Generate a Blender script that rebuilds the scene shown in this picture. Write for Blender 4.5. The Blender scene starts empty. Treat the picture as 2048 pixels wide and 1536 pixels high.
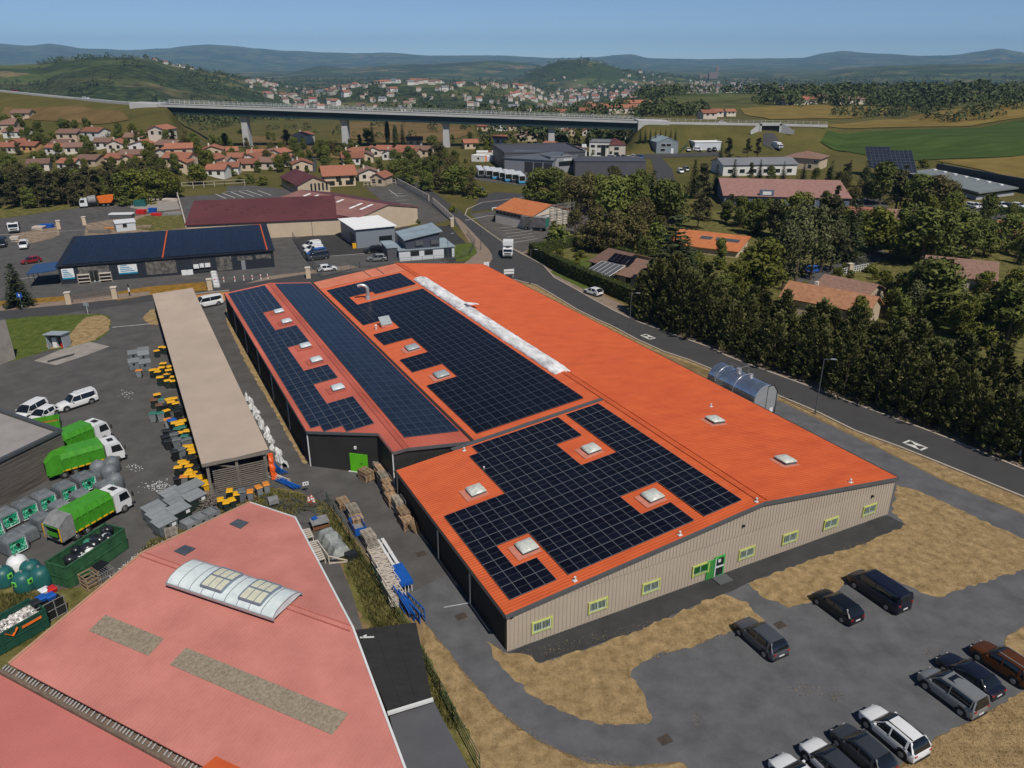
import bpy, math, random
from math import sin, cos, tan, atan, atan2, radians, pi, hypot, sqrt, exp
from mathutils import Vector, Matrix, noise
SC = bpy.context.scene
COL = SC.collection
CAMH, FPX = 42.5, 1540.0
PITCH = atan(650 / FPX)
CP, SP = cos(PITCH), sin(PITCH)
V = Vector
def ray(u, v):
    x = (u - 1024) / FPX; y = -(v - 768) / FPX
    return V((x, CP + y * SP, -SP + y * CP))
def G(u, v, z=0.0):
    r = ray(u, v); t = (z - CAMH) / r.z
    return V((r.x * t, r.y * t, z))
def PL(u, v, p0, n):
    r = ray(u, v); o = V((0, 0, CAMH)); t = (p0 - o).dot(n) / r.dot(n)
    return o + r * t
def row(p):
    c = p - V((0, 0, CAMH)); return 768 - FPX * (c.y * SP + c.z * CP) / (c.y * CP - c.z * SP)
def col(p):
    c = p - V((0, 0, CAMH)); return 1024 + FPX * c.x / (c.y * CP - c.z * SP)
def height_to(b, vtop):
    lo, hi = 0.0, 60.0
    for _ in range(40):
        m = (lo + hi) / 2
        if row(b + V((0, 0, m))) > vtop: lo = m
        else: hi = m
    return lo
MATS = {}
def srgb(r, g, b):
    f = lambda c: ((c / 255 + .055) / 1.055) ** 2.4 if c > 10 else c / 255 / 12.92
    return (f(r), f(g), f(b))
def mat(name, c, rough=.7, var=.12, scale=2.0, metal=0., bump=0., bscale=None, spec=.4, c2=None, island=0., world=False, detail=4., orand=0., stretch=None, trans=0., alpha=1.):
    if name in MATS: return MATS[name]
    m = bpy.data.materials.new(name); m.use_nodes = True
    nt = m.node_tree; N = nt.nodes; Lk = nt.links
    p = N['Principled BSDF']
    p.inputs['Roughness'].default_value = rough; p.inputs['Metallic'].default_value = metal
    p.inputs['Specular IOR Level'].default_value = spec
    tc = N.new('ShaderNodeTexCoord')
    if world:
        src = N.new('ShaderNodeNewGeometry').outputs['Position']
    else: src = tc.outputs['Object']
    if stretch:
        mp = N.new('ShaderNodeMapping'); mp.inputs['Scale'].default_value = stretch
        Lk.new(src, mp.inputs['Vector']); src = mp.outputs['Vector']
    nz = N.new('ShaderNodeTexNoise'); nz.inputs['Scale'].default_value = scale; nz.inputs['Detail'].default_value = detail
    nz.inputs['Roughness'].default_value = .62
    Lk.new(src, nz.inputs['Vector'])
    rp = N.new('ShaderNodeValToRGB'); e = rp.color_ramp.elements
    e[0].position = .3; e[1].position = .7
    a = c if c2 is None else c2
    e[0].color = (*[max(0, x * (1 - var)) for x in c], 1); e[1].color = (*[min(1, x * (1 + var)) for x in a], 1)
    Lk.new(nz.outputs['Fac'], rp.inputs['Fac'])
    out = rp.outputs['Color']
    def hsv(valsock, lo, hi, inp):
        mr = N.new('ShaderNodeMapRange'); mr.inputs['To Min'].default_value = lo; mr.inputs['To Max'].default_value = hi
        Lk.new(valsock, mr.inputs['Value'])
        h = N.new('ShaderNodeHueSaturation'); Lk.new(mr.outputs['Result'], h.inputs['Value']); Lk.new(inp, h.inputs['Color'])
        return h.outputs['Color']
    if island: out = hsv(N.new('ShaderNodeNewGeometry').outputs['Random Per Island'], 1 - island, 1 + island, out)
    if orand: out = hsv(N.new('ShaderNodeObjectInfo').outputs['Random'], 1 - orand, 1 + orand, out)
    Lk.new(out, p.inputs['Base Color'])
    if bump:
        nb = N.new('ShaderNodeTexNoise'); nb.inputs['Scale'].default_value = bscale or scale * 6; nb.inputs['Detail'].default_value = 5
        Lk.new(src, nb.inputs['Vector'])
        b = N.new('ShaderNodeBump'); b.inputs['Strength'].default_value = bump; b.inputs['Distance'].default_value = .05
        Lk.new(nb.outputs['Fac'], b.inputs['Height']); Lk.new(b.outputs['Normal'], p.inputs['Normal'])
    if trans:
        p.inputs['Transmission Weight'].default_value = trans
    MATS[name] = m
    return m
class MB:
    def __init__(s): s.v = []; s.f = []; s.m = []; s.smooth = False
    def add(s, vs, fs, mi=0):
        b = len(s.v); s.v += [tuple(x) for x in vs]; s.f += [tuple(i + b for i in f) for f in fs]; s.m += [mi] * len(fs); return s
    def box(s, c, d, rz=0., mi=0, M=None):
        x, y, z = d[0] / 2, d[1] / 2, d[2] / 2
        P = [(-x, -y, -z), (x, -y, -z), (x, y, -z), (-x, y, -z), (-x, -y, z), (x, -y, z), (x, y, z), (-x, y, z)]
        if M is None:
            ca, sa = cos(rz), sin(rz)
            P = [(c[0] + a * ca - b * sa, c[1] + a * sa + b * ca, c[2] + d_) for a, b, d_ in P]
        else: P = [tuple(M @ V(q) + V(c)) for q in P]
        return s.add(P, [(0, 3, 2, 1), (4, 5, 6, 7), (0, 1, 5, 4), (1, 2, 6, 5), (2, 3, 7, 6), (3, 0, 4, 7)], mi)
    def bar(s, p, q, w, h=None, mi=0):
        p, q = V(p), V(q); d = q - p; L = d.length
        if L < 1e-6: return s
        z = d.normalized(); up = V((0, 0, 1)) if abs(z.z) < .95 else V((1, 0, 0))
        x = up.cross(z).normalized(); y = z.cross(x)
        return s.box((p + q) / 2, (w, h or w, L), mi=mi, M=Matrix((x, y, z)).transposed())
    def tube(s, p, q, r, r2=None, n=8, mi=0, caps=True):
        p, q = V(p), V(q); d = q - p; r2 = r if r2 is None else r2
        z = d.normalized(); up = V((0, 0, 1)) if abs(z.z) < .95 else V((1, 0, 0))
        x = up.cross(z).normalized(); y = z.cross(x)
        P = []
        for (o, rr) in ((p, r), (q, r2)):
            for k in range(n):
                a = 2 * pi * k / n; P.append(o + x * (cos(a) * rr) + y * (sin(a) * rr))
        F = [(k, (k + 1) % n, n + (k + 1) % n, n + k) for k in range(n)]
        if caps: F += [tuple(range(n - 1, -1, -1)), tuple(range(n, 2 * n))]
        return s.add(P, F, mi)
    def prism(s, poly, z0, z1, mi=0, mi_side=None):
        n = len(poly); P = [(p[0], p[1], z0) for p in poly] + [(p[0], p[1], z1) for p in poly]
        s.add(P, [tuple(range(n - 1, -1, -1)), tuple(range(n, 2 * n))], mi)
        b = len(s.v) - 2 * n
        for k in range(n):
            s.f.append((b + k, b + (k + 1) % n, b + n + (k + 1) % n, b + n + k)); s.m.append(mi if mi_side is None else mi_side)
        return s
    def slab(s, pts, t, mi=0):
        pts = [V(p) for p in pts]; n = (pts[1] - pts[0]).cross(pts[2] - pts[0]).normalized()
        if n.z < 0: n = -n
        k = len(pts); P = pts + [p - n * t for p in pts]
        F = [tuple(range(k)), tuple(range(2 * k - 1, k - 1, -1))] + [(i, i + k, (i + 1) % k + k, (i + 1) % k) for i in range(k)]
        return s.add(P, F, mi)
    def loft(s, rings, mi=0, closed=True, caps=True):
        n = len(rings[0]); P = [p for r in rings for p in r]; F = []
        for i in range(len(rings) - 1):
            for k in range(n if closed else n - 1):
                a, b = i * n + k, i * n + (k + 1) % n
                F.append((a, b, b + n, a + n))
        if caps and closed: F += [tuple(range(n - 1, -1, -1)), tuple(range((len(rings) - 1) * n, len(rings) * n))]
        return s.add(P, F, mi)
    def corr(s, o, du, nu, dv, period, depth, mi=0, n=None):
        o, du, dv = V(o), V(du), V(dv); nn = n or du.cross(dv).normalized()
        if n is None and nn.z < 0: nn = -nn
        k = max(1, int(nu / period)); st = nu / k; prof = []
        for i in range(k):
            b = i * st
            prof += [(b, 0), (b + st * .62, 0), (b + st * .70, depth), (b + st * .92, depth)]
        prof.append((nu, 0))
        A = [o + du * x + nn * h for x, h in prof]; m = len(A)
        return s.add(A + [p + dv for p in A], [(i, i + 1, m + i + 1, m + i) for i in range(m - 1)], mi)
    def build(s, name, mats, parent=None, smooth=None, loc=None, rz=0.):
        me = bpy.data.meshes.new(name); me.from_pydata(s.v, [], s.f)
        if not isinstance(mats, (list, tuple)): mats = [mats]
        for m in mats: me.materials.append(m)
        if len(mats) > 1: me.polygons.foreach_set('material_index', s.m)
        if smooth is not None:
            me.polygons.foreach_set('use_smooth', [True] * len(s.f))
            me.set_sharp_from_angle(angle=radians(smooth))
        me.update()
        o = bpy.data.objects.new(name, me); COL.objects.link(o)
        if parent: o.parent = parent
        if loc is not None: o.location = loc; o.rotation_euler = (0, 0, rz)
        return o
def tag(o, label, cat, group=None, kind=None):
    if label: o['label'] = label
    if cat: o['category'] = cat
    if group: o['group'] = group
    if kind: o['kind'] = kind
    return o
def thing(name, label, cat, loc=(0, 0, 0), rz=0., group=None):
    o = bpy.data.objects.new(name, None); COL.objects.link(o); o.empty_display_size = .3
    o.location = loc; o.rotation_euler = (0, 0, rz)
    return tag(o, label, cat, group)
def dup(root, loc, rz, label=None, group=None, scale=None, mats=None):
    def cp(o, par):
        c = o.copy(); COL.objects.link(c)
        if par: c.parent = par
        for ch in KIDS.get(o.name, []): cp(ch, c)
        return c
    if root.name not in KIDS: index_kids(root)
    r = cp(root, None); r.location = loc; r.rotation_euler = (0, 0, rz)
    if scale: r.scale = scale if isinstance(scale, (tuple, list)) else (scale,) * 3
    if label: r['label'] = label
    if group: r['group'] = group
    return r
KIDS = {}
def index_kids(root):
    allo = list(COL.objects)
    for o in allo:
        if o.parent:
            l = KIDS.setdefault(o.parent.name, [])
            if o not in l: l.append(o)
    KIDS.setdefault(root.name, [])
ORD = ['first', 'second', 'third', 'fourth', 'fifth', 'sixth', 'seventh', 'eighth', 'ninth', 'tenth', 'eleventh', 'twelfth', 'thirteenth', 'fourteenth', 'fifteenth', 'sixteenth', 'seventeenth', 'eighteenth', 'nineteenth', 'twentieth']
def ordi(k):
    if k < 20: return ORD[k]
    t = {2: 'twenty', 3: 'thirty', 4: 'forty', 5: 'fifty', 6: 'sixty'}[(k + 1) // 10]
    return (t[:-1] + 'ieth') if (k + 1) % 10 == 0 else t + '-' + ORD[(k + 1) % 10 - 1]
def smooth_poly(P, it=2):
    for _ in range(it):
        Q = []
        for i in range(len(P)):
            a, b = V(P[i]), V(P[(i + 1) % len(P)]); Q += [a * .75 + b * .25, a * .25 + b * .75]
        P = Q
    return P
def interp(T, x):
    if x <= T[0][0]: return T[0][1:]
    for a, b in zip(T, T[1:]):
        if x <= b[0]:
            t = (x - a[0]) / (b[0] - a[0]); t = t * t * (3 - 2 * t) * .5 + t * .5
            return tuple(p + (q - p) * t for p, q in zip(a[1:], b[1:]))
    return T[-1][1:]
def sst(t): t = max(0., min(1., t)); return t * t * (3 - 2 * t)
RIDGES = [
    ([(-1500, 170, 800), (-500, 166, 700), (-200, 176, 640), (0, 184, 590), (150, 199, 530), (318, 214, 452), (345, 255, 450), (420, 300, 440)], 190, 160),
    ([(1255, 330, 420), (1275, 268, 421), (1300, 248, 422), (1400, 249, 430), (1530, 251, 440), (1650, 254, 452), (1720, 262, 470)], 40, 300),
    ([(1200, 230, 800), (1300, 196, 900), (1500, 192, 950), (1700, 190, 980), (1900, 187, 1000), (2048, 184, 1050), (2800, 182, 1100)], 330, 500),
    ([(1700, 260, 640), (1900, 228, 640), (2048, 212, 640), (2400, 196, 640), (2900, 190, 640)], 230, 400),
    ([(560, 225, 1900), (640, 192, 1950), (700, 178, 2000), (760, 168, 2000), (850, 166, 2000), (950, 171, 2000), (1050, 178, 2050), (1120, 205, 2100)], 550, 900),
    ([(-1500, 128, 2500), (-300, 126, 2400), (0, 132, 2300), (75, 130, 2300), (130, 121, 2250), (200, 114, 2200), (290, 117, 2200), (350, 134, 2250), (430, 148, 2300), (520, 168, 2400), (600, 200, 2500)], 1250, 1500),
    ([(980, 190, 3800), (1020, 168, 3800), (1060, 147, 3800), (1100, 129, 3800), (1130, 120, 3800), (1165, 118, 3800), (1200, 123, 3800), (1260, 139, 3850), (1320, 150, 3900), (1400, 160, 3900), (1500, 190, 4000)], 700, 1100),
    ([(500, 165, 6500), (640, 133, 6500), (700, 138, 6500), (780, 130, 6500), (850, 130, 6500), (940, 123, 6500), (1000, 121, 6500), (1060, 126, 6500), (1120, 140, 6500), (1200, 160, 6500)], 1500, 1500),
    ([(1450, 170, 6000), (1560, 155, 6000), (1650, 145, 6000), (1700, 138, 6000), (1800, 131, 6000), (1900, 129, 6000), (2048, 127, 6000), (2800, 126, 6200)], 2200, 2500),
    ([(-1500, 95, 14500), (0, 88, 14500), (60, 92, 14500), (105, 87, 14500), (180, 97, 14500), (260, 100, 14500), (330, 98, 14500), (375, 93, 14500), (420, 90, 14500), (470, 93, 14500), (520, 98, 14500), (580, 103, 14500), (640, 106, 14500), (700, 107, 14500), (790, 104, 14500), (850, 110, 14500), (1000, 112, 14500), (1100, 115, 14500), (1190, 113, 14500), (1230, 109, 14500), (1262, 107, 14500), (1295, 116, 14500), (1400, 118, 14500), (1480, 117, 14500), (1600, 116, 14500), (1650, 106, 14500), (1682, 103, 14500), (1720, 106, 14500), (1760, 109, 14500), (1850, 112, 14500), (1900, 111, 14500), (1950, 102, 14500), (1998, 95, 14500), (2030, 101, 14500), (2070, 108, 14500), (2300, 110, 14500), (2900, 104, 14500)], 5500, 4000),
]
def zat(u, v, D):
    r = ray(u, v); return CAMH + r.z / hypot(r.x, r.y) * D
RZ = []
for T, wf, wb in RIDGES:
    RZ.append(([(u, zat(u, v, D), D) for u, v, D in T], wf, wb))
def terrain(x, y):
    D = hypot(x, y)
    if D < 285: return 0.
    az = atan2(x, y) if y > 0 else (1.5 if x > 0 else -1.5)
    U = 1024 + FPX / CP * tan(max(-1.2, min(1.2, az)))
    edge = interp([(-800, 560), (400, 500), (600, 520), (900, 520), (1150, 560), (1350, 1020), (2048, 1080)], U)[0]
    base = -58 * sst((D - edge) / 600.)
    h = base
    for T, wf, wb in RZ:
        z, Dr = interp(T, U)
        d = D - Dr
        if d < -wf or d > wb: continue
        k = sst(1 + d / wf) if d < 0 else sst(1 - d / wb)
        h = max(h, base + (z - base) * k) if z > base else h
    if D > 700:
        a = min(1., (D - 700) / 2500)
        h += a * (9 * noise.noise(V((x / 330., y / 330., 3.))) + 4 * noise.noise(V((x / 120., y / 120., 8.))))
        if D > 5000: h += 30 * min(1, (D - 5000) / 6000) * (noise.noise(V((x / 1700., y / 1700., 1.))) - .1)
    return h
def T(u, v):
    """ground point of the terrain seen at (u, v)"""
    p = G(u, v) if v > 150 else None
    if p and hypot(p.x, p.y) < 280: return p
    r = ray(u, v); k = 1 / hypot(r.x, r.y); D = 240.
    prev = D
    while D < 16000:
        z = CAMH + r.z * k * D
        if z <= terrain(r.x * k * D, r.y * k * D):
            lo, hi = prev, D
            for _ in range(18):
                m = (lo + hi) / 2
                if CAMH + r.z * k * m <= terrain(r.x * k * m, r.y * k * m): hi = m
                else: lo = m
            D = hi; break
        prev = D; D *= 1.012
    x, y = r.x * k * D, r.y * k * D
    return V((x, y, terrain(x, y)))
def ground_material():
    m = bpy.data.materials.new('ground_cover'); m.use_nodes = True
    nt = m.node_tree; N = nt.nodes; L = nt.links; p = N['Principled BSDF']
    p.inputs['Roughness'].default_value = .95; p.inputs['Specular IOR Level'].default_value = .1
    pos = N.new('ShaderNodeNewGeometry').outputs['Position']
    def nz(scale, det=4, off=None):
        n = N.new('ShaderNodeTexNoise'); n.inputs['Scale'].default_value = scale; n.inputs['Detail'].default_value = det; n.inputs['Roughness'].default_value = .65
        L.new(pos, n.inputs['Vector']); return n.outputs['Fac']
    def ramp(f, els):
        r = N.new('ShaderNodeValToRGB'); e = r.color_ramp.elements
        while len(e) < len(els): e.new(.5)
        for k, (q, c) in enumerate(els): e[k].position = q; e[k].color = (*c, 1)
        L.new(f, r.inputs['Fac']); return r.outputs['Color']
    def mix(a, b, f):
        x = N.new('ShaderNodeMix'); x.data_type = 'RGBA'; L.new(f, x.inputs['Factor']); L.new(a, x.inputs['A']); L.new(b, x.inputs['B']); return x.outputs['Result']
    dist = N.new('ShaderNodeVectorMath'); dist.operation = 'LENGTH'; L.new(pos, dist.inputs[0])
    def rng(lo, hi, src=None):
        r = N.new('ShaderNodeMapRange'); r.inputs['From Min'].default_value = lo; r.inputs['From Max'].default_value = hi; L.new(src or dist.outputs['Value'], r.inputs['Value']); return r.outputs['Result']
    dry = mix(ramp(nz(.9, 6), [(.3, (.15, .10, .05)), (.55, (.25, .172, .09)), (.75, (.32, .23, .125))]), ramp(nz(9, 4), [(.3, (.05, .035, .014)), (.7, (.32, .21, .10))]), ramp(nz(.5, 3), [(.3, (.25,) * 3), (.7, (.55,) * 3)]))
    dry = mix(dry, ramp(nz(3, 4), [(.3, (.05, .05, .012)), (.7, (.13, .11, .03))]), ramp(nz(.12, 5), [(.52, (0,) * 3), (.72, (.75,) * 3)]))
    green = mix(ramp(nz(.05, 6), [(.3, (.058, .06, .016)), (.5, (.10, .088, .026)), (.72, (.15, .115, .04))]), ramp(nz(1.2, 4), [(.3, (.04, .045, .012)), (.7, (.13, .11, .035))]), ramp(nz(.3, 3), [(.3, (.2,) * 3), (.7, (.5,) * 3)]))
    vo = N.new('ShaderNodeTexVoronoi'); vo.inputs['Scale'].default_value = .0065; vo.inputs['Randomness'].default_value = .9
    wv = N.new('ShaderNodeVectorMath'); wv.operation = 'ADD'; L.new(pos, wv.inputs[0])
    nc = N.new('ShaderNodeTexNoise'); nc.inputs['Scale'].default_value = .006; L.new(pos, nc.inputs['Vector'])
    sc = N.new('ShaderNodeVectorMath'); sc.operation = 'SCALE'; sc.inputs['Scale'].default_value = 140; L.new(nc.outputs['Color'], sc.inputs[0]); L.new(sc.outputs['Vector'], wv.inputs[1])
    L.new(wv.outputs['Vector'], vo.inputs['Vector'])
    sep = N.new('ShaderNodeSeparateColor'); L.new(vo.outputs['Color'], sep.inputs['Color'])
    fields = ramp(sep.outputs['Red'], [(0, (.035, .052, .018)), (.25, (.045, .066, .02)), (.42, (.075, .098, .028)), (.62, (.10, .115, .036)), (.82, (.13, .11, .045)), (.93, (.20, .15, .075)), (1, (.07, .09, .03))])
    wood = ramp(nz(.06, 7), [(.36, (.006, .011, .005)), (.5, (.026, .038, .014)), (.66, (.07, .085, .03))])
    far = mix(fields, wood, ramp(nz(.0022, 5), [(.48, (0,) * 3), (.56, (.9,) * 3)]))
    far = mix(far, wood, ramp(nz(.016, 7), [(.52, (0,) * 3), (.58, (.9,) * 3)]))
    c = mix(dry, green, rng(150, 215)); c = mix(c, far, rng(640, 1050))
    L.new(c, p.inputs['Base Color'])
    b = N.new('ShaderNodeBump'); b.inputs['Strength'].default_value = .8; b.inputs['Distance'].default_value = .12; L.new(nz(6, 6), b.inputs['Height']); L.new(b.outputs['Normal'], p.inputs['Normal'])
    return m
def build_terrain():
    rad = [1.]
    while rad[-1] < 21000:
        r = rad[-1]
        rad.append(r * (1.6 if r < 200 else 1.012 if r < 700 else 1.02 if r < 3000 else 1.033))
    A = [radians(-62 + .31 * k) for k in range(401)]
    vs = []; na = len(A)
    for r in rad:
        for a in A:
            x, y = r * sin(a), r * cos(a); vs.append((x, y, terrain(x, y)))
    fs = [(i * na + k, i * na + k + 1, (i + 1) * na + k + 1, (i + 1) * na + k) for i in range(len(rad) - 1) for k in range(na - 1)]
    me = bpy.data.meshes.new('ground'); me.from_pydata(vs, [], fs)
    me.polygons.foreach_set('use_smooth', [True] * len(fs)); me.materials.append(ground_material()); me.update()
    o = bpy.data.objects.new('ground', me); COL.objects.link(o); o['kind'] = 'structure'
build_terrain()
SHN = [0]
def sheet(name, pts, m, k=1, sm=0, jit=0., kind='structure', world=False, seed=1):
    """flat sheet on the level ground, k * 4 mm above it"""
    P = [V((p[0], p[1])) if world else V(G(*p)[:2]) for p in pts]
    if jit:
        Q = []; rnd = random.Random(seed)
        for a, b in zip(P, P[1:] + P[:1]):
            n = max(1, int((b - a).length / .42))
            for i in range(n):
                q = a.lerp(b, i / n); Q.append(q + V((rnd.uniform(-jit, jit), rnd.uniform(-jit, jit))))
        P = Q
    if sm: P = smooth_poly(P, sm)
    SHN[0] += 1; zz = .005 * k + .0006 * (SHN[0] % 7)
    mb = MB(); mb.add([(q.x, q.y, zz) for q in P], [tuple(range(len(P)))])
    o = mb.build(name, m); o['kind'] = kind
    me = o.data
    if me.polygons[0].normal.z < 0: me.flip_normals()
    return o
def drape(name, pts, m, off=.25, cuts=5, kind='structure'):
    import bmesh
    P = [T(*p) for p in pts]
    bm = bmesh.new(); bm.faces.new([bm.verts.new((q.x, q.y, 0)) for q in P])
    bmesh.ops.triangulate(bm, faces=bm.faces[:])
    for _ in range(cuts): 
        es = [e for e in bm.edges if e.calc_length() > 9]
        if es: bmesh.ops.subdivide_edges(bm, edges=es, cuts=1); bmesh.ops.triangulate(bm, faces=bm.faces[:])
    for v in bm.verts: v.co.z = terrain(v.co.x, v.co.y) + off
    bmesh.ops.recalc_face_normals(bm, faces=bm.faces[:])
    me = bpy.data.meshes.new(name); bm.to_mesh(me); bm.free(); me.materials.append(m)
    if me.polygons[0].normal.z < 0: me.flip_normals()
    o = bpy.data.objects.new(name, me); COL.objects.link(o); o['kind'] = kind
    return o
SUN_AZ, SUN_EL = radians(28.5), radians(53)   # the sun stands behind the viewpoint, to the right
sd = V((sin(SUN_AZ) * cos(SUN_EL), -cos(SUN_AZ) * cos(SUN_EL), sin(SUN_EL)))
sun = bpy.data.lights.new('sun', 'SUN'); sun.energy = 4.5; sun.angle = radians(.5); sun.color = (1, .94, .84)
so = bpy.data.objects.new('sun', sun); COL.objects.link(so); so.location = sd * 300
so.rotation_euler = sd.to_track_quat('Z', 'Y').to_euler()
W = bpy.data.worlds.new('World'); SC.world = W; W.use_nodes = True
wn = W.node_tree.nodes; sk = wn.new('ShaderNodeTexSky'); sk.sky_type = 'NISHITA'; sk.sun_disc = False
sk.sun_elevation = SUN_EL; sk.sun_rotation = atan2(sd.x, sd.y); sk.altitude = 700; sk.air_density = .5; sk.dust_density = 0.; sk.ozone_density = 3.5
SC.cycles.max_bounces = 5; SC.cycles.diffuse_bounces = 2; SC.cycles.glossy_bounces = 2; SC.cycles.transmission_bounces = 2; SC.cycles.volume_bounces = 0
W.node_tree.links.new(sk.outputs['Color'], wn['Background'].inputs['Color']); wn['Background'].inputs['Strength'].default_value = .092
SC.view_settings.view_transform = 'Standard'; SC.view_settings.look = 'None'; SC.view_settings.exposure = -.1; SC.view_settings.gamma = 1
cd = bpy.data.cameras.new('camera'); co = bpy.data.objects.new('camera', cd); COL.objects.link(co)
co.location = (0, 0, CAMH); co.rotation_euler = (pi / 2 - PITCH, 0, 0)
cd.sensor_width = 36; cd.lens = FPX / 2048 * 36; cd.clip_start = .5; cd.clip_end = 40000
SC.camera = co
def haze(density):
    m = bpy.data.materials.new('haze'); m.use_nodes = True; N = m.node_tree.nodes
    N.remove(N['Principled BSDF']); pv = N.new('ShaderNodeVolumePrincipled')
    pv.inputs['Color'].default_value = (.34, .64, 1, 1); pv.inputs['Density'].default_value = density; pv.inputs['Anisotropy'].default_value = -.1
    m.node_tree.links.new(pv.outputs['Volume'], N['Material Output'].inputs['Volume'])
    mb = MB(); mb.box((0, 9500, 190), (42000, 23400, 660)); o = mb.build('haze', m); o['kind'] = 'stuff'
haze(5.6e-5)
def asphalt(name, c, patch=.25, spec=.3):
    return mat(name, c, rough=.9, var=patch, scale=.35, world=True, bump=.35, bscale=25, spec=spec, detail=8)
ASPH = asphalt('worn_asphalt', (.083, .079, .076))
ASPH_D = asphalt('fresh_asphalt', (.038, .037, .037), .15)
ASPH_R = asphalt('road_asphalt', (.052, .051, .052), .12)
GRAV = mat('grey_gravel', (.103, .104, .110), rough=.95, var=.24, scale=.5, world=True, bump=.7, bscale=14, detail=9, spec=.2)
PAVE = mat('pinkish_pavement', (.22, .165, .125), rough=.9, var=.18, scale=.6, world=True, bump=.2, bscale=12)
KERB = mat('kerb_concrete', (.36, .31, .26), rough=.85, var=.12, scale=2, world=True)
DRY = mat('dry_grass', (.20, .138, .064), c2=(.345, .245, .128), rough=1, var=.18, scale=1.1, world=True, bump=.55, bscale=20, detail=15, spec=.05)
GREEN = mat('green_grass', (.052, .058, .014), c2=(.16, .14, .05), rough=1, var=.25, scale=.7, world=True, bump=1., bscale=5, detail=9, spec=.05)
LAWN = mat('lawn', (.055, .085, .016), c2=(.10, .12, .03), rough=1, var=.15, scale=.8, world=True, bump=.8, bscale=6, spec=.05)
OCHRE = mat('ochre_grass', (.13, .10, .022), c2=(.30, .15, .03), rough=1, var=.2, scale=.9, world=True, bump=.9, bscale=6, spec=.05)
DIRT = mat('bare_dirt', (.17, .125, .085), c2=(.26, .20, .15), rough=1, var=.25, scale=.7, world=True, bump=.6, bscale=6, spec=.1)
CONC = mat('concrete', (.27, .245, .22), rough=.9, var=.16, scale=.6, world=True, bump=.1, bscale=8, spec=.3)
WPAINT = mat('road_paint', (.62, .61, .58), rough=.8, var=.2, scale=3, world=True)
FIELD_G = mat('green_crop', (.036, .060, .016), c2=(.055, .088, .025), rough=1, var=.08, scale=.05, world=True, stretch=(1, 6, 1), spec=.05)
FIELD_Y = mat('yellow_meadow', (.15, .11, .032), c2=(.20, .145, .045), rough=1, var=.15, scale=.06, world=True, detail=8, spec=.05)
FIELD_B = mat('brown_meadow', (.125, .088, .036), c2=(.165, .11, .05), rough=1, var=.2, scale=.04, world=True, detail=8, spec=.05)
sheet('yard', [(-300, 655), (0, 645), (160, 622), (300, 603), (470, 590), (700, 690), (1000, 1270), (980, 1300), (884, 1286), (849, 1243), (800, 1200), (760, 1140), (705, 1070), (660, 1010), (600, 985), (560, 975), (530, 985), (440, 1010), (330, 1075), (290, 1115), (230, 1160), (90, 1185), (0, 1165), (-300, 1260)], ASPH, 1)
sheet('side_strip', [(585, 1000), (640, 1030), (665, 1090), (705, 1190), (735, 1290), (690, 1300), (560, 1020)], ASPH, 5)
sheet('gravel_lot', [(800, 1195), (849, 1243), (884, 1286), (923, 1340), (954, 1376), (1001, 1426), (1068, 1477), (1126, 1504), (1185, 1528), (1263, 1531), (1360, 1524), (1420, 1570), (1500, 1700), (1700, 1640), (1785, 1545), (1853, 1491), (1869, 1475), (1960, 1435), (2000, 1409), (2060, 1375), (2060, 1325), (2019, 1302), (2005, 1289), (2010, 1276), (2060, 1245), (2200, 1200), (2200, 1110), (2060, 1035), (1900, 968), (1750, 893), (1560, 803), (1500, 785), (1200, 900), (1000, 1100)], GRAV, 2, 1, .08, seed=2)
sheet('wall_strip', [(1014, 1306), (1056, 1310), (1072, 1327), (1146, 1307), (1263, 1268), (1360, 1225), (1445, 1190), (1497, 1167), (1621, 1121), (1722, 1092), (1798, 1060), (1813, 1049), (1775, 1030), (1400, 1150)], asphalt('dark_gravel', (.040, .040, .041), .3), 3, 1, .1, seed=5)
sheet('dry_grass', [(974, 1282), (1013, 1306), (1056, 1308), (1072, 1327), (1146, 1307), (1263, 1267), (1360, 1224), (1445, 1189), (1491, 1204), (1530, 1243), (1429, 1272), (1380, 1295), (1321, 1305), (1275, 1329), (1257, 1348), (1282, 1383), (1304, 1430), (1290, 1450), (1200, 1450), (1126, 1426), (1068, 1391), (1021, 1352), (985, 1309)], DRY, 4, 1, .2, seed=3)
sheet('dry_grass', [(1497, 1165), (1543, 1150), (1621, 1119), (1722, 1090), (1798, 1058), (1813, 1049), (1785, 1025), (1795, 970), (1842, 985), (1900, 1011), (2060, 1085), (2060, 1135), (2000, 1155), (1934, 1175), (1889, 1194), (1863, 1192), (1820, 1174), (1778, 1155), (1730, 1150), (1690, 1162), (1683, 1181), (1640, 1195), (1589, 1214), (1576, 1215), (1520, 1191)], DRY, 4, 1, .2, seed=4)
sheet('grass_strip', [(500, 985), (545, 976), (600, 985), (655, 1010), (700, 1075), (760, 1150), (800, 1215), (835, 1270), (880, 1370), (930, 1460), (970, 1545), (930, 1560), (845, 1400), (760, 1290), (705, 1200), (668, 1090), (640, 1050), (605, 1005), (540, 1000)], GREEN, 4, 1, .25, seed=6)
sheet('grass_strip', [(300, 1078), (360, 1060), (440, 1030), (545, 990), (600, 1010), (520, 1100), (300, 1180), (200, 1250), (130, 1330), (-200, 1500), (-300, 1330), (-250, 1200), (0, 1165), (90, 1185), (220, 1165), (290, 1120)], GREEN, 3, 1, .25, seed=7)
sheet('verge', [(980, 555), (1071, 572), (1104, 591), (1153, 621), (1191, 640), (1227, 656), (1273, 681), (1328, 706), (1377, 722), (1416, 738), (1555, 793), (1631, 825), (1710, 864), (1798, 896), (1900, 937), (2060, 1005), (2060, 1032), (1900, 966), (1750, 890), (1560, 800), (1400, 735), (1200, 665), (1050, 590)], DRY, 3, 0, .1, seed=8)
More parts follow.
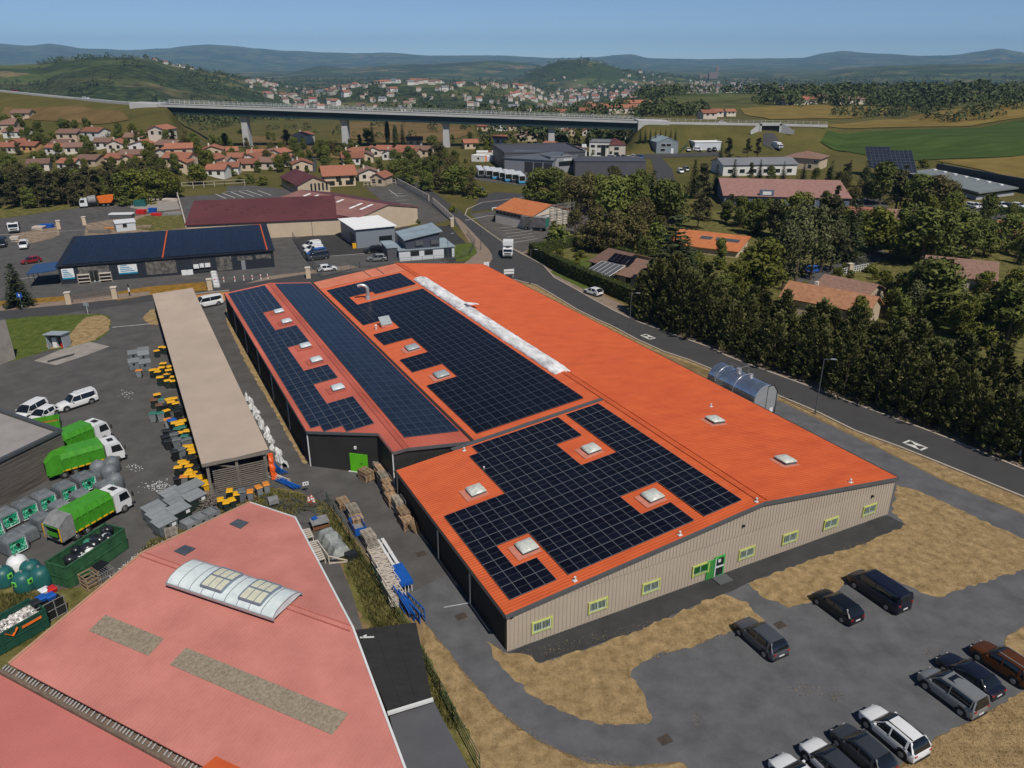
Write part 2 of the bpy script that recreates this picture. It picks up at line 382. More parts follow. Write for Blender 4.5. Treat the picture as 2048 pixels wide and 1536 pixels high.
sheet('road', [(-300, 640), (0, 616), (140, 607), (250, 592), (420, 570), (600, 548), (700, 540), (915, 545), (960, 532), (976, 512), (958, 490), (905, 445), (850, 405), (795, 372), (760, 356), (800, 352), (830, 362), (870, 385), (930, 430), (985, 470), (1030, 501), (1087, 531), (1109, 556), (1153, 580), (1191, 602), (1232, 624), (1273, 643), (1342, 668), (1426, 698), (1452, 712), (1534, 743), (1622, 775), (1719, 812), (1816, 847), (1900, 879), (2060, 945), (2400, 1085), (2400, 1150), (2060, 1000), (1900, 935), (1798, 894), (1710, 862), (1631, 823), (1555, 791), (1416, 736), (1377, 720), (1328, 704), (1273, 679), (1227, 654), (1191, 638), (1153, 619), (1104, 589), (1071, 570), (1000, 553), (900, 560), (460, 588), (300, 603), (160, 622), (0, 645), (-300, 665)], ASPH_R, 4)
def kerb(name, px, w=.3, h=.12, m=None, side=0.):
    mb = MB(); P = [V(G(*q)[:2]) for q in px]
    for a, b in zip(P, P[1:]):
        n = max(1, int((b - a).length / 12))
        for i in range(n):
            p, q = a.lerp(b, i / n), a.lerp(b, (i + 1) / n); mb.bar((p.x, p.y, h / 2), (q.x, q.y, h / 2), w, h)
    o = mb.build(name, m or KERB); o['kind'] = 'structure'
kerb('kerb', [(1000, 553), (1071, 570), (1104, 589), (1153, 619), (1191, 638), (1227, 654), (1273, 679), (1328, 704), (1377, 720), (1416, 736), (1555, 791), (1631, 823), (1710, 862), (1798, 894), (1900, 935), (2060, 1000)])
pv_r = [(1030, 501), (1087, 531), (1109, 556), (1153, 580), (1191, 602), (1232, 624), (1273, 643), (1342, 668), (1426, 698), (1452, 712), (1534, 743), (1622, 775), (1719, 812), (1816, 847), (1900, 879), (2060, 945), (2400, 1085)]
sheet('pavement', pv_r + [(2400, 1040), (2060, 918), (1900, 858), (1816, 828), (1719, 795), (1622, 758), (1534, 727), (1426, 680), (1342, 650), (1265, 620), (1191, 583), (1109, 540), (1050, 500), (1036, 492)], PAVE, 3)
kerb('kerb', pv_r[:-1])
kerb('kerb', [(1030, 501), (985, 470), (930, 430), (935, 418), (965, 405), (1050, 395)], .3, .1)
sheet('pavement', [(905, 432), (920, 438), (960, 480), (983, 505), (985, 522), (965, 535), (935, 540), (905, 540), (940, 520), (950, 505), (942, 490)], PAVE, 5, 1)
sheet('pavement', [(490, 568), (600, 550), (650, 545), (720, 536), (700, 530), (640, 538), (600, 545), (540, 552)], PAVE, 6)
sheet('pavement', [(0, 622), (130, 610), (250, 597), (300, 590), (300, 583), (240, 588), (130, 602), (0, 612)], PAVE, 6)
sheet('yard', [(-300, 625), (-300, 450), (0, 438), (90, 425), (170, 412), (360, 398), (520, 440), (600, 470), (640, 540), (420, 573), (250, 592), (0, 614)], ASPH, 2)
sheet('yard', [(357, 392), (370, 374), (500, 371), (610, 382), (660, 400), (500, 420), (365, 412)], ASPH, 3)
sheet('yard', [(730, 375), (795, 368), (908, 438), (850, 452), (800, 430)], asphalt('old_asphalt', (.085, .078, .072), .3), 3)
sheet('car_park', [(588, 478), (690, 455), (900, 452), (915, 470), (943, 495), (930, 525), (760, 532), (640, 552), (612, 522)], ASPH_D, 3)
sheet('car_park', [(612, 522), (640, 552), (760, 535), (900, 528), (880, 503), (760, 505), (612, 516)], ASPH, 4)
sheet('yard', [(940, 428), (985, 422), (1050, 450), (1160, 400), (1230, 430), (1140, 470), (1070, 492), (1045, 505), (1030, 498), (985, 468)], asphalt('old_asphalt', (.085, .078, .072), .3), 3)
sheet('grass_island', [(0, 640), (60, 634), (130, 630), (198, 628), (218, 632), (222, 650), (215, 668), (195, 680), (150, 695), (100, 700), (60, 712), (30, 722), (0, 728), (-100, 700)], LAWN, 5, 1, .12, seed=9)
sheet('straw_patch', [(150, 655), (170, 635), (205, 630), (221, 640), (218, 660), (190, 680), (150, 692), (100, 698), (90, 690), (110, 676), (140, 670)], DRY, 6, 1, .15, seed=10)
sheet('straw_patch', [(285, 636), (300, 620), (315, 618), (318, 650), (300, 650)], DRY, 6, 1, .15, seed=11)
sheet('concrete_pad', [(68, 722), (120, 700), (180, 684), (220, 693), (170, 712), (112, 731)], CONC, 7)
sheet('dark_strip', [(95, 722), (130, 712), (150, 707), (148, 711), (120, 719), (95, 726)], ASPH_D, 8)  # narrow strip in a darker colour across the concrete pad
sheet('grass_strip', [(232, 584), (301, 573), (410, 564), (418, 581), (301, 590), (235, 601)], OCHRE, 5, 0, .15, seed=12)
sheet('grass_strip', [(-60, 608), (0, 603), (60, 598), (131, 592), (134, 607), (0, 620), (-60, 624)], OCHRE, 5, 0, .15, seed=13)
sheet('grass_strip', [(452, 600), (464, 640), (502, 720), (562, 820), (614, 925), (607, 929), (550, 826), (489, 722), (453, 645)], DRY, 3, 0, .12)
sheet('dirt_yard', [(168, 475), (172, 448), (215, 440), (300, 428), (365, 420), (378, 462), (300, 470)], DIRT, 4, 0, .2, seed=14)
sheet('grass_patch', [(240, 455), (290, 432), (365, 425), (374, 456), (310, 462)], GREEN, 5, 0, .3, seed=15)
sheet('dirt_yard', [(260, 415), (270, 398), (350, 393), (362, 418), (300, 424)], CONC, 4, 0, .2, seed=16)
sheet('dirt_patch', [(20, 470), (100, 455), (115, 445), (120, 470), (100, 478), (40, 492)], DIRT, 5, 0, .2, seed=17)
sheet('grass_patch', [(905, 490), (945, 485), (955, 505), (935, 522), (912, 524)], LAWN, 6)
sheet('meadow', [(-300, 425), (0, 408), (170, 398), (350, 385), (360, 398), (170, 414), (0, 437), (-300, 448)], GREEN, 4, 0, .3, seed=18)
sheet('dry_grass', [(848, 1246), (884, 1290), (923, 1344), (954, 1380), (1001, 1430), (1068, 1481), (1126, 1508), (1185, 1532), (1263, 1535), (1360, 1528), (1420, 1575), (1300, 1700), (1000, 1700), (955, 1545), (890, 1400), (850, 1310)], DRY, 3, 1, .2, seed=21)
sheet('dry_grass', [(1785, 1548), (1853, 1494), (1869, 1478), (1960, 1438), (2000, 1412), (2062, 1378), (2300, 1300), (2300, 1700), (1740, 1700)], DRY, 3, 1, .2, seed=22)
sheet('dry_grass', [(2019, 1302), (2005, 1289), (2010, 1276), (2060, 1247), (2300, 1150), (2300, 1290), (2062, 1325)], DRY, 3, 1, .2, seed=23)
def lines(segs, w=.12, k=8, m=None, name='bay_marking'):
    mb = MB()
    for a, b in segs:
        p, q = G(*a), G(*b); d = (q - p).normalized(); n = V((-d.y, d.x, 0)) * w / 2; z = V((0, 0, .005 * k + .006))
        mb.add([p - n + z, q - n + z, q + n + z, p + n + z], [(0, 1, 2, 3)])
    o = mb.build(name, m or WPAINT); o['kind'] = 'structure'
    me = o.data
    me.update()
lines([((425, 386), (452, 397)), ((441, 385), (470, 396)), ((462, 384), (488, 395)), ((478, 383), (508, 393)), ((493, 381), (525, 392)), ((515, 381), (543, 391)), ((425, 386), (493, 381))], .25)
lines([((780 + 6 * k, 388 + 6.5 * k), (805 + 6 * k, 387 + 6.5 * k)) for k in range(7)] + [((778, 380), (795, 392)), ((795, 392), (815, 391))], .2)
lines([((1050 + 5 * k, 452 + 5 * k), (1000 + 5 * k, 456 + 6 * k)) for k in range(6)], .15)
lines([((640, 514), (760, 505)), ((760, 508), (800, 507)), ((0, 470), (170, 460)), ((120, 531), (200, 520)), ((20, 560), (130, 548)), ((225, 655), (300, 648))], .18)
lines([((930, 441), (975, 432)), ((975, 432), (1060, 428))], .25)
for c in ((1830, 891), (1296, 674)):
    o = G(*c); d = (G(c[0] + 40, c[1] + 17) - o).normalized() * .8; n = V((-d.y, d.x, 0))
    mb = MB(); z = V((0, 0, .05))
    def q(a, b): return o + d * a + n * b + z
    for s_ in (-1, 1):
        mb.add([q(-1.3, s_ * .75 - .11), q(1.3, s_ * .75 - .11), q(1.3, s_ * .75 + .11), q(-1.3, s_ * .75 + .11)], [(0, 1, 2, 3)])
        mb.add([q(s_ * 1.35 - .16, -.86), q(s_ * 1.35 + .16, -.86), q(s_ * 1.35 + .16, .86), q(s_ * 1.35 - .16, .86)], [(0, 1, 2, 3)])
        mb.add([q(-.9, s_ * .6), q(0, s_ * .05), q(.9, s_ * .6)], [(0, 1, 2)])
    o_ = mb.build('road_marking', WPAINT); o_['kind'] = 'structure'
sheet('meadow', [(1036, 490), (1265, 618), (1534, 725), (1816, 826), (2060, 916), (2400, 1035), (2600, 700), (2500, 440), (1800, 430), (1500, 420), (1250, 425), (1130, 470), (1060, 482)], GREEN, 1)
drape('crop_field', [(1655, 262), (1760, 262), (1880, 258), (2048, 240), (2300, 225), (2300, 280), (2048, 310), (1900, 318), (1800, 324), (1700, 305), (1640, 285)], FIELD_G, .3)
drape('meadow_field', [(1870, 322), (2048, 312), (2300, 300), (2300, 345), (2048, 362), (1960, 340)], FIELD_Y, .3)
drape('meadow_field', [(1580, 256), (1700, 258), (1880, 254), (2048, 236), (2300, 220), (2300, 196), (2048, 207), (1900, 220), (1760, 240), (1640, 250)], FIELD_Y, .35)
drape('meadow_field', [(1480, 218), (1560, 212), (1640, 210), (1720, 215), (1850, 212), (1790, 222), (1640, 238), (1540, 240)], FIELD_Y, .4)
drape('brown_field', [(700, 246), (790, 243), (880, 248), (940, 256), (950, 268), (880, 285), (800, 290), (700, 278)], FIELD_B, .3)
drape('brown_field', [(10, 215), (160, 214), (240, 222), (260, 240), (180, 250), (60, 240), (0, 232)], FIELD_B, .3)
drape('brown_field', [(490, 272), (620, 280), (700, 300), (690, 320), (600, 310), (480, 295)], FIELD_B, .3)
ORANGE = mat('orange_roof_sheet', (.47, .078, .019), c2=(.545, .105, .028), rough=.55, var=.045, scale=1.2, stretch=(.2, .6, 1), spec=.35, detail=8)
SALMON = mat('faded_red_roof_sheet', (.36, .075, .045), c2=(.46, .11, .075), rough=.6, var=.08, scale=.10, spec=.3, detail=8)
PINK = mat('pink_roof_sheet', (.46, .172, .143), c2=(.52, .205, .172), rough=.65, var=.07, scale=.3, spec=.3, detail=12)
BEIGE = mat('beige_cladding', (.40, .335, .265), rough=.6, var=.05, scale=.3, spec=.3)
BEIGE_R = mat('beige_roof_sheet', (.345, .28, .225), c2=(.385, .31, .25), rough=.65, var=.06, scale=.15, spec=.3, detail=8)
DARKCLAD = mat('dark_grey_cladding', (.030, .029, .028), rough=.6, var=.15, scale=.5, spec=.3)
GREYTRIM = mat('grey_trim', (.085, .09, .095), rough=.5, var=.1, scale=1)
WHITEMET = mat('white_metal', (.62, .63, .63), rough=.45, var=.06, scale=2)
ALU = mat('aluminium', (.50, .51, .52), rough=.38, metal=.6, var=.1, scale=3)
LIME = mat('lime_frame', (.46, .50, .13), rough=.5, var=.1)
GLASS_D = mat('window_glass', (.015, .02, .022), rough=.08, var=.3, scale=.8, spec=.8)
GREENDOOR = mat('green_door', (.10, .42, .012), rough=.5, var=.1, scale=1.5)
GREENMESH = mat('green_mesh', (.035, .33, .06), rough=.5, var=.1)
BLACKRUB = mat('black_rubber', (.012, .012, .012), rough=.8, var=.2)
CELL = mat('solar_cell', (.0045, .0055, .0115), rough=.26, var=.35, scale=.8, spec=.14, orand=.25)
CELL_B = mat('solar_cell_blue', (.008, .0135, .027), rough=.3, var=.3, scale=.5, spec=.35, orand=.2)
PFRAME = mat('panel_frame', (.21, .22, .24), rough=.45, metal=.3, var=.05)
PFRAME_D = mat('panel_frame_dark', (.12, .14, .17), rough=.45, metal=.3, var=.05)
DOME = mat('rooflight_dome', (.44, .46, .40), c2=(.60, .62, .58), rough=.3, var=.1, scale=2.5, spec=.5)
FLASH = mat('flashing', (.55, .20, .14), rough=.5, var=.15)
TARP = mat('weathered_white_sheet', (.50, .50, .50), c2=(.88, .88, .89), rough=.5, var=.2, scale=1.4, detail=9, stretch=(1, .35, 1), bump=.3)
A0 = G(1014, 1303)
TH = radians(27.085)
EX = V((cos(TH), sin(TH), 0)); EY = V((-sin(TH), cos(TH), 0))
def LW(x, y, z=0.): return A0 + EX * x + EY * y + V((0, 0, z))   # shed coordinates to the world
XR, ZL, ZR, ZE, WX = 25.42, 3.65, 6.44, 4.26, 43.2
SL = (ZR - ZL) / XR; SR = (ZE - ZR) / (WX - XR)
def lz(x): return ZL + SL * x
def rz_(x): return ZR + SR * (x - XR)
main = thing('warehouse', 'long warehouse with bright orange ribbed roof, solar arrays and beige ribbed front wall', 'warehouse', A0, TH)
LEN = 97.
mb = MB()
mb.corr((0, 0, 0), (1, 0, 0), XR, (0, 0, 3.6), .36, .045, n=V((0, -1, 0)))
mb.corr((XR, 0, 0), (1, 0, 0), WX - XR, (0, 0, 3.6), .36, .045, n=V((0, -1, 0)))
mb.add([(0, .0, 3.6), (WX, .0, 3.6), (WX, .0, ZE - .05), (XR, .0, ZR - .05), (0, .0, ZL - .05)], [(0, 1, 2, 3, 4)])
k = int(WX / .36)
for i in range(k):
    x = i * .36 + .25; zt = (lz(x) if x < XR else rz_(x)) - .1
    mb.box((x, -.022, (3.6 + zt) / 2), (.09, .045, max(.01, zt - 3.6)))
mb.build('front_wall', BEIGE, main)
mb = MB()
mb.corr((0, 0, 0), (0, 1, 0), 25., (0, 0, ZL - .1), .36, .04, n=V((-1, 0, 0)))
mb.add([(9., 25.3, 0), (9., LEN, 0), (9., LEN, lz(9) - .1), (9., 25.3, lz(9) - .1)], [(0, 3, 2, 1)])
mb.add([(0, 25., 0), (9, 25.3, 0), (9, 25.3, lz(9) - .1), (0, 25., lz(0) - .1)], [(0, 1, 2, 3)])
mb.build('side_wall', DARKCLAD, main)
mb = MB(); mb.corr((WX, 0, 0), (0, 1, 0), LEN - 1, (0, 0, ZE - .1), .36, .04, n=V((1, 0, 0))); mb.build('side_wall', BEIGE, main)
mb = MB(); mb.add([(9, LEN, 0), (WX, LEN - 1, 0), (WX, LEN - 1, ZE - .1), (XR - .8, LEN, ZR - .1), (9, LEN, lz(9) - .1)], [(0, 4, 3, 2, 1)]); mb.build('rear_wall', BEIGE, main)
mb = MB()
mb.corr((-.15, -.15, lz(-.15)), (0, 1, 0), 25.1, (XR + .15, 0, SL * (XR + .15)), .33, .035)
mb.corr((9.0, 25.65, lz(9.0)), (0, 1, 0), LEN - 25.65, (XR - 9.0, 0, SL * (XR - 9.0)), .33, .035)
mb.build('roof_slope', ORANGE, main)
mb = MB(); mb.corr((XR, -.15, ZR), (0, 1, 0), LEN, (WX - XR + .2, 0, SR * (WX - XR + .2)), .33, .035); mb.build('roof_slope', ORANGE, main)
mb = MB(); mb.box((XR - .15, LEN / 2, ZR + .04), (.5, LEN, .05)); mb.box((XR + .45, LEN / 2, ZR + .0), (.06, LEN, .09)); mb.build('ridge_cap', ORANGE, main)
mb = MB()
mb.bar((6.2, 25.3, lz(6.2) + .03), (XR, 25.3, ZR + .03), .6, .06); mb.build('roof_joint', GREYTRIM, main)
mb = MB()
mb.bar((-.2, -.2, lz(-.2) - .1), (XR, -.2, ZR - .1), .12, .34); mb.bar((XR, -.2, ZR - .1), (WX + .25, -.2, rz_(WX + .25) - .1), .12, .34); mb.build('verge_trim', GREYTRIM, main)
mb = MB(); mb.box((-.28, 12.4, ZL - .1), (.2, 25.2, .16)); mb.build('gutter', DARKCLAD, main)
mb = MB(); mb.box((WX + .3, LEN / 2 - .5, ZE - .12), (.2, LEN - 1, .16)); mb.build('gutter', DARKCLAD, main)
mb = MB(); mb.box((8.95, 61, lz(9) - .06), (.5, 71.5, .1)); mb.build('valley_gutter', DARKCLAD, main)
for y in (6.5, 13.6, 24.7):
    mb = MB(); mb.tube((-.2, y, .05), (-.2, y, ZL - .1), .07, n=8)
    if y < 7: mb.tube((-.2, y, .12), (-2.4, y + .5, .08), .06, n=8)
    mb.build('downpipe', ALU, main)
for i, x in enumerate((3.05, 8.27, 13.58, 18.9, 24.17, 29.43, 34.76, 40.08)):
    w, h, zc = 1.75, .95, 1.45
    mb = MB()
    for s_ in (-1, 1):
        mb.box((x + s_ * (w / 2), -.09, zc), (.13, .12, h + .2)); mb.box((x, -.09, zc + s_ * (h / 2)), (w - .13, .12, .13))
    fr = mb.build('window', LIME, main)
    mb = MB(); mb.box((x, -.055, zc), (w - .1, .02, h - .1)); mb.build('pane', GLASS_D, fr)
    mb = MB()
    mb.box((x, -.075, zc), (.09, .03, h - .13))
    for s_ in (-1, 1): mb.box((x + s_ * (w / 2 - .11), -.075, zc), (.07, .03, h - .13))
    mb.box((x, -.075, zc - h / 2 + .10), (w - .26, .03, .07)); mb.build('sash', WHITEMET, fr)
    mb = MB()
    for j in range(11):
        xx = x - w / 2 + .13 + (w - .26) * (j + .5) / 11; mb.box((xx, -.15, zc), (.03, .03, h + .05))
    mb.build('bars', GREENMESH if i == 3 else mat('pale_green_bars', (.50, .62, .50), rough=.5), fr)
mb = MB(); mb.box((21.0, -.09, 1.08), (1.15, .1, 2.15)); d_ = mb.build('door', GREENMESH, main)
mb = MB(); mb.box((20.98, -.15, 1.62), (.85, .04, .8)); mb.box((20.98, -.15, .62), (.85, .04, .8)); mb.build('pane', GLASS_D, d_)
mb = MB(); mb.box((20.98, -.155, 1.12), (.95, .05, .16)); mb.box((20.52, -.155, 1.1), (.1, .05, 1.9)); mb.box((20.9, -.19, 1.75), (.3, .02, .3)); mb.build('door_trim', WHITEMET, d_)
mb = MB()
for j in range(9): mb.box((19.75 + .14 * j - .1, -.12, 1.02), (.035, .04, 1.9))
for j in range(13): mb.box((20.2, -.12, .12 + .15 * j), (1.2, .04, .035))
mb.box((19.6, -.14, 1.03), (.07, .08, 2.0)); mb.box((20.2, -.14, 2.0), (1.25, .08, .07)); mb.build('lattice_gate', GREENMESH, main)
mb = MB(); mb.box((21.0, -.7, .06), (1.5, 1.1, .12)); mb.build('door_step', GREYTRIM, main)
for x, z in ((.35, 3.3), (23.3, 4.6), (40.1, 3.0)):
    mb = MB(); mb.box((x, -.12, z), (.22, .18, .16)); mb.build('wall_lamp', BLACKRUB, main)
for x in (14.0, 17.0):
    pass
def rooflight(x, y, zf, sl, par, m=DOME, w=1.25, opened=False):
    z = zf(x); fl = MB(); a = atan(sl); R_ = Matrix.Rotation(-a, 3, 'Y')
    fl.box((x - .25, y - .1, z + .05), (w + .9, w + .7, .05), M=R_); f = fl.build('rooflight', FLASH if zf != lz2 else SALMON, par)
    c = MB(); c.box((x, y, z + .18), (w + .2, w + .2, .28), M=R_); c.build('curb', GREYTRIM, f)
    d = MB(); rings = []
    for t, hh in ((1., 0), (.96, .10), (.8, .19), (.45, .25), (.1, .27)):
        rings.append([V((x, y, z + .3)) + R_ @ V((cx * (w / 2 + .12) * t, cy * (w / 2 + .12) * t, hh)) for cx, cy in ((-1, -1), (0, -1.02), (1, -1), (1.02, 0), (1, 1), (0, 1.02), (-1, 1), (-1.02, 0))])
    d.loft(rings); dm = d.build('dome', m, f, smooth=50)
    return f
def lz2(x): return 0
for x, y in ((4.95, 6.1), (17.9, 6.05), (4.95, 16.45), (17.88, 16.4)): rooflight(x, y, lz, SL, main, w=1.35)
for x, y in ((34.15, 16.4), (34.2, 5.95)): rooflight(x, y, rz_, SR, main, w=1.35)
for x, y in ((12.6, 54.5), (12.45, 43.4)): rooflight(x, y, lz, SL, main, m=mat('grey_dome', (.33, .37, .38), rough=.25, var=.1, spec=.6), w=1.5)
mb = MB(); z = lz(12.5); mb.box((12.5, 66.0, z + .2), (1.7, 1.6, .3)); f = mb.build('smoke_vent', FLASH, main)
mb = MB(); mb.slab([(11.7, 65.2, z + .42), (13.4, 65.2, z + .5), (13.4, 66.8, z + 1.35), (11.7, 66.8, z + 1.28)], .07); mb.build('open_lid', mat('grey_dome', (.33, .37, .38)), f)
mb = MB(); mb.tube((10.9, 65.6, lz(10.9)), (10.9, 65.6, lz(10.9) + .6), .13, n=10); mb.tube((10.9, 65.6, lz(10.9) + .6), (10.9, 65.6, lz(10.9) + .75), .22, .04, n=10); mb.build('cowl', WHITEMET, main)
mb = MB(); z0 = lz(14.3); pts = [V((14.3, 80.4, z0)), V((14.3, 80.4, z0 + 1.6))]
for k in range(1, 8):
    a = radians(100) * k / 7; pts.append(V((14.3 - .9 * (1 - cos(a)), 80.4 + .35 * (1 - cos(a)), z0 + 1.6 + .8 * sin(a))))
pts.append(pts[-1] + V((-.45, .15, -.12)))
rings = []
for i, p in enumerate(pts):
    d = (pts[min(i + 1, len(pts) - 1)] - pts[max(i - 1, 0)]).normalized(); x = d.cross(V((0, 1, .01))).normalized(); y = d.cross(x)
    rings.append([p + x * (.3 * cos(2 * pi * k / 12)) + y * (.3 * sin(2 * pi * k / 12)) for k in range(12)])
mb.loft(rings); mb.tube((14.3, 80.4, z0), (14.3, 80.4, z0 + .5), .5, .4, n=12); mb.build('exhaust_duct', ALU, main, smooth=40)
mb = MB(); mb.bar((15, 80.2, lz(15) + .09), (23.2, 80.2, lz(23.2) + .09), .28, .12); mb.build('cable_tray', mat('tan_tray', (.34, .22, .14), var=.2), main)
def barrel(name, y0, y1, xc, w, h, z, m, par, lift=0, n=60):
    mb = MB(); rings = []; rnd = random.Random(4)
    for i in range(n + 1):
        y = y0 + (y1 - y0) * i / n; rg = []
        e = .0 if 2 < i < n - 2 else .12
        for k in range(13):
            a = pi * k / 12; j = rnd.uniform(-.05, .05)
            rg.append((xc + (w / 2 + j) * cos(a), y + rnd.uniform(-.06, .06), z + lift + (h + j - e) * sin(a)))
        rings.append(rg)
    mb.loft(rings, closed=False)
    for rg, fl in ((rings[0], 0), (rings[-1], 1)): mb.add(rg, [tuple(range(13)) if fl else tuple(range(12, -1, -1))])
    return mb.build(name, m, par, smooth=60)
barrel('barrel_rooflight', 34.5, 64.6, XR - .25, 2.3, .55, ZR - .1, TARP, main)
barrel('barrel_rooflight', 64.3, 84.3, XR - .25, 2.45, .6, ZR - .08, TARP, main)
mb = MB(); mb.slab([(XR - .2, 63.6, ZR + .85), (XR + 1.9, 63.9, ZR + .55), (XR + 1.7, 64.9, ZR + .5), (XR - .2, 65.1, ZR + .9)], .05); mb.build('loose_flap', TARP, main)
for x, y, zf in ((7.3, 19.6, lz), (7.2, 24.3, lz), (6.2, .3, lz), (16.5, .3, lz), (24.9, .3, lz), (37.2, .45, rz_), (36.9, 20.2, rz_)):
    mb = MB(); z = zf(x); mb.box((x, y, z + .05), (.35, .35, .05)); mb.tube((x, y, z), (x, y, z + .38), .05, n=8); mb.tube((x, y, z + .3), (x, y, z + .4), .1, n=8); mb.build('roof_anchor', WHITEMET, main)
def panel_mesh(lx, ly, cell, frame, busx=6, busy=0):
    mb = MB(); t = .035; f = .022
    mb.box((0, 0, t / 2), (lx - .012, ly - .012, t), mi=1)
    nx, ny = 1, 2
    for i in range(nx):
        for j in range(ny):
            w, h = (lx - 2 * f) / nx, (ly - 2 * f) / ny
            mb.add([(-lx / 2 + f + w * i + .004, -ly / 2 + f + h * j + .008, t + .004), (-lx / 2 + f + w * (i + 1) - .004, -ly / 2 + f + h * j + .008, t + .004), (-lx / 2 + f + w * (i + 1) - .004, -ly / 2 + f + h * (j + 1) - .008, t + .004), (-lx / 2 + f + w * i + .004, -ly / 2 + f + h * (j + 1) - .008, t + .004)], [(0, 1, 2, 3)], 0)
    me = bpy.data.meshes.new('solar_panel'); me.from_pydata(mb.v, [], mb.f); me.materials.append(cell); me.materials.append(frame)
    me.polygons.foreach_set('material_index', mb.m); me.update(); return me, mb
def lay_panels(par, cells, zf, sl, lx, ly, cell, frame, lift=.12):
    """cells: (x, y) centres in shed coordinates; the hundred nearest are single parts, the rest one mass"""
    me, pm = panel_mesh(lx / cos(atan(sl)), ly, cell, frame); a = -atan(sl)
    cells = sorted(cells, key=lambda c: (par.matrix_basis @ V((c[0], c[1], 0))).length if False else (LW(c[0], c[1]).length))
    for x, y in cells[:100]:
        o = bpy.data.objects.new('solar_panel', me); COL.objects.link(o); o.parent = par
        o.location = (x, y, zf(x) + lift); o.rotation_euler = (0, a, 0)
    if len(cells) > 100:
        big = MB(); R_ = Matrix.Rotation(a, 3, 'Y')
        for x, y in cells[100:]:
            b = len(big.v); c = V((x, y, zf(x) + lift)); big.v += [tuple(R_ @ V(q) + c) for q in pm.v]; big.f += [tuple(i + b for i in f) for f in pm.f]; big.m += pm.m
        o = big.build('solar_panels', [cell, frame], par); o['kind'] = 'stuff'
PX, PY = 1.053, 1.668
cells = []
for i in range(22):
    for j in range(14):
        x, y = .80 + PX * (i + .5), 1.1 + PY * (j + .5)
        if i < 6 and 8 <= j: continue
        if i == 6 and j >= 13: continue
        if 14 <= i < 18 and 8 <= j < 11: continue
        if i == 17 and j >= 11: continue
        if 14 <= i < 18 and 2 <= j < 4: continue
        if i == 17 and j < 2: continue
        if 2 <= i < 5 and 2 <= j < 4: continue
        if i == 4 and j < 2: continue
        cells.append((x, y))
lay_panels(main, cells, lz, SL, PX, PY, CELL, PFRAME)
cells = []
for i in range(13):
    for j in range(38):
        x, y = 9.75 + PX * (i + .5), 26.7 + PY * (j + .5)
        if y > 90.0: continue
        if i < 4 and (63 < y < 69.2 or 51.2 < y < 57.8 or 41.4 < y < 46.4): continue
        if 78.6 < y < 84 and (i >= 2 and (i < 6 or y < 82)): continue
        cells.append((x, y))
lay_panels(main, cells, lz, SL, PX, PY, CELL, PFRAME_D)
mb = MB(); mb.add([(9.02, 92, lz(9.02) + .05), (XR - .6, 91.2, lz(XR - .6) + .05), (XR - .6, LEN - .1, lz(XR - .6) + .05), (9.02, LEN - .1, lz(9.02) + .05)], [(0, 1, 2, 3)])
mb.build('faded_roof_sheets', mat('faded_orange_sheet', (.56, .16, .085), c2=(.62, .21, .12), rough=.6, var=.08, scale=.3, detail=8), main)
mb = MB()
for x in (18.5, 21.0): mb.box((x, 94.5, lz(x) + .1), (.12, 5, .06))
mb.build('dark_seams', GREYTRIM, main)
LX0, LXR, LX1 = -6.35, 1.45, 9.
LZ0, LZR, LZ1 = 4.42, 5.25, 4.45
def fl_(x): return LZ0 + (LZR - LZ0) * (x - LX0) / (LXR - LX0)
def fr_(x): return LZR + (LZ1 - LZR) * (x - LXR) / (LX1 - LXR)
lz2 = fl_
shed = thing('warehouse', 'narrower dark walled warehouse with faded red roof joined to the long orange one', 'warehouse', A0, TH)
LEN2 = 98.
mb = MB(); mb.corr((LX0, 36.5, 0), (0, 1, 0), LEN2 - 36.5, (0, 0, LZ0 - .1), .4, .04, n=V((-1, 0, 0))); mb.build('side_wall', DARKCLAD, shed)
mb = MB()
dv = V((.05, 31.05, 0)) - V((LX0, 36.5, 0)); L_ = dv.length; dn = dv.normalized()
mb.add([(LX0, 36.5, 0), (.05, 31.05, 0), (.05, 31.05, fl_(.05) - .1), (LX0, 36.5, LZ0 - .1)], [(0, 1, 2, 3)])
mb.add([(.05, 31.05, 0), (.05, 26.2, 0), (.05, 26.2, fl_(.05) - .1), (.05, 31.05, fl_(.05) - .1)], [(0, 1, 2, 3)])
mb.build('front_wall', DARKCLAD, shed)
mb = MB(); mb.corr((.05, 26.2, 0), (1, -.03, 0), 9, (0, 0, 4.0), .4, .04, n=V((0, -1, 0)))
mb.add([(.05, 26.2, 4), (9, 25.95, 4), (9, 25.95, LZ1 - .1), (LXR, 26.15, LZR - .1), (.05, 26.2, fl_(.05) - .1)], [(0, 1, 2, 3, 4)]); mb.build('front_wall', DARKCLAD, shed)
mb = MB(); mb.add([(LX0, LEN2, 0), (9, LEN2, 0), (9, LEN2, LZ1 - .1), (LXR, LEN2, LZR - .1), (LX0, LEN2, LZ0 - .1)], [(0, 4, 3, 2, 1)]); mb.build('rear_wall', DARKCLAD, shed)
def edge_y(x): return 36.35 + (30.9 - 36.35) * (x - LX0) / (.05 - LX0) if x < .05 else 26.0
mb = MB()
n_ = int((LEN2 - 26) / .33)
P_ = []
for i in range(n_):
    for t, h in ((0, 0), (.62, 0), (.70, .035), (.92, .035)):
        P_.append((26.0 + .33 * (i + t), h))
def xcut(y): return -.1 if y < 30.9 else max(LX0 - .15, LX0 + (y - 36.35) / (30.9 - 36.35) * (.05 - LX0))
A_ = [(xcut(y), y, fl_(xcut(y)) + h) for y, h in P_]; B_ = [(LXR, y, LZR + h) for y, h in P_]; m_ = len(A_)
mb.add(A_ + B_, [(i, m_ + i, m_ + i + 1, i + 1) for i in range(m_ - 1)]); mb.build('roof_slope', SALMON, shed)
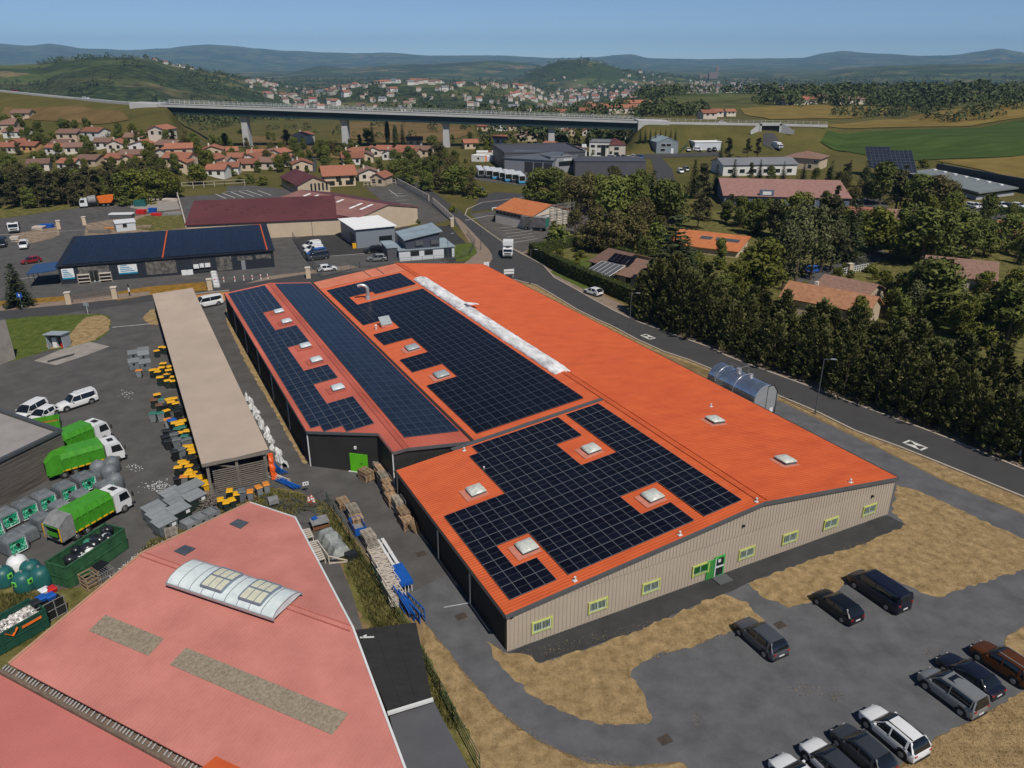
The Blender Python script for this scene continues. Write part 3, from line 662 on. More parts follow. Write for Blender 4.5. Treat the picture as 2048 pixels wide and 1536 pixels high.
mb = MB(); mb.corr((LXR, 26., LZR), (0, 1, 0), LEN2 - 26, (LX1 - .3 - LXR, 0, fr_(LX1 - .3) - LZR), .33, .035); mb.build('roof_slope', SALMON, shed)
mb = MB(); mb.box((LXR - .1, 62, LZR + .05), (.45, 72, .05)); mb.box((LXR + .3, 62, LZR + .02), (.07, 72, .08)); mb.build('ridge_cap', SALMON, shed)
mb = MB()
mb.bar((LX0 - .15, 36.4, LZ0 - .08), (.05, 30.9, fl_(.05) - .08), .12, .3); mb.bar((.0, 30.9, fl_(.05) - .08), (.0, 26., fl_(.05) - .08), .12, .3)
mb.bar((0, 26.05, fl_(0) - .08), (LXR, 26, LZR - .08), .12, .32); mb.bar((LXR, 26, LZR - .08), (8.9, 25.75, LZ1 - .1), .12, .34); mb.build('verge_trim', GREYTRIM, shed)
mb = MB(); mb.box((LX0 - .2, 67, LZ0 - .1), (.16, 61.5, .14)); mb.build('gutter', DARKCLAD, shed)
for y in (36.6, 47, 57, 67, 77.5, 88, 97.5):
    mb = MB(); mb.tube((LX0 - .12, y, .02), (LX0 - .12, y, LZ0 - .1), .07, n=8); mb.build('downpipe', WHITEMET, shed)
mb = MB(); mb.tube((-.05, 26.1, 0), (-.05, 26.1, fl_(0) - .1), .07, n=8); mb.build('downpipe', WHITEMET, shed)
nn = V((dn.y, -dn.x, 0)); c = V((LX0, 36.5, 0)) + dn * 5.85 + nn * .04; zr = atan2(dn.y, dn.x)
mb = MB(); mb.box((c.x, c.y, 1.15), (2.1, .1, 2.3), rz=zr); gd = mb.build('door', GREENDOOR, shed)
mb = MB(); q = c + nn * .07 + dn * .3; mb.box((q.x, q.y, 1.15), (.12, .06, .12), rz=zr); mb.build('handle', BLACKRUB, gd)
mb = MB(); q = c + nn * .04 - dn * .1; mb.box((q.x, q.y, .03), (2.4, .2, .06), rz=zr); mb.build('sill', WHITEMET, gd)
mb = MB(); q = c + nn * .1 - dn * .25; mb.box((q.x, q.y, 3.1), (.25, .2, .3), rz=zr); mb.build('wall_lamp', WHITEMET, shed)
for y in (80.1, 74.4, 62.1, 55.9, 45.2): rooflight(-.55, y, fl_, (LZR - LZ0) / (LXR - LX0), shed, m=mat('pale_dome', (.55, .60, .62), rough=.3, var=.05, spec=.5), w=1.25)
cells = []
for i in range(6):
    for j in range(60):
        x, y = -5.95 + PX * (i + .5), 96.8 - PY * (j + .5)
        if y < edge_y(min(x + .5, 0)) + 1.2 - .1 * i or y < 33.: continue
        if i >= 3 and any(a < y < b for a, b in ((71.8, 81.6), (53.5, 63.3), (42.2, 47.6))): continue
        cells.append((x, y))
lay_panels(shed, cells, fl_, (LZR - LZ0) / (LXR - LX0), PX, PY, CELL_B, PFRAME)
cells = [(2.15 + PX * (i + .5), 96.9 - PY * (j + .5)) for i in range(6) for j in range(41)]
lay_panels(shed, cells, fr_, (LZ1 - LZR) / (LX1 - LXR), PX, PY, CELL_B, PFRAME_D)
TIMBER = mat('weathered_timber', (.13, .115, .10), c2=(.22, .19, .16), rough=.85, var=.2, scale=3, stretch=(1, 1, 6))
op = thing('open_shed', 'long open shed with plain beige roof and grey slatted end wall', 'shed', A0, TH)
bx0, bx1, by0, by1, bz = -17.75, -10.95, 35., 106., 3.7
mb = MB(); mb.corr((bx0, by0, bz), (0, 1, 0), by1 - by0, (bx1 - bx0, 0, .25), .25, .025); mb.build('roof', BEIGE_R, op)
mb = MB(); mb.box(((bx0 + bx1) / 2, by0 + .05, bz - .06), (bx1 - bx0, .14, .34)); mb.box((bx0 + .05, (by0 + by1) / 2, bz - .12), (.14, by1 - by0 - .2, .22)); mb.box((bx1 - .05, (by0 + by1) / 2, bz + .1), (.14, by1 - by0 - .2, .22)); mb.build('eaves_board', TIMBER, op)
for x in (bx0 + .5, (bx0 + bx1) / 2, bx1 - .5):
    for y in (by0 + .4, by0 + 18, by0 + 36, by0 + 53, by1 - .5):
        mb = MB(); mb.box((x, y, bz / 2), (.28, .28, bz - .05)); mb.build('post', TIMBER, op)
mb = MB()
for j in range(11): mb.box(((bx0 + bx1) / 2 + .25, by0 + .2, .2 + .245 * j), (bx1 - bx0 - 1.3, .05, .115))
mb.bar((bx0 + .8, by0 + .35, 3.4), (bx0 + 3.2, by0 + .35, 2.6), .1); mb.build('slatted_wall', TIMBER, op)
mb = MB(); mb.add([(bx1 - .4, by0 + 1, 0), (bx1 - .4, by1, 0), (bx1 - .4, by1, bz), (bx1 - .4, by0 + 1, bz)], [(0, 1, 2, 3)]); mb.add([(bx0, by1 - .2, 0), (bx1, by1 - .2, 0), (bx1, by1 - .2, bz), (bx0, by1 - .2, bz)], [(0, 1, 2, 3)]); mb.build('back_wall', DARKCLAD, op)
pk = thing('pink_roofed_building', 'pink metal roofed building with a long arched rooflight in front of the yard', 'building')
Pp = [G(500, 1005, 5.2), G(590, 1035, 5.2), G(706, 1256, 6.35), G(285, 1106, 6.35)]
def planepts(a, b, c): n = (b - a).cross(c - a).normalized(); return a, n
gl = G(18, 1328, 4.7)
mp = planepts(Pp[3], Pp[2], gl)
Mp = [Pp[3], Pp[2], PL(815, 1550, *mp), PL(850, 1640, *mp), PL(500, 1580, *mp), PL(420, 1540, *mp), PL(18, 1328, *mp)]
def ribbed(mbx, poly, ddir, period, depth):
    """ribs on a planar polygon: thin bars clipped to it"""
    a, n = planepts(poly[0], poly[1], poly[2]); n = n if n.z > 0 else -n
    d = (ddir - n * ddir.dot(n)).normalized(); w = n.cross(d).normalized()
    c = [((p - poly[0]).dot(w), (p - poly[0]).dot(d)) for p in poly]
    lo, hi = min(q[0] for q in c), max(q[0] for q in c); x = lo + period * .5
    while x < hi:
        ys = []
        for p, q in zip(c, c[1:] + c[:1]):
            if (p[0] <= x) != (q[0] <= x): ys.append(p[1] + (q[1] - p[1]) * (x - p[0]) / (q[0] - p[0]))
        ys.sort()
        if len(ys) >= 2:
            s0, s1 = poly[0] + w * x + d * ys[0] + n * depth / 2, poly[0] + w * x + d * ys[-1] + n * depth / 2
            mbx.bar(s0, s1, .05, depth)
        x += period
up = (Pp[3] - gl)
mb = MB(); mb.slab(Mp, .12); ribbed(mb, Mp, up, .30, .028); mb.build('roof_slope', PINK, pk)
mb = MB(); mb.slab([Pp[0], Pp[1], Pp[2], Pp[3]], .12)
for tri in ([Pp[0], Pp[1], Pp[2]], [Pp[0], Pp[2], Pp[3]]): ribbed(mb, tri, up, .30, .028)
mb.build('roof_slope', PINK, pk)
mb = MB()
for o_ in (.12, -.35):
    e = (Pp[2] - Pp[3]).normalized(); s_ = V((-e.y, e.x, 0)); mb.bar(Pp[3] + s_ * o_ + V((0, 0, .02)), Pp[2] + s_ * o_ + V((0, 0, .02)), .07, .1)
mb.build('ridge_cap', mat('pink_ridge', (.46, .15, .12), rough=.6), pk)
VERGE = mat('buff_verge', (.42, .24, .16), rough=.6)
mb = MB(); mb.bar(Pp[0], Pp[3], .18, .22); mb.bar(Pp[3], Mp[-1], .18, .22); mb.build('verge_trim', VERGE, pk)
mb = MB(); mb.bar(Pp[1], Pp[2], .14, .18); mb.bar(Pp[2], Mp[2], .14, .18); mb.bar(Pp[0], Pp[1], .1, .16); mb.build('verge_trim', WHITEMET, pk)
gdir = (Mp[5] - Mp[6]).normalized(); gn = V((gdir.y, -gdir.x, 0))
g0, g1 = Mp[6] - gdir * .4, Mp[5] + gdir * 4
mb = MB(); mb.slab([g0 - V((0, 0, .25)), g1 - V((0, 0, .25)), g1 + gn * .7 - V((0, 0, .25)), g0 + gn * .7 - V((0, 0, .25))], .06); mb.bar(g0 + gn * .72 - V((0, 0, .1)), g1 + gn * .72 - V((0, 0, .1)), .1, .35); mb.build('box_gutter', mat('brown_gutter', (.16, .12, .09), var=.3, scale=2), pk)
mb = MB(); rnd = random.Random(3); L_ = (g1 - g0).length; t = .3
while t < L_:
    p = g0 + gdir * t - V((0, 0, .02)); mb.bar(p + gn * .1, p + gn * .42 - V((0, 0, .12)), .09, .04); mb.build('gutter_clip', mat('grey_clip', (.36, .35, .34)), pk); mb = MB(); t += rnd.choice((.28, .3, .34, .5))
lo_a = g0 + gn * .8 - V((0, 0, .15)); lo_b = g1 + gn * .8 - V((0, 0, .15))
low = [lo_a, lo_b, lo_b + gn * 9 + V((0, 0, 1.2)), lo_a + gn * 9 + V((0, 0, 1.2))]
mb = MB(); mb.slab(low, .12); ribbed(mb, low, gn, .3, .028); mb.build('roof_slope', mat('dusty_pink_roof_sheet', (.47, .15, .13), c2=(.53, .18, .155), rough=.65, var=.05, scale=.12, detail=8), pk)
mb = MB(); mb.slab([G(398, 1540, 5.3), G(432, 1512, 5.4), G(482, 1536, 5.4), G(520, 1600, 5.3)], .15); mb.build('orange_roof_corner', ORANGE, pk)
mb = MB()
def skirt(mbx, pts, inset=.25, z0=-.02):
    for a, b in zip(pts, pts[1:]):
        mbx.add([(a.x, a.y, z0), (b.x, b.y, z0), (b.x, b.y, b.z - .1), (a.x, a.y, a.z - .1)], [(0, 1, 2, 3)])
cen = sum(Pp, V((0, 0, 0))) / 4
ins = lambda p: p + (V((cen.x, cen.y, p.z)) - p).normalized() * .35
skirt(mb, [ins(p) for p in (Mp[6], Pp[3], Pp[0], Pp[1], Pp[2], Mp[2])]); mb.build('wall', mat('cream_wall', (.50, .42, .32), var=.1), pk)
GRP = mat('translucent_sheet', (.20, .165, .12), c2=(.30, .25, .19), rough=.6, var=.15, scale=5, detail=8)
for q in ([(211, 1230), (328, 1278), (297, 1312), (178, 1262)], [(372, 1296), (697, 1428), (664, 1470), (340, 1330)]):
    P = [PL(*a, *mp) + mp[1] * (.04 if mp[1].z > 0 else -.04) for a in q]; mb = MB(); mb.slab(P, .05); ribbed(mb, P, P[0] - P[3], .17, .03); mb.build('translucent_sheet', GRP, pk)
ap = planepts(Pp[0], Pp[2], Pp[3])
for q in ([(476, 1039), (498, 1046), (481, 1058), (459, 1049)], [(370, 1091), (392, 1098), (369, 1112), (348, 1103)]):
    P = [PL(*a, *ap) + V((0, 0, .08)) for a in q]; mb = MB(); mb.slab(P, .08); mb.build('skylight', mat('slate_glass', (.07, .08, .09), rough=.3, var=.3), pk)
ra, rb = G(364, 1140, 6.75), G(574, 1208, 6.75)
e = (rb - ra).normalized(); s_ = V((-e.y, e.x, 0)); Lr = (rb - ra).length; BW = 3.0
ARCH = mat('frosted_arch', (.56, .63, .63), c2=(.64, .70, .70), rough=.35, var=.06, scale=1.5, spec=.5)
def arch(t, a, r=0.): return ra + e * t + s_ * ((BW / 2 + r) * cos(a)) + V((0, 0, (.55 + r * .6) * sin(a) - .2))
mb = MB(); nseg = 18
rings = [[arch(Lr * i / nseg, pi * k / 14) for k in range(15)] for i in range(nseg + 1)]
mb.loft(rings, closed=False)
for rg in (rings[0], rings[-1]): mb.add(rg, [tuple(range(15))])
rl = mb.build('arched_rooflight', ARCH, pk, smooth=50)
mb = MB()
for i in range(0, nseg + 1, 2):
    for k in range(14): mb.bar(arch(Lr * i / nseg, pi * k / 14, .03), arch(Lr * i / nseg, pi * (k + 1) / 14, .03), .06, .04)
for sgn in (0, pi): mb.bar(arch(-.1, sgn, .05), arch(Lr + .1, sgn, .05), .1, .18)
mb.build('arch_ribs', ALU, rl)
for t0 in (.30, .66):
    t1 = t0 + .2; mb = MB(); a0, a1 = .27 * pi, .73 * pi; R2 = .22
    nA = 6; rg = [[arch(Lr * t, a0 + (a1 - a0) * k / nA, R2) for k in range(nA + 1)] for t in (t0, t1)]
    mb.loft(rg, closed=False); mb.build('hatch_glass', mat('yellowed_pane', (.58, .57, .44), rough=.3, var=.1), rl, smooth=40)
    mb = MB()
    for t in (t0, t1):
        for k in range(nA): mb.bar(arch(Lr * t, a0 + (a1 - a0) * k / nA, R2 - .05), arch(Lr * t, a0 + (a1 - a0) * (k + 1) / nA, R2 - .05), .08, .18)
    for k in (0, nA // 2, nA): mb.bar(arch(Lr * t0, a0 + (a1 - a0) * k / nA, R2), arch(Lr * t1, a0 + (a1 - a0) * k / nA, R2), .1, .16)
    for j in (1, 2):
        t = t0 + (t1 - t0) * j / 3
        for k in range(nA): mb.bar(arch(Lr * t, a0 + (a1 - a0) * k / nA, R2 + .02), arch(Lr * t, a0 + (a1 - a0) * (k + 1) / nA, R2 + .02), .05, .05)
    mb.build('hatch_frame', mat('blue_grey_steel', (.24, .29, .36), rough=.4, metal=.4, var=.1), rl)
FELT = mat('black_felt', (.022, .022, .022), rough=.85, var=.25, scale=.8, stretch=(1, 4, 1))
FELT2 = mat('grey_felt', (.085, .085, .095), rough=.85, var=.08, scale=.6)
for nm, q, m, z in (('annex_roof', [(708, 1260), (832, 1245), (864, 1398), (776, 1425)], FELT, 3.1), ('annex_roof', [(778, 1428), (866, 1400), (950, 1560), (820, 1600)], FELT2, 2.7)):
    P = [G(a, b, z) for a, b in q]; mb = MB(); mb.slab(P, .18)
    if m is FELT:
        for t in (.33, .66): mb.bar(P[0].lerp(P[1], t) + V((0, 0, .02)), P[3].lerp(P[2], t) + V((0, 0, .02)), .08, .04)
    o = mb.build(nm, m, pk)
    mb = MB(); c = sum(P, V((0, 0, 0))) / 4; skirt(mb, [p + (c - p).normalized() * .2 for p in P + [P[0]]]); mb.build('annex_wall', DARKCLAD, pk)
mb = MB(); P = [G(a, b, 3.15) for a, b in [(775, 1427), (866, 1399)]]; mb.bar(P[0], P[1], .2, .2); mb.build('annex_trim', WHITEMET, pk)
mb = MB()
for a, b in (((720, 1275), (748, 1274)), ((724, 1275), (733, 1270))): mb.bar(G(*a, 3.2), G(*b, 3.2), .12, .05)
mb.build('roof_bracket', WHITEMET, pk)
TYRE = mat('tyre', (.014, .014, .014), rough=.85, var=.2)
RIM = mat('rim', (.32, .33, .34), rough=.35, metal=.7, var=.1)
CGLASS = mat('car_glass', (.008, .010, .012), rough=.05, spec=.9, var=.1)
REDL = mat('tail_light', (.35, .008, .008), rough=.2, spec=.7, var=.1)
CLEARL = mat('head_light', (.30, .32, .34), rough=.12, spec=.8, var=.1)
PLATE = mat('number_plate', (.62, .62, .60), rough=.5, var=.05)
TRIMB = mat('black_trim', (.018, .018, .019), rough=.6, var=.1)
def paint(nm, c, metal=.0, rough=.28): return mat('paint_' + nm, c, rough=rough, spec=.6, metal=metal, var=.03, scale=1)
P_WHITE = paint('white', (.66, .67, .68)); P_GREY = paint('grey', (.085, .09, .105), .3); P_BLACK = paint('black', (.006, .007, .010)); P_NAVY = paint('navy', (.008, .010, .022))
P_SILV = paint('silver', (.26, .27, .27), .4); P_BRONZE = paint('bronze', (.13, .042, .010), .4); P_DGREY = paint('dark_grey', (.05, .055, .065), .3); P_RED = paint('red', (.22, .012, .02)); P_BLUE = paint('blue', (.02, .09, .35))
CT = {
    'suv': dict(L=4.5, W=1.85, H=1.64, belt=1.03, g=(-.96, -.74, .10, .47), hood=1.0),
    'hatch': dict(L=4.2, W=1.78, H=1.48, belt=.94, g=(-.95, -.66, .10, .50), hood=.91),
    'sedan': dict(L=4.55, W=1.82, H=1.45, belt=.94, g=(-.80, -.50, .08, .46), hood=.90),
    'mpv': dict(L=4.5, W=1.84, H=1.84, belt=1.16, g=(-.985, -.90, .24, .62), hood=1.08),
    'van': dict(L=5.3, W=1.94, H=1.95, belt=1.22, g=(-.985, -.93, .40, .70), hood=1.14),
    'pickup': dict(L=5.1, W=1.82, H=1.78, belt=1.1, g=(-.985, -.93, .16, .44), hood=1.04),
}
def prof(g, belt, H, x):
    a, b, c, d = g
    if x <= a or x >= d: return belt
    if x < b: t = (x - a) / (b - a); return belt + (H - belt) * (1 - (1 - t) ** 1.7)
    if x > c: t = (d - x) / (d - c); return belt + (H - belt) * (1 - (1 - t) ** 1.45)
    t = (x - b) / (c - b); return H - .05 * (2 * t - 1) ** 2 * (1 if t > .5 else .8) + .0
def make_car(kind, pm, label, loc, rz, group=None, roofm=None, panel=False, rails=False, name=None, cat='car', sunroof=False, small=False):
    c = CT[kind]; L, W_, H, belt, g = c['L'], c['W'], c['H'], c['belt'], c['g']; hl = L / 2; w = W_ / 2; hd = c['hood']
    t = thing(name or ('parked_van' if kind in ('van', 'mpv') else 'parked_pickup' if kind == 'pickup' else 'parked_car'), label, cat, loc, rz, group)
    st = [(-1.0, .42, belt - .22, .80), (-.975, .32, belt - .06, .93), (-.9, .26, belt, .985), (-.5, .22, belt, 1.), (.1, .22, belt - .02, 1.), (g[3] - .08, .22, belt - .03, 1.), (g[3] + .03, .22, hd, .99), (.78, .24, hd - .07, .965), (.92, .27, hd - .17, .89), (.98, .33, hd - .28, .79), (1.0, .42, hd - .38, .70)]
    mb = MB(); rings = []
    for x, zb, zt, ws in st:
        W2 = w * ws; h = zt - zb
        half = [(-.78 * W2, zb), (-.97 * W2, zb + .10 * h), (-W2, zb + .42 * h), (-.985 * W2, zb + .72 * h), (-.94 * W2, zb + .93 * h), (-.86 * W2, zt), (-.4 * W2, zt + .02)]
        rings.append([(x * hl, a, b) for a, b in half] + [(x * hl, -a, b) for a, b in half[::-1]])
    mb.loft(rings); mb.build('body', pm, t, smooth=38)
    xs = [g[0], (g[0] + g[1]) / 2, g[1]] + [g[1] + (g[2] - g[1]) * k / 4 for k in (1, 2, 3)] + [g[2], g[2] + (g[3] - g[2]) * .35, g[2] + (g[3] - g[2]) * .7, g[3]]
    wb, wt = w * .93, w * .72; mb = MB(); rings = []; top = []
    for x in xs:
        z = prof(g, belt, H, x); k = (z - belt) / (H - belt); ww = wb + (wt - wb) * k; e = .86 if abs(x) > .9 else 1.
        half = [(-wb * e, belt - .06), (-(wb + (ww - wb) * .85) * e, belt + (z - belt) * .86), (-ww * .93 * e, z), (-ww * .4, z + .02)]
        rings.append([(x * hl, a, b) for a, b in half] + [(x * hl, -a, b) for a, b in half[::-1]])
        if g[1] - .03 <= x <= g[2] + .01: top.append([(x * hl, a * 1.01, b + .018) for a, b in half[1:]] + [(x * hl, -a * 1.01, b + .018) for a, b in half[1:][::-1]])
    mb.loft(rings); mb.build('windows', CGLASS, t, smooth=35)
    mb = MB(); mb.loft(top, closed=False)
    for r in (top[0], top[-1]): mb.add([r[0], r[1], r[2], r[3], r[4], r[5]], [(0, 1, 2, 3, 4, 5)])
    mb.build('roof', roofm or pm, t, smooth=40)
    def sidept(x, k):
        z = prof(g, belt, H, x); kk = k * (z - belt) / (H - belt) if z > belt else 0
        return (x * hl, (wb + (wt - wb) * kk * .86 / .86) * 1.005, belt - .03 + (z - belt - .02) * k)
    for sg in (-1, 1):
        f = lambda p: (p[0], p[1] * sg, p[2])
        for p_, q_, w1, w2 in ((sidept(g[3] - .03, .0), (g[2] * hl, wt * .97, H - .05), .07, .07), (sidept(g[2] * .25 + g[1] * .2, 0), sidept(g[2] * .25 + g[1] * .2, .92), .09, .05), (sidept(g[1] + .06, 0), sidept(g[1] + .06, .92), .16, .05), (sidept(g[0] + .04, 0), (g[1] * hl, wt * .97, H - .06), .12, .12)):
            mb = MB(); mb.bar(f(p_), f(q_), w1, w2); mb.build('pillar', pm if not roofm else roofm, t)
    if panel:
        mb = MB()
        for sg in (-1, 1):
            x0, x1 = g[1] - .03, .02; P = []
            for x, k in ((x0, 0), (x1, 0), (x1, .93), (x0, .93)):
                q = sidept(x, k); P.append((q[0], (q[1] + .015) * sg, q[2]))
            mb.add(P, [(0, 1, 2, 3) if sg < 0 else (3, 2, 1, 0)])
        mb.add([(-hl * .995, -wb * .8, belt - .03), (-hl * .995, wb * .8, belt - .03), (-hl * .94, wt * .85, H - .1), (-hl * .94, -wt * .85, H - .1)], [(3, 2, 1, 0)])
        mb.build('side_panel', pm, t)
    rw = .34 if kind in ('hatch', 'sedan') else .37
    wx = (.62 if kind != 'pickup' else .66) * hl, -.60 * hl
    for x in wx:
        for sg in (-1, 1):
            mb = MB(); mb.tube((x, sg * (w - .20), rw), (x, sg * (w + .01), rw), rw, n=18); wh = mb.build('wheel', TYRE, t)
            mb = MB(); mb.tube((x, sg * (w - .02), rw), (x, sg * (w + .02), rw), rw * .62, rw * .55, n=14); mb.build('rim', RIM, wh)
    mb = MB()
    for x in wx:
        for sg in (-1, 1): mb.tube((x, sg * (w - .3), rw + .03), (x, sg * (w * .995), rw + .03), rw + .09, n=18)
    for sg in (-1, 1): mb.box((0, sg * (w - .03), .30), (L * .62, .06, .14))
    mb.box((-hl * .985, 0, .42), (.12, W_ * .78, .2)); mb.box((hl * .985, 0, .42), (.1, W_ * .7, .2)); mb.build('lower_trim', TRIMB, t)
    for sg in (-1, 1):
        mb = MB(); mb.box((-hl * .985, sg * w * .74, belt - .17), (.06, w * .26, .14)); mb.build('tail_light', REDL, t)
        mb = MB(); mb.box((hl * .955, sg * w * .60, hd - .30), (.14, w * .3, .1), rz=-sg * .35); mb.build('headlight', CLEARL, t)
        mb = MB(); mb.box((hl * (g[3] - .14), sg * (w + .09), belt + .06), (.12, .2, .14)); mb.build('mirror', TRIMB if roofm else pm, t)
    mb = MB(); mb.box((-hl * 1.0, 0, .62), (.04, .52, .12)); mb.build('number_plate', PLATE, t)
    if rails:
        mb = MB()
        for sg in (-1, 1): mb.bar((g[1] * hl, sg * wt * .8, H + .05), (g[2] * hl, sg * wt * .8, H + .05), .05)
        mb.build('roof_rail', rails, t)
    if sunroof:
        mb = MB(); mb.slab([(-.55 * hl, -wt * .7, H + .015), (.12 * hl, -wt * .7, H + .025), (.12 * hl, wt * .7, H + .025), (-.55 * hl, wt * .7, H + .015)], .02); mb.build('glass_roof', CGLASS, t)
    if kind == 'pickup':
        mb = MB(); mb.slab([(-.95 * hl, -wt * .9, H + .1), (-.02 * hl, -wt * .9, H + .12), (-.02 * hl, wt * .9, H + .12), (-.95 * hl, wt * .9, H + .1)], .12)
        for x in (-.8, -.5, -.1): mb.bar((x * hl, -wt * .8, H + .17), (x * hl, wt * .8, H + .17), .05)
        for y in (-.5, .5): mb.bar((-.9 * hl, y * wt, H + .2), (0, y * wt, H + .2), .05)
        mb.build('hardtop', pm, t)
    return t
def heading(a, b): d = G(*b) - G(*a); return atan2(d.y, d.x)
LOT = heading((1521.9, 1322), (1473.6, 1279))
GL1 = 'cars parked on the gravel lot'
for kind, px, pm, lab, kw in (
    ('suv', (1519, 1287), P_GREY, 'grey metallic car parked alone at the edge of the straw coloured grass', {}),
    ('hatch', (1672, 1222), P_BLACK, 'glossy black car parked between the grey car and the long black van', {}),
    ('van', (1754, 1193), P_NAVY, 'long black passenger van parked with its nose against the dry grass', {'cat': 'van'}),
    ('suv', (2003, 1338), P_BRONZE, 'copper brown car with roof rails at the end of the parked row', {'rails': ALU}),
    ('sedan', (1935, 1362), P_NAVY, 'dark blue car squeezed between the copper car and the silver minivan', {}),
    ('mpv', (1899, 1397), P_SILV, 'silver minivan with a dark glass roof panel', {'sunroof': True, 'cat': 'van'}),
    ('suv', (1783, 1477), P_WHITE, 'all white car with black side trim beside the bank of dry grass', {'rails': TRIMB}),
    ('hatch', (1722, 1512), P_DGREY, 'dark grey car parked between two white cars', {}),
    ('hatch', (1660, 1542), P_WHITE, 'white car with a contrasting dark roof', {'roofm': P_DGREY}),
    ('hatch', (1598, 1576), P_WHITE, 'white car at the bottom end of the row, only its bonnet in view', {})):
    make_car(kind, pm, lab, G(*px), LOT, GL1, **kw)
def put(kind, px, d, pm, lab, **kw): return make_car(kind, pm, lab, G(*px), heading(px, (px[0] + d[0], px[1] + d[1])), **kw)
put('pickup', (155, 812), (-40, 13), P_WHITE, 'white pickup with a hard top and roof rack in the middle of the yard', cat='pickup')
put('mpv', (64, 832), (-40, 22), P_WHITE, 'white van with dark side windows half behind the timber clad building', cat='van')
put('hatch', (88, 838), (-40, 22), P_WHITE, 'white car between the white van and the green skip end')
put('van', (417, 612), (-30, 6), P_WHITE, 'white minibus by the far corner of the long open shed', cat='van')
put('mpv', (624, 496), (-40, 6), P_WHITE, 'first white panel van from the hall in the office car park', panel=True, cat='van', group='vans in the office car park')
put('mpv', (628, 505), (-40, 6), P_WHITE, 'white panel van in the middle of the office car park row', panel=True, cat='van', group='vans in the office car park')
put('mpv', (633, 512), (-40, 6), P_BLUE, 'blue van between the white panel van and the dark grey van', cat='van', group='vans in the office car park')
put('van', (636, 519), (-40, 6), P_DGREY, 'dark grey van at the near end of the office car park row', cat='van', group='vans in the office car park')
put('hatch', (655, 542), (40, -4), P_WHITE, 'white hatchback by the boundary fence of the office')
put('suv', (747, 505), (-40, 5), P_BLACK, 'black car parked beside the grey office hall')
put('suv', (754, 522), (-40, 2), P_SILV, 'silver car on the asphalt in front of the office')
put('hatch', (1186, 589), (-30, -9), P_WHITE, 'white hatchback parked on the pavement below the clipped hedge')
put('hatch', (63, 526), (-30, 5), P_RED, 'dark red car beside the dark solar roofed building')
put('mpv', (49, 496), (-6, 12), P_WHITE, 'small white van on the street by the storage yard', panel=True, cat='van')
put('van', (6, 492), (-6, 20), P_NAVY, 'dark blue van at the edge of the picture by the storage yard', cat='van')
put('hatch', (962, 384), (10, 8), P_BLUE, 'blue car driving round the bend by the trees')
put('suv', (3, 712), (-6, 20), P_WHITE, 'white car beside the concrete gable wall')
GREENT = mat('truck_green', (.046, .235, .012), c2=(.06, .29, .018), rough=.45, var=.08, scale=1.2, spec=.5)
GREYM = mat('worn_grey_metal', (.22, .22, .22), rough=.55, var=.25, scale=2)
YELLOW = mat('yellow_plastic', (.68, .36, .012), rough=.5, var=.08, scale=3)
def truck_cab(t, x0, pm=P_WHITE, L=2.2, W_=2.45, H=2.85):
    w = W_ / 2; mb = MB()
    pr = [(x0, .55), (x0 + L - .05, .5), (x0 + L, .9), (x0 + L - .03, 1.6), (x0 + L - .35, H - .15), (x0 + L - .6, H), (x0 + .2, H), (x0, H - .1)]
    mb.add([(x, -w, z) for x, z in pr] + [(x, w, z) for x, z in pr], [tuple(range(8)), tuple(range(15, 7, -1))] + [(k, k + 8, (k + 1) % 8 + 8, (k + 1) % 8) for k in range(8)])
    c = mb.build('cab', pm, t)
    mb = MB(); mb.slab([(x0 + L + .01, -w * .9, 1.65), (x0 + L + .01, w * .9, 1.65), (x0 + L - .28, w * .88, H - .25), (x0 + L - .28, -w * .88, H - .25)], .03); mb.build('windscreen', CGLASS, c)
    for sg in (-1, 1):
        mb = MB(); mb.add([(x0 + .7, sg * (w + .012), 1.6), (x0 + L - .15, sg * (w + .012), 1.55), (x0 + L - .45, sg * (w + .012), H - .35), (x0 + .7, sg * (w + .012), H - .35)], [(0, 1, 2, 3) if sg < 0 else (3, 2, 1, 0)]); mb.build('side_window', CGLASS, c)
        mb = MB(); mb.box((x0 + L + .1, sg * (w + .2), 1.9), (.1, .25, .5)); mb.build('mirror', TRIMB, c)
    mb = MB(); mb.box((x0 + L, 0, .62), (.2, W_ + .02, .5)); mb.box((x0 + L + .02, 0, 1.2), (.03, W_ * .7, .3)); mb.build('bumper', TRIMB, c)
    mb = MB(); mb.box((x0 + 1, 0, H + .03), (.7, .9, .05)); mb.build('roof_hatch', TRIMB, c)
    for sg in (-1, 1):
        mb = MB(); mb.box((x0 + L + .02, sg * w * .78, .75), (.2, .4, .18)); mb.build('headlight', CLEARL, c)
def wheels(t, xs, W_, r=.5, dual=True):
    for x in xs:
        for sg in (-1, 1):
            mb = MB(); mb.tube((x, sg * (W_ / 2 - (.5 if dual else .3)), r), (x, sg * W_ / 2, r), r, n=18); wh = mb.build('wheel', TYRE, t)
            mb = MB(); mb.tube((x, sg * (W_ / 2 - .05), r), (x, sg * (W_ / 2 + .03), r), r * .55, r * .45, n=14); mb.build('rim', RIM, wh)
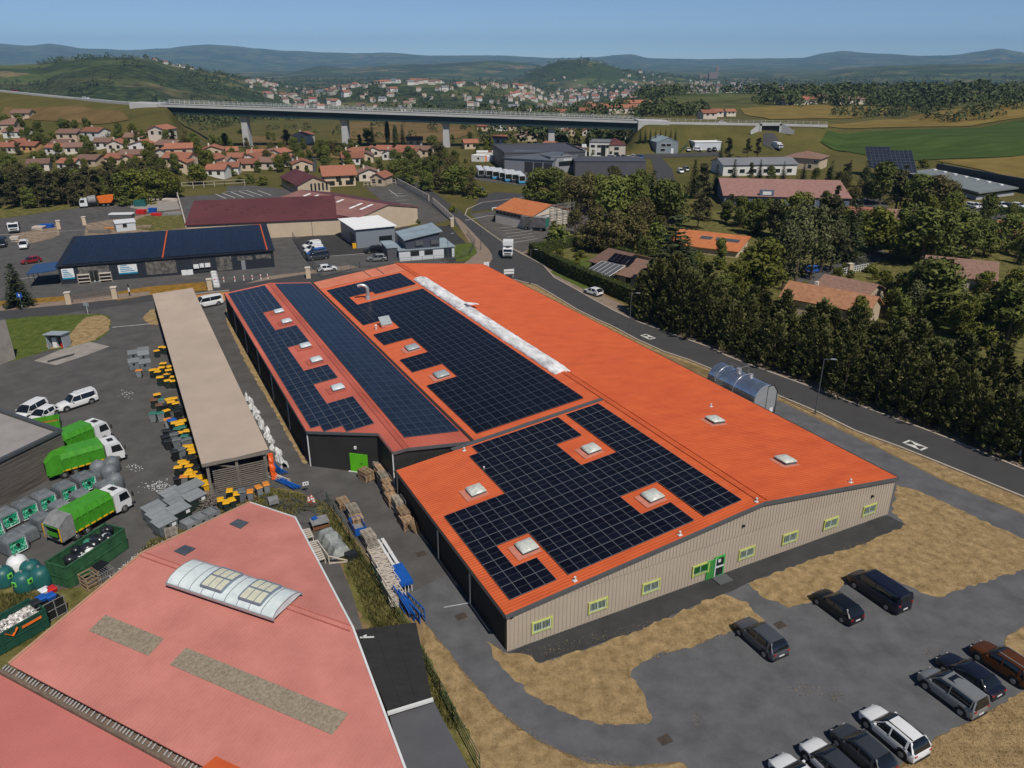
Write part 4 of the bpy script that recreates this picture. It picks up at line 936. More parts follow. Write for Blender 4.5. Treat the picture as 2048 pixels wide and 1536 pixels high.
def refuse_truck(label, loc, rz, opened=False):
    t = thing('refuse_truck', label, 'truck', loc, rz, 'green refuse trucks in the yard')
    truck_cab(t, 2.6); w = 1.24
    mb = MB(); mb.box((-.6, 0, .75), (7.4, .9, .35)); mb.box((-.2, 0, .95), (5.6, 2.3, .12)); mb.build('chassis', TRIMB, t)
    mb = MB(); pr = [(-w, 1.05), (-w - .03, 2.6), (-w + .22, 3.25), (w - .22, 3.25), (w + .03, 2.6), (w, 1.05)]
    mb.loft([[(x, a, b) for a, b in pr] for x in (-2.6, 2.4)])
    for k in range(7):
        x = -2.5 + .79 * k
        for sg in (-1, 1): mb.box((x, sg * (w + .09), 1.85), (.16, .2, 1.5)); mb.bar((x, sg * (w + .08), 2.6), (x, sg * (w - .17), 3.26), .14, .12)
    for sg in (-1, 1): mb.box((-.1, sg * (w + .06), 2.62), (5.05, .08, .1))
    mb.build('body', GREENT, t)
    mb = MB()
    for sg in (-1, 1): mb.box((-.1, sg * (w + .05), 1.08), (5.1, .09, .14))
    mb.build('side_stripe', YELLOW, t)
    mb = MB()
    for sg in (-1, 1):
        P = [(-2.62, sg * w, 1.0), (-2.62, sg * w, 3.3), (-3.3, sg * w, 3.3), (-4.4, sg * w, 2.5), (-4.5, sg * w, 1.1), (-3.9, sg * w, .75)]
        Q = [(x, y - sg * .1, z) for x, y, z in P]
        mb.add(P + Q, [tuple(range(6)), tuple(range(11, 5, -1))] + [(k, k + 6, (k + 1) % 6 + 6, (k + 1) % 6) for k in range(6)])
    mb.slab([(-2.62, -w, 3.3), (-2.62, w, 3.3), (-3.3, w, 3.32), (-3.3, -w, 3.32)], .08); mb.slab([(-3.3, -w, 3.32), (-3.3, w, 3.32), (-4.4, w, 2.52), (-4.4, -w, 2.52)], .08)
    mb.slab([(-2.7, -w, .95), (-2.7, w, .95), (-4.3, w, .85), (-4.3, -w, .85)], .1)
    tg = mb.build('tailgate', GREYM if opened else GREENT, t)
    mb = MB(); mb.slab([(-4.42, -w * .9, 2.45), (-4.42, w * .9, 2.45), (-3.5, w * .9, 1.5), (-3.5, -w * .9, 1.5)], .08); mb.box((-4.4, .0, 1.5), (.08, w * 1.2, .5)); mb.build('hopper', GREENT if opened else TRIMB, tg)
    if opened:
        mb = MB(); mb.bar((-4.45, -w, .9), (-4.45, -w, 2.5), .1); mb.bar((-4.45, w, .9), (-4.45, w, 2.5), .1); mb.build('guard', YELLOW, tg)
    wheels(t, (3.7, -1.3, -2.6), 2.45); t.scale = (.86, .9, .9)
    return t
td = heading((60, 905), (190, 850))
refuse_truck('farther green refuse truck of the pair backed up to the timber clad wall', G(150, 902), td)
refuse_truck('nearer green refuse truck of the pair backed up to the timber clad wall', G(170, 937), heading((150, 945), (240, 918)))
refuse_truck('green refuse truck with open grey hopper between the grey containers and the green skip', G(182, 1052), heading((110, 1090), (240, 1015)), True)
bt = thing('box_truck', 'white box truck driving on the road beside the clipped hedge', 'truck', G(1016, 512), heading((1018, 490), (1014, 520)))
truck_cab(bt, .9, L=1.9, W_=2.2, H=2.4)
mb = MB(); mb.box((-1.4, 0, 2.0), (4.4, 2.4, 2.5)); mb.box((1.0, 0, 3.0), (.9, 2.2, .5)); mb.build('box', WHITEMET, bt); wheels(bt, (1.9, -2.2), 2.2, .42)
tr = thing('box_trailer', 'box trailer with dark curtain sides and a teal rear, parked by the workshop', 'trailer', G(1070, 460), heading((1090, 462), (1050, 458)))
mb = MB(); mb.box((0, 0, 2.3), (7.2, 2.5, 2.6)); mb.build('body', mat('dark_curtain', (.06, .055, .055), c2=(.14, .13, .13), var=.3, scale=1.2), tr)
mb = MB(); mb.box((-3.62, 0, 2.3), (.06, 2.4, 2.5)); mb.build('rear_door', mat('teal_door', (.03, .16, .13), var=.15), tr)
mb = MB(); mb.box((0, 0, 3.63), (7.3, 2.6, .08)); mb.build('roof', GREYM, tr); wheels(tr, (-2.2, 2.2), 2.4, .45)
tk = thing('tanker_truck', 'truck with white cab, grey drum and bright orange skip in the storage yard', 'truck', G(200, 413), heading((225, 412), (175, 415)))
truck_cab(tk, 3.2); mb = MB(); mb.box((0, 0, .85), (8, 1, .4)); mb.build('chassis', TRIMB, tk)
mb = MB(); mb.tube((.7, 0, 2.3), (2.9, 0, 2.2), 1.35, 1.2, n=18); mb.build('drum', GREYM, tk, smooth=40)
mb = MB(); mb.loft([[(-4.2, -1.2, 2.2), (-4.2, 1.2, 2.2), (-4.3, 1.25, 3.2), (-4.3, -1.25, 3.2)], [(-3.4, -1.2, 1.2), (-3.4, 1.2, 1.2), (-3.6, 1.25, 3.4), (-3.6, -1.25, 3.4)], [(-.2, -1.2, 1.2), (-.2, 1.2, 1.2), (.3, 1.25, 3.1), (.3, -1.25, 3.1)]]); mb.build('orange_skip', mat('orange_steel', (.68, .14, .01), var=.1), tk)
wheels(tk, (4.2, -1.2, -2.5), 2.4)
fk = thing('flatbed_truck', 'white cabbed flatbed truck at the gate of the storage yard', 'truck', G(30, 462), heading((35, 440), (30, 470)))
truck_cab(fk, 1.6, H=2.7); mb = MB(); mb.box((-1.6, 0, 1.05), (6, 2.3, .25)); mb.box((1.4, 0, 1.6), (.1, 2.3, 1.2)); mb.build('flatbed', TRIMB, fk); wheels(fk, (2.6, -2.6), 2.4)
BUSB = mat('bus_blue', (.06, .30, .52), rough=.4, var=.1)
def bus(label, loc, rz, low):
    t = thing('coach', label, 'bus', loc, rz, 'coaches parked in front of the depot')
    mb = MB(); mb.loft([[(x, -1.25 * s_, .4), (x, 1.25 * s_, .4), (x, 1.25 * s_, 1.5), (x, 1.25 * s_, 2.9), (x, 1.0 * s_, 3.3), (x, -1.0 * s_, 3.3), (x, -1.25 * s_, 2.9), (x, -1.25 * s_, 1.5)] for x, s_ in ((-6, .96), (-5.8, 1), (5.7, 1), (6, .93))]); mb.build('body', P_WHITE, t)
    mb = MB()
    for sg in (-1, 1): mb.box((0, sg * 1.25, 2.15), (11, .04, 1.1))
    mb.box((6.0, 0, 2.1), (.06, 2.1, 1.7)); mb.build('windows', CGLASS, t)
    mb = MB()
    for sg in (-1, 1): mb.box((1.5, sg * 1.25, .85), (9, .04, .8))
    mb.box((6.0, 0, .8), (.08, 2.3, .7)); mb.build('lower_panel', low, t)
    wheels(t, (4, -3.4), 2.5, .5)
for k, (px, low) in enumerate((((960, 352), P_DGREY), ((975, 353), P_DGREY), ((988, 355), BUSB), ((1001, 357), P_DGREY), ((1013, 360), BUSB), ((1026, 361), P_DGREY), ((1040, 364), BUSB))):
    bus(f'white roofed coach, {ORD[k]} in the depot row from the white cabins', T(*px), heading((1000, 348), (1012, 362)) , low)
def lorry_far(px, d, lab):
    o = T(*px); t = thing('panel_truck', lab, 'truck', o, heading(px, (px[0] + d[0], px[1] + d[1])))
    truck_cab(t, 1.2, L=1.8, W_=2.2, H=2.5); mb = MB(); mb.box((-1.2, 0, 1.9), (4.6, 2.3, 2.6)); mb.build('box', WHITEMET, t); wheels(t, (2.1, -2), 2.2, .4)
lorry_far((1555, 298), (10, 2), 'white panel truck by the road under the bypass')
lorry_far((1247, 280), (2, 8), 'white truck behind the white house with the maroon roof')
lorry_far((1168, 303), (2, 8), 'white truck tucked against the white flat roofed office')
k = 0
def far_cars(row_, g, lab, kinds=('hatch', 'suv', 'mpv'), seed=1):
    rnd = random.Random(seed); made = []
    for i, (px, d, pm) in enumerate(row_):
        o = T(*px); d_ = T(px[0] + d[0], px[1] + d[1]) - o
        make_car(rnd.choice(kinds), pm, lab(i), o, atan2(d_.y, d_.x), g)
far_cars([((1218, 316), (2, 6), P_WHITE), ((1225, 318), (2, 6), P_WHITE), ((1236, 316), (2, 6), P_NAVY), ((1246, 317), (2, 6), P_BLACK), ((1257, 318), (2, 6), P_WHITE), ((1266, 316), (2, 6), P_WHITE), ((1275, 316), (2, 6), P_SILV), ((1282, 317), (2, 6), P_BLUE)], 'cars below the white office', lambda i: f'{ORD[i]} car in the row below the white office with the maroon roof')
far_cars([((1377, 302), (1, 6), P_WHITE), ((1395, 302), (6, 1), P_WHITE), ((1418, 302), (3, 5), P_BLACK), ((1428, 301), (3, 5), P_NAVY)], 'cars at the low grey hall', lambda i: f'{ORD[i]} car from the green fence beside the low pale grey hall')
far_cars([((1361, 346), (6, 3), P_WHITE), ((1372, 342), (6, 3), P_SILV)], 'cars below the grass bank', lambda i: ('white van' if i == 0 else 'silver car') + ' parked below the grass bank beside the access road', ('mpv',))
far_cars([((1920, 418), (5, 1), P_WHITE), ((1945, 417), (5, 1), P_WHITE), ((1956, 416), (5, 1), P_WHITE), ((1976, 420), (6, 2), P_WHITE), ((1985, 414), (5, 1), P_WHITE), ((2004, 415), (6, 2), P_WHITE), ((2017, 417), (5, 1), P_DGREY), ((2036, 416), (6, 1), P_WHITE)], 'cars by the low modern hall', lambda i: f'{ORD[i]} car along the verge before the low black hall with flat roof')
put('hatch', (1792, 466), (10, -3), P_WHITE, 'white car under the beige carport')
put('suv', (1627, 545), (10, -3), P_BLUE, 'dark blue car under the weeping trees in the lane')
put('mpv', (175, 199 + 204), (5, 1), P_RED, 'small red van beside the truck with the orange skip', cat='van') if False else None
put('hatch', (243, 405), (2, 8), P_RED, 'small red car beside the truck with the orange skip')
WOODP = mat('pallet_wood', (.24, .15, .085), c2=(.36, .25, .16), rough=.9, var=.15, scale=3, orand=.3)
DKPLA = mat('dark_green_plastic', (.016, .026, .022), rough=.5, var=.15, orand=.3)
BLPLA = mat('black_plastic', (.014, .015, .017), rough=.5, var=.15, orand=.3)
GRPLA = mat('grey_plastic', (.20, .215, .225), rough=.55, var=.12, scale=2, orand=.15)
GRPLA2 = mat('slate_plastic', (.105, .12, .13), c2=(.15, .165, .18), rough=.55, var=.12, scale=1.5, orand=.15)
TEALP = mat('teal_plastic', (.012, .085, .085), c2=(.02, .12, .115), rough=.45, var=.1, scale=1.2)
TEALL = mat('sea_green_plastic', (.03, .16, .12), rough=.5, var=.1)
ORANL = mat('orange_plastic', (.60, .22, .03), rough=.5, var=.1)
BROWNP = mat('brown_plastic', (.16, .07, .035), rough=.6, var=.2)
BLUEP = mat('blue_steel', (.010, .085, .36), rough=.45, var=.15, scale=3)
CREAM = mat('cream_steel', (.52, .46, .40), rough=.6, var=.15, scale=3)
WHITEB = mat('white_plastic', (.68, .69, .70), rough=.5, var=.1, scale=3)
REDP = mat('red_plastic', (.5, .02, .02), rough=.5, var=.1)
def shard():
    m = mat('shard_print', (.0, .25, .14), rough=.5); N = m.node_tree.nodes; L = m.node_tree.links
    vo = N.new('ShaderNodeTexVoronoi'); vo.inputs['Scale'].default_value = 9; tc = N.new('ShaderNodeTexCoord'); L.new(tc.outputs['Object'], vo.inputs['Vector'])
    s = N.new('ShaderNodeSeparateColor'); L.new(vo.outputs['Color'], s.inputs['Color']); r = N.new('ShaderNodeValToRGB'); e = r.color_ramp.elements
    for q, c in ((.3, (.0, .14, .08)), (.55, (.01, .33, .16)), (.8, (.05, .52, .33))): x = e.new(q); x.color = (*c, 1)
    e[0].color = (.0, .10, .03, 1); e[-1].color = (.45, .75, .62, 1); L.new(s.outputs['Red'], r.inputs['Fac']); L.new(r.outputs['Color'], N['Principled BSDF'].inputs['Base Color'])
    return m
SHARD = shard()
def bin_proto(bodym, lidm, W_=.58, D=.72, H=1.05, name='wheelie_bin'):
    t = thing(name, 'x', 'bin')
    mb = MB(); mb.loft([[(-D * .38, -W_ * .38, .06), (D * .38, -W_ * .38, .06), (D * .38, W_ * .38, .06), (-D * .38, W_ * .38, .06)], [(-D * .5, -W_ * .47, H * .92), (D * .46, -W_ * .47, H * .92), (D * .46, W_ * .47, H * .92), (-D * .5, W_ * .47, H * .92)], [(-D * .52, -W_ * .52, H * .92), (D * .5, -W_ * .52, H * .92), (D * .5, W_ * .52, H * .92), (-D * .52, W_ * .52, H * .92)], [(-D * .52, -W_ * .52, H * .96), (D * .5, -W_ * .52, H * .96), (D * .5, W_ * .52, H * .96), (-D * .52, W_ * .52, H * .96)]]); mb.build('body', bodym, t)
    mb = MB(); mb.loft([[(-D * .56, -W_ * .54, H * .965), (D * .54, -W_ * .54, H * .965), (D * .54, W_ * .54, H * .965), (-D * .56, W_ * .54, H * .965)], [(-D * .56, -W_ * .54, H), (D * .52, -W_ * .53, H), (D * .52, W_ * .53, H), (-D * .56, W_ * .53, H)], [(-D * .5, -W_ * .4, H * 1.05), (D * .36, -W_ * .4, H * 1.05), (D * .36, W_ * .4, H * 1.05), (-D * .5, W_ * .4, H * 1.05)]]); mb.tube((-D * .6, -W_ * .45, H * .97), (-D * .6, W_ * .45, H * .97), .03, n=6); mb.build('lid', lidm, t)
    for sg in (-1, 1):
        mb = MB(); mb.tube((-D * .42, sg * W_ * .36, .1), (-D * .42, sg * W_ * .46, .1), .1, n=10); mb.build('wheel', TYRE, t)
    return t
BINK = {'y': (DKPLA, YELLOW, 'yellow lidded dark bin'), 'k': (BLPLA, BLPLA, 'all black bin'), 'g': (GRPLA2, GRPLA2, 'slate grey bin'), 't': (GRPLA, TEALL, 'sea-green lidded pale bin'), 'b': (BLPLA, BLUEP, 'blue lidded bin'), 'o': (GRPLA, ORANL, 'orange lidded grey bin'), 'n': (DKPLA, BROWNP, 'brown lidded bin'), 's': (DKPLA, TEALL, 'sea-green lidded dark bin')}
PRO = {}
BINS = '345,70,y 300,105,y 385,75,y 365,232,y 350,270,y 300,285,y 265,300,y 310,308,y 435,268,y 415,295,y 400,330,y 440,318,k 460,355,y 335,370,y 375,358,k 405,395,y 460,395,y 130,295,o 305,530,y 275,585,n 345,575,t 420,580,y 465,570,y 440,608,y 482,612,y 395,680,y 330,635,n 375,632,k 265,715,t 335,712,t 500,690,k 545,650,k 405,770,o 450,785,b 478,805,y 550,788,y 522,825,y 580,775,y 545,850,s 500,860,s 535,890,y 600,885,y 455,880,k 470,920,g 570,930,s 395,885,k 385,940,k 410,975,k 495,970,g 560,965,g 620,950,g 590,1030,y 640,1020,y 635,1055,y 650,1088,y 535,1060,g 475,1080,k 680,1130,y 600,1140,k 640,1150,k 545,1175,y 570,1195,y 610,1210,y 505,1225,y 620,1250,y 560,1250,k 565,1318,o 610,1300,y 655,1283,y 660,1310,y 500,1330,k 690,1240,k 720,1295,k'
rnd = random.Random(7); cnt = {}
zone = lambda y: ('by the far slate crates' if y < 420 else 'in the middle group by the open shed' if y < 800 else 'in the long group by the open shed' if y < 1120 else 'at the near corner of the open shed')
TEARS = ''
for i, s in enumerate(BINS.split()):
    x, y, k = s.split(','); x, y = int(x), int(y); u, v = 250 + x * .2083, 680 + y * .2083
    p = G(u, v, 1.05); p.z = 0
    if k not in PRO: PRO[k] = bin_proto(*BINK[k][:2]); o = PRO[k]; index_kids(o)
    else: o = dup(PRO[k], p, 0)
    z = zone(y); n = cnt.get((k, z), 0); cnt[(k, z)] = n + 1
    o.location = p; o.rotation_euler = (0, 0, TH + pi + rnd.uniform(-.35, .35)); s_ = rnd.uniform(1.05, 1.28); o.scale = (s_, s_, s_)
    o['label'] = f'{ordi(n)} {BINK[k][2]} from afar {z}'; o['group'] = 'bins along the open shed'
for i, (u, v, k, lab) in enumerate(((459, 982, 'y', 'yellow lidded bin against the slatted wall, beside the pale grey one'), (473, 988, 'y', 'second yellow lidded bin against the slatted wall'), (441, 1000, 'y', 'yellow lidded bin at the brush pile end of the slatted wall'), (452, 1005, 'y', 'yellow lidded bin in the grass just below the slatted wall'), (464, 1000, 'y', 'yellow lidded bin leaning on the others in front of the slatted wall'), (484, 985, 'g', 'grey bin with a white notice against the slatted wall'), (500, 984, 'o', 'first orange lidded bin from the grey one along the slatted wall'), (517, 975, 'o', 'second orange lidded bin from the grey one along the slatted wall'), (532, 969, 'o', 'orange lidded bin at the blue tube end of the slatted wall'))):
    p = G(u, v, 1.05); p.z = 0; dup(PRO[k], p, TH - pi / 2 + rnd.uniform(-.2, .2), lab, 'bins against the slatted wall')
big = bin_proto(YELLOW, YELLOW, 1.25, .95, 1.2, 'wheeled_container'); big.location = G(404, 972); big.rotation_euler = (0, 0, TH); big['label'] = 'big all yellow wheeled container behind its twin at the shed corner'; big['group'] = 'yellow wheeled containers'
b2 = dup(big, G(411, 985), TH, 'big all yellow wheeled container touching the corner post of the open shed', 'yellow wheeled containers')
def bulk(name, label, loc, rz, m, L=1.9, W_=1.35, H=1.5, group=None, sign=True):
    t = thing(name, label, 'container', loc, rz, group)
    mb = MB(); mb.loft([[(-L / 2 * k, -W_ / 2 * k, z), (L / 2 * k, -W_ / 2 * k, z), (L / 2 * k, W_ / 2 * k, z), (-L / 2 * k, W_ / 2 * k, z)] for k, z in ((.92, .08), (1, .5), (1, H * .9))])
    for x in (-.3, .3): mb.box((x * L, 0, H * .45), (.06, W_ + .06, H * .7))
    mb.build('body', m, t)
    mb = MB(); mb.slab([(-L / 2 - .06, -W_ / 2 - .06, H * .92), (L / 2 + .06, -W_ / 2 - .06, H * .92), (L / 2 + .06, W_ / 2 + .06, H * 1.06), (-L / 2 - .06, W_ / 2 + .06, H * 1.06)], .09); mb.box((0, 0, H * 1.0), (L * .8, .06, .08)); mb.build('lid', GRPLA, t)
    if sign: mb = MB(); mb.box((L * .28, -W_ / 2 - .06, H * .68), (.42, .03, .32)); mb.build('notice', WHITEB, t)
    mb = MB(); mb.tube((-L * .05, -W_ / 2 - .05, H * .72), (-L * .05, -W_ / 2 + .02, H * .72), .17, n=14); mb.build('opening', BLPLA, t)
    return t
bh = heading((300, 1040), (345, 1018))
for i, (u, v, m, lab) in enumerate(((312, 1038, GRPLA2, 'grey bulk container at the yard end of the cluster, lid sloping'), (322, 1051, GRPLA2, 'grey bulk container in the middle of the near row of the cluster'), (333, 1066, GRPLA2, 'grey bulk container with white notice beside the tall pallet stack'), (361, 1040, DKPLA, 'dark bodied bulk container with two white notices on its side'), (346, 1008, GRPLA2, 'grey bulk container second from the slatted wall in the cluster'), (356, 1022, GRPLA2, 'grey bulk container between the dark bodied one and the flat lidded one'), (392, 1014, DKPLA, 'grey lidded container beside the pile of broken brushwood'), (383, 996, BLPLA, 'wide black container with a flat lid nearest the yellow ones'))):
    bulk('bulk_container', lab, G(u, v), bh, m, L=1.9 if i < 7 else 2.6, group='grey bulk containers by the open shed', sign=i in (2, 3, 6))
for i, (u, v) in enumerate(((270, 722), (290, 716), (271, 739), (293, 741), (290, 724))):
    bulk('bulk_container', ['slate crate container behind the front pair at the far end of the bins', 'slate crate container touching the yellow bins at the far end', 'front slate crate container standing over an orange lidded bin', 'front slate crate container beside the green printed one', 'low slate crate container in the second line at the far end'][i], G(u, v), TH, GRPLA2, 1.5, 1.3, 1.5, 'slate containers at the far end of the shed', False)
def bottle_box(label, loc, rz, printed=True, s=1.0):
    t = thing('bottle_container', label, 'container', loc, rz, 'grey bottle containers along the timber clad wall')
    w = .92 * s; mb = MB()
    mb.loft([[(-w * k, -w * k, z), (w * k, -w * k, z), (w * k, w * k, z), (-w * k, w * k, z)] for k, z in ((.86, .05), (1, .25), (1, 1.35 * s), (.94, 1.62 * s), (.72, 1.85 * s), (.4, 1.92 * s))]); mb.build('body', GRPLA2, t)
    if printed:
        mb = MB(); mb.box((0, -w - .02, .92 * s), (1.36 * s, .05, 1.18 * s)); mb.build('printed_front', SHARD, t)
        mb = MB(); mb.box((0, -w - .03, .30 * s), (1.5 * s, .06, .07)); mb.box((.72 * s, -w - .03, .9 * s), (.06, .06, 1.2 * s)); mb.build('trim', WHITEB, t)
    mb = MB(); mb.tube((0, -w - .09, 1.08 * s), (0, -w + .02, 1.08 * s), .17, n=14); mb.build('opening', BLPLA, t)
    mb = MB(); mb.box((0, 0, 1.95 * s), (.5, .08, .08)); mb.build('lifting_lug', GREYM, t)
    return t
rw = heading((15, 1050), (170, 978))
for i, (u, v) in enumerate(((172, 978), (133, 997), (92, 1016), (54, 1034), (15, 1052), (-16, 1075), (30, 1103))):
    bottle_box(f'{ORD[i]} green printed grey bottle container from the refuse trucks along the boarded wall' if i < 6 else 'green printed grey bottle container set forward, between a plain one and the frame edge', G(u, v), rw + rnd.uniform(-.05, .05))
for i, (u, v, pr) in enumerate(((212, 990, True), (166, 1009, False), (124, 1031, True), (88, 1055, False), (56, 1082, False))):
    bottle_box(f'lower grey container, {ORD[i]} from the truck cab in the second row', G(u, v), rw + pi * .5 * (not pr) , pr, .85)
def igloo(label, loc, m, s=1., lime=True, rz=0., group=None):
    t = thing('bottle_bank', label, 'container', loc, rz, group)
    mb = MB(); rings = []
    for r, z in ((.78, .04), (.86, .2), (.84, .9), (.76, 1.25), (.6, 1.5), (.36, 1.65), (.1, 1.7)):
        rings.append([(r * s * cos(2 * pi * k / 20), r * s * sin(2 * pi * k / 20), z * s) for k in range(20)])
    mb.loft(rings); mb.build('body', m, t, smooth=40)
    if lime:
        for a in (-pi / 2, -pi / 2 + 1.5):
            d = V((cos(a), sin(a), 0)); mb = MB(); mb.box(tuple(d * .84 * s + V((0, 0, 1.05 * s))), (.08, .42 * s, .42 * s), rz=a); l = mb.build('label_plate', mat('lime_plate', (.16, .62, .10), rough=.5), t)
            mb = MB(); mb.box(tuple(d * .87 * s + V((0, 0, 1.05 * s))), (.08, .2 * s, .2 * s), rz=a); mb.build('opening', BLPLA, l)
    mb = MB(); mb.tube((0, 0, 1.66 * s), (0, 0, 1.82 * s), .1, n=8); mb.build('lifting_hook', GREYM, t)
    return t
for i, (u, v, m, l, lab) in enumerate(((12, 1168, TEALP, True, 'teal bottle bank at the edge of the picture'), (52, 1178, TEALP, True, 'teal bottle bank between two others, with two lime plates'), (66, 1155, TEALP, True, 'rear teal bottle bank just below the white dome'), (86, 1168, TEALP, False, 'teal bottle bank nearest the green skip'), (40, 1145, WHITEB, False, 'white domed bank behind the teal ones'), (226, 942, GRPLA2, False, 'rear grey dome bank beside the refuse truck cab'), (222, 958, GRPLA2, False, 'grey dome bank in the middle of the cluster near the truck cabs'), (233, 976, GRPLA2, False, 'grey dome bank at the yard end of the cluster near the truck cabs'), (200, 950, GRPLA2, False, 'grey dome bank behind the printed bottle containers'))):
    igloo(lab, G(u, v), m, 1.05, l, -.3, 'teal bottle banks' if m is TEALP else 'grey dome banks' if m is GRPLA2 else None)
def skip(label, a, b, W_=2.35, H=2.1, m=None, deco=False):
    A, B = G(*a), G(*b); L = (B - A).length; t = thing('open_skip', label, 'skip', A, atan2((B - A).y, (B - A).x)); w = W_ / 2
    mb = MB()
    for sg in (-1, 1):
        mb.box((L / 2, sg * w, H / 2 + .1), (L, .08, H))
        for k in range(6): mb.box((L * (k + .5) / 6, sg * (w + .07), H / 2 + .1), (.1, .12, H))
        mb.box((L / 2, sg * w, H + .1), (L + .1, .16, .12)); mb.box((L / 2, sg * (w + .06), H * .55), (L, .08, .08))
    mb.build('side_wall', m, t)
    mb = MB()
    for x in (0, L):
        mb.box((x, 0, H / 2 + .1), (.08, W_, H)); mb.box((x, 0, H + .1), (.14, W_, .12))
        for y in (-.6, 0, .6): mb.box((x + (.06 if x else -.06), y * w, H / 2 + .1), (.12, .1, H))
        mb.box((x + (.06 if x else -.06), 0, H * .5), (.1, W_, .08))
    mb.build('end_wall', m, t)
    mb = MB(); mb.box((L / 2, 0, .16), (L - .1, W_ - .1, .12)); mb.build('floor', DIRT, t)
    mb = MB(); mb.tube((.3, -w, .1), (.3, w, .1), .1); mb.tube((L - .3, -w, .1), (L - .3, w, .1), .1); mb.build('rollers', GREYM, t)
    if deco:
        mb = MB()
        for sg in (-1, 1): mb.bar((L * .55, -w - .15, 1.2), (L * .55 + sg * .45, -w - .15, 1.7), .2, .03)
        mb.box((L * .8, -w - .15, 1.45), (1.5, .03, .22)); mb.build('orange_mark', mat('orange_paint', (.75, .16, .02)), t)
    return t, L, W_, H
SKG = mat('skip_green', (.022, .085, .035), c2=(.035, .115, .05), rough=.6, var=.2, scale=1.2)
sk1, L1, W1, H1 = skip('long dark green skip half filled with black rubbish bags', (122, 1172), (238, 1092), m=SKG)
def lump(rad, seed, m, name, flat=.75, n=7):
    r = random.Random(seed); mb = MB(); rings = []
    for i in range(1, n):
        ph = pi * i / n; rings.append([(rad * sin(ph) * cos(2 * pi * k / 9) * r.uniform(.8, 1.2), rad * sin(ph) * sin(2 * pi * k / 9) * r.uniform(.8, 1.2), rad * flat * (1 - cos(ph)) * r.uniform(.92, 1.05)) for k in range(9)])
    mb.loft(rings); return mb.build(name, m, smooth=70)
BAGK = mat('black_bag', (.014, .015, .018), rough=.3, var=.3, spec=.6, orand=.4)
bag = lump(.42, 1, BAGK, 'rubbish_bag'); bagw = lump(.36, 2, WHITEB, 'rubbish_bag'); bagb = lump(.36, 3, mat('green_bag', (.05, .22, .14), rough=.35), 'rubbish_bag')
R1 = Matrix.Rotation(sk1.rotation_euler.z, 4, 'Z'); rnd = random.Random(21)
for i in range(46):
    x = 1.6 + (L1 - 2.2) * ((i % 23) + rnd.random()) / 23; y = rnd.uniform(-.85, .85); z = (1.25 if i < 23 else 1.75) * (.78 + .22 * sst((x - 1.2) / 2.5)) + rnd.uniform(0, .2)
    src = bagw if i in (30, 37, 42, 26) else bagb if i == 33 else bag; p = sk1.location + R1 @ V((x, y, z - .2))
    o = src if src.get('category') is None else src.copy()
    if o is not src: COL.objects.link(o)
    o.location = p; o.rotation_euler = (rnd.uniform(-.5, .5), rnd.uniform(-.5, .5), rnd.uniform(0, 6)); s_ = rnd.uniform(1., 1.45); o.scale = (s_, s_, s_)
    tag(o, 'white rubbish bag among the black ones in the long green skip' if src is bagw else 'green rubbish bag on the black ones in the long green skip' if src is bagb else 'shiny black rubbish bag heaped in the long green skip', 'bag', 'white bags in the green skip' if src is bagw else 'black bags in the green skip' if src is bag else None)
sk2, L2, W2, H2 = skip('dark green skip with an orange mark, full of white rubble, beside the pink roof', (-75, 1335), (84, 1244), W_=2.4, H=1.7, m=mat('skip_teal', (.012, .065, .045), rough=.55, var=.15), deco=True)
R2 = Matrix.Rotation(sk2.rotation_euler.z, 4, 'Z'); mb = MB(); rnd = random.Random(5)
for i in range(900):
    x, y = rnd.uniform(.3, L2 - .3), rnd.uniform(-1.05, 1.05); z = 1.15 + .45 * (1 - (y / 1.1) ** 2) + rnd.uniform(-.1, .1); s_ = rnd.uniform(.05, .22)
    mb.box((x, y, z), (s_ * 1.6, s_, s_ * .6), M=Matrix.Rotation(rnd.uniform(0, 3), 3, V((rnd.uniform(-1, 1), rnd.uniform(-1, 1), rnd.uniform(-1, 1)))))
mb.box((L2 / 2, 0, .7), (L2 - .2, 2.1, .9)); rb = mb.build('rubble', mat('white_rubble', (.18, .15, .13), c2=(.72, .70, .68), rough=.9, var=.2, scale=4, island=.5)); rb.location = sk2.location; rb.rotation_euler = sk2.rotation_euler; tag(rb, None, None, None, 'stuff')
gs = thing('open_skip', 'bright green skip with yellow lining behind the timber clad building', 'skip', G(92, 862), TH); mb = MB()
for sg in (-1, 1): mb.box((0, sg * 1.1, .75), (3.4, .08, 1.5))
mb.box((1.7, 0, .75), (.08, 2.2, 1.5)); mb.box((-1.7, 0, .75), (.08, 2.2, 1.5)); mb.build('side_wall', GREENT, gs); mb = MB(); mb.box((0, 0, .9), (3.2, 2.0, .1)); mb.build('load', OCHRE, gs)
def pallet_mesh():
    mb = MB()
    for k in range(7): mb.box((0, -.54 + .18 * k, .13), (.8, .11, .022))
    for x in (-.35, 0, .35):
        mb.box((x, 0, .108), (.1, 1.19, .02))
        for y in (-.53, 0, .53): mb.box((x, y, .06), (.1, .13, .078))
        mb.box((x, 0, .012), (.1, 1.2, .02))
    return mb
pal = pallet_mesh().build('pallet', WOODP); pal2 = pallet_mesh().build('pallet', mat('grey_pallet_wood', (.22, .19, .155), c2=(.33, .29, .24), rough=.9, var=.15, orand=.25)); palused = set(); rnd = random.Random(9)
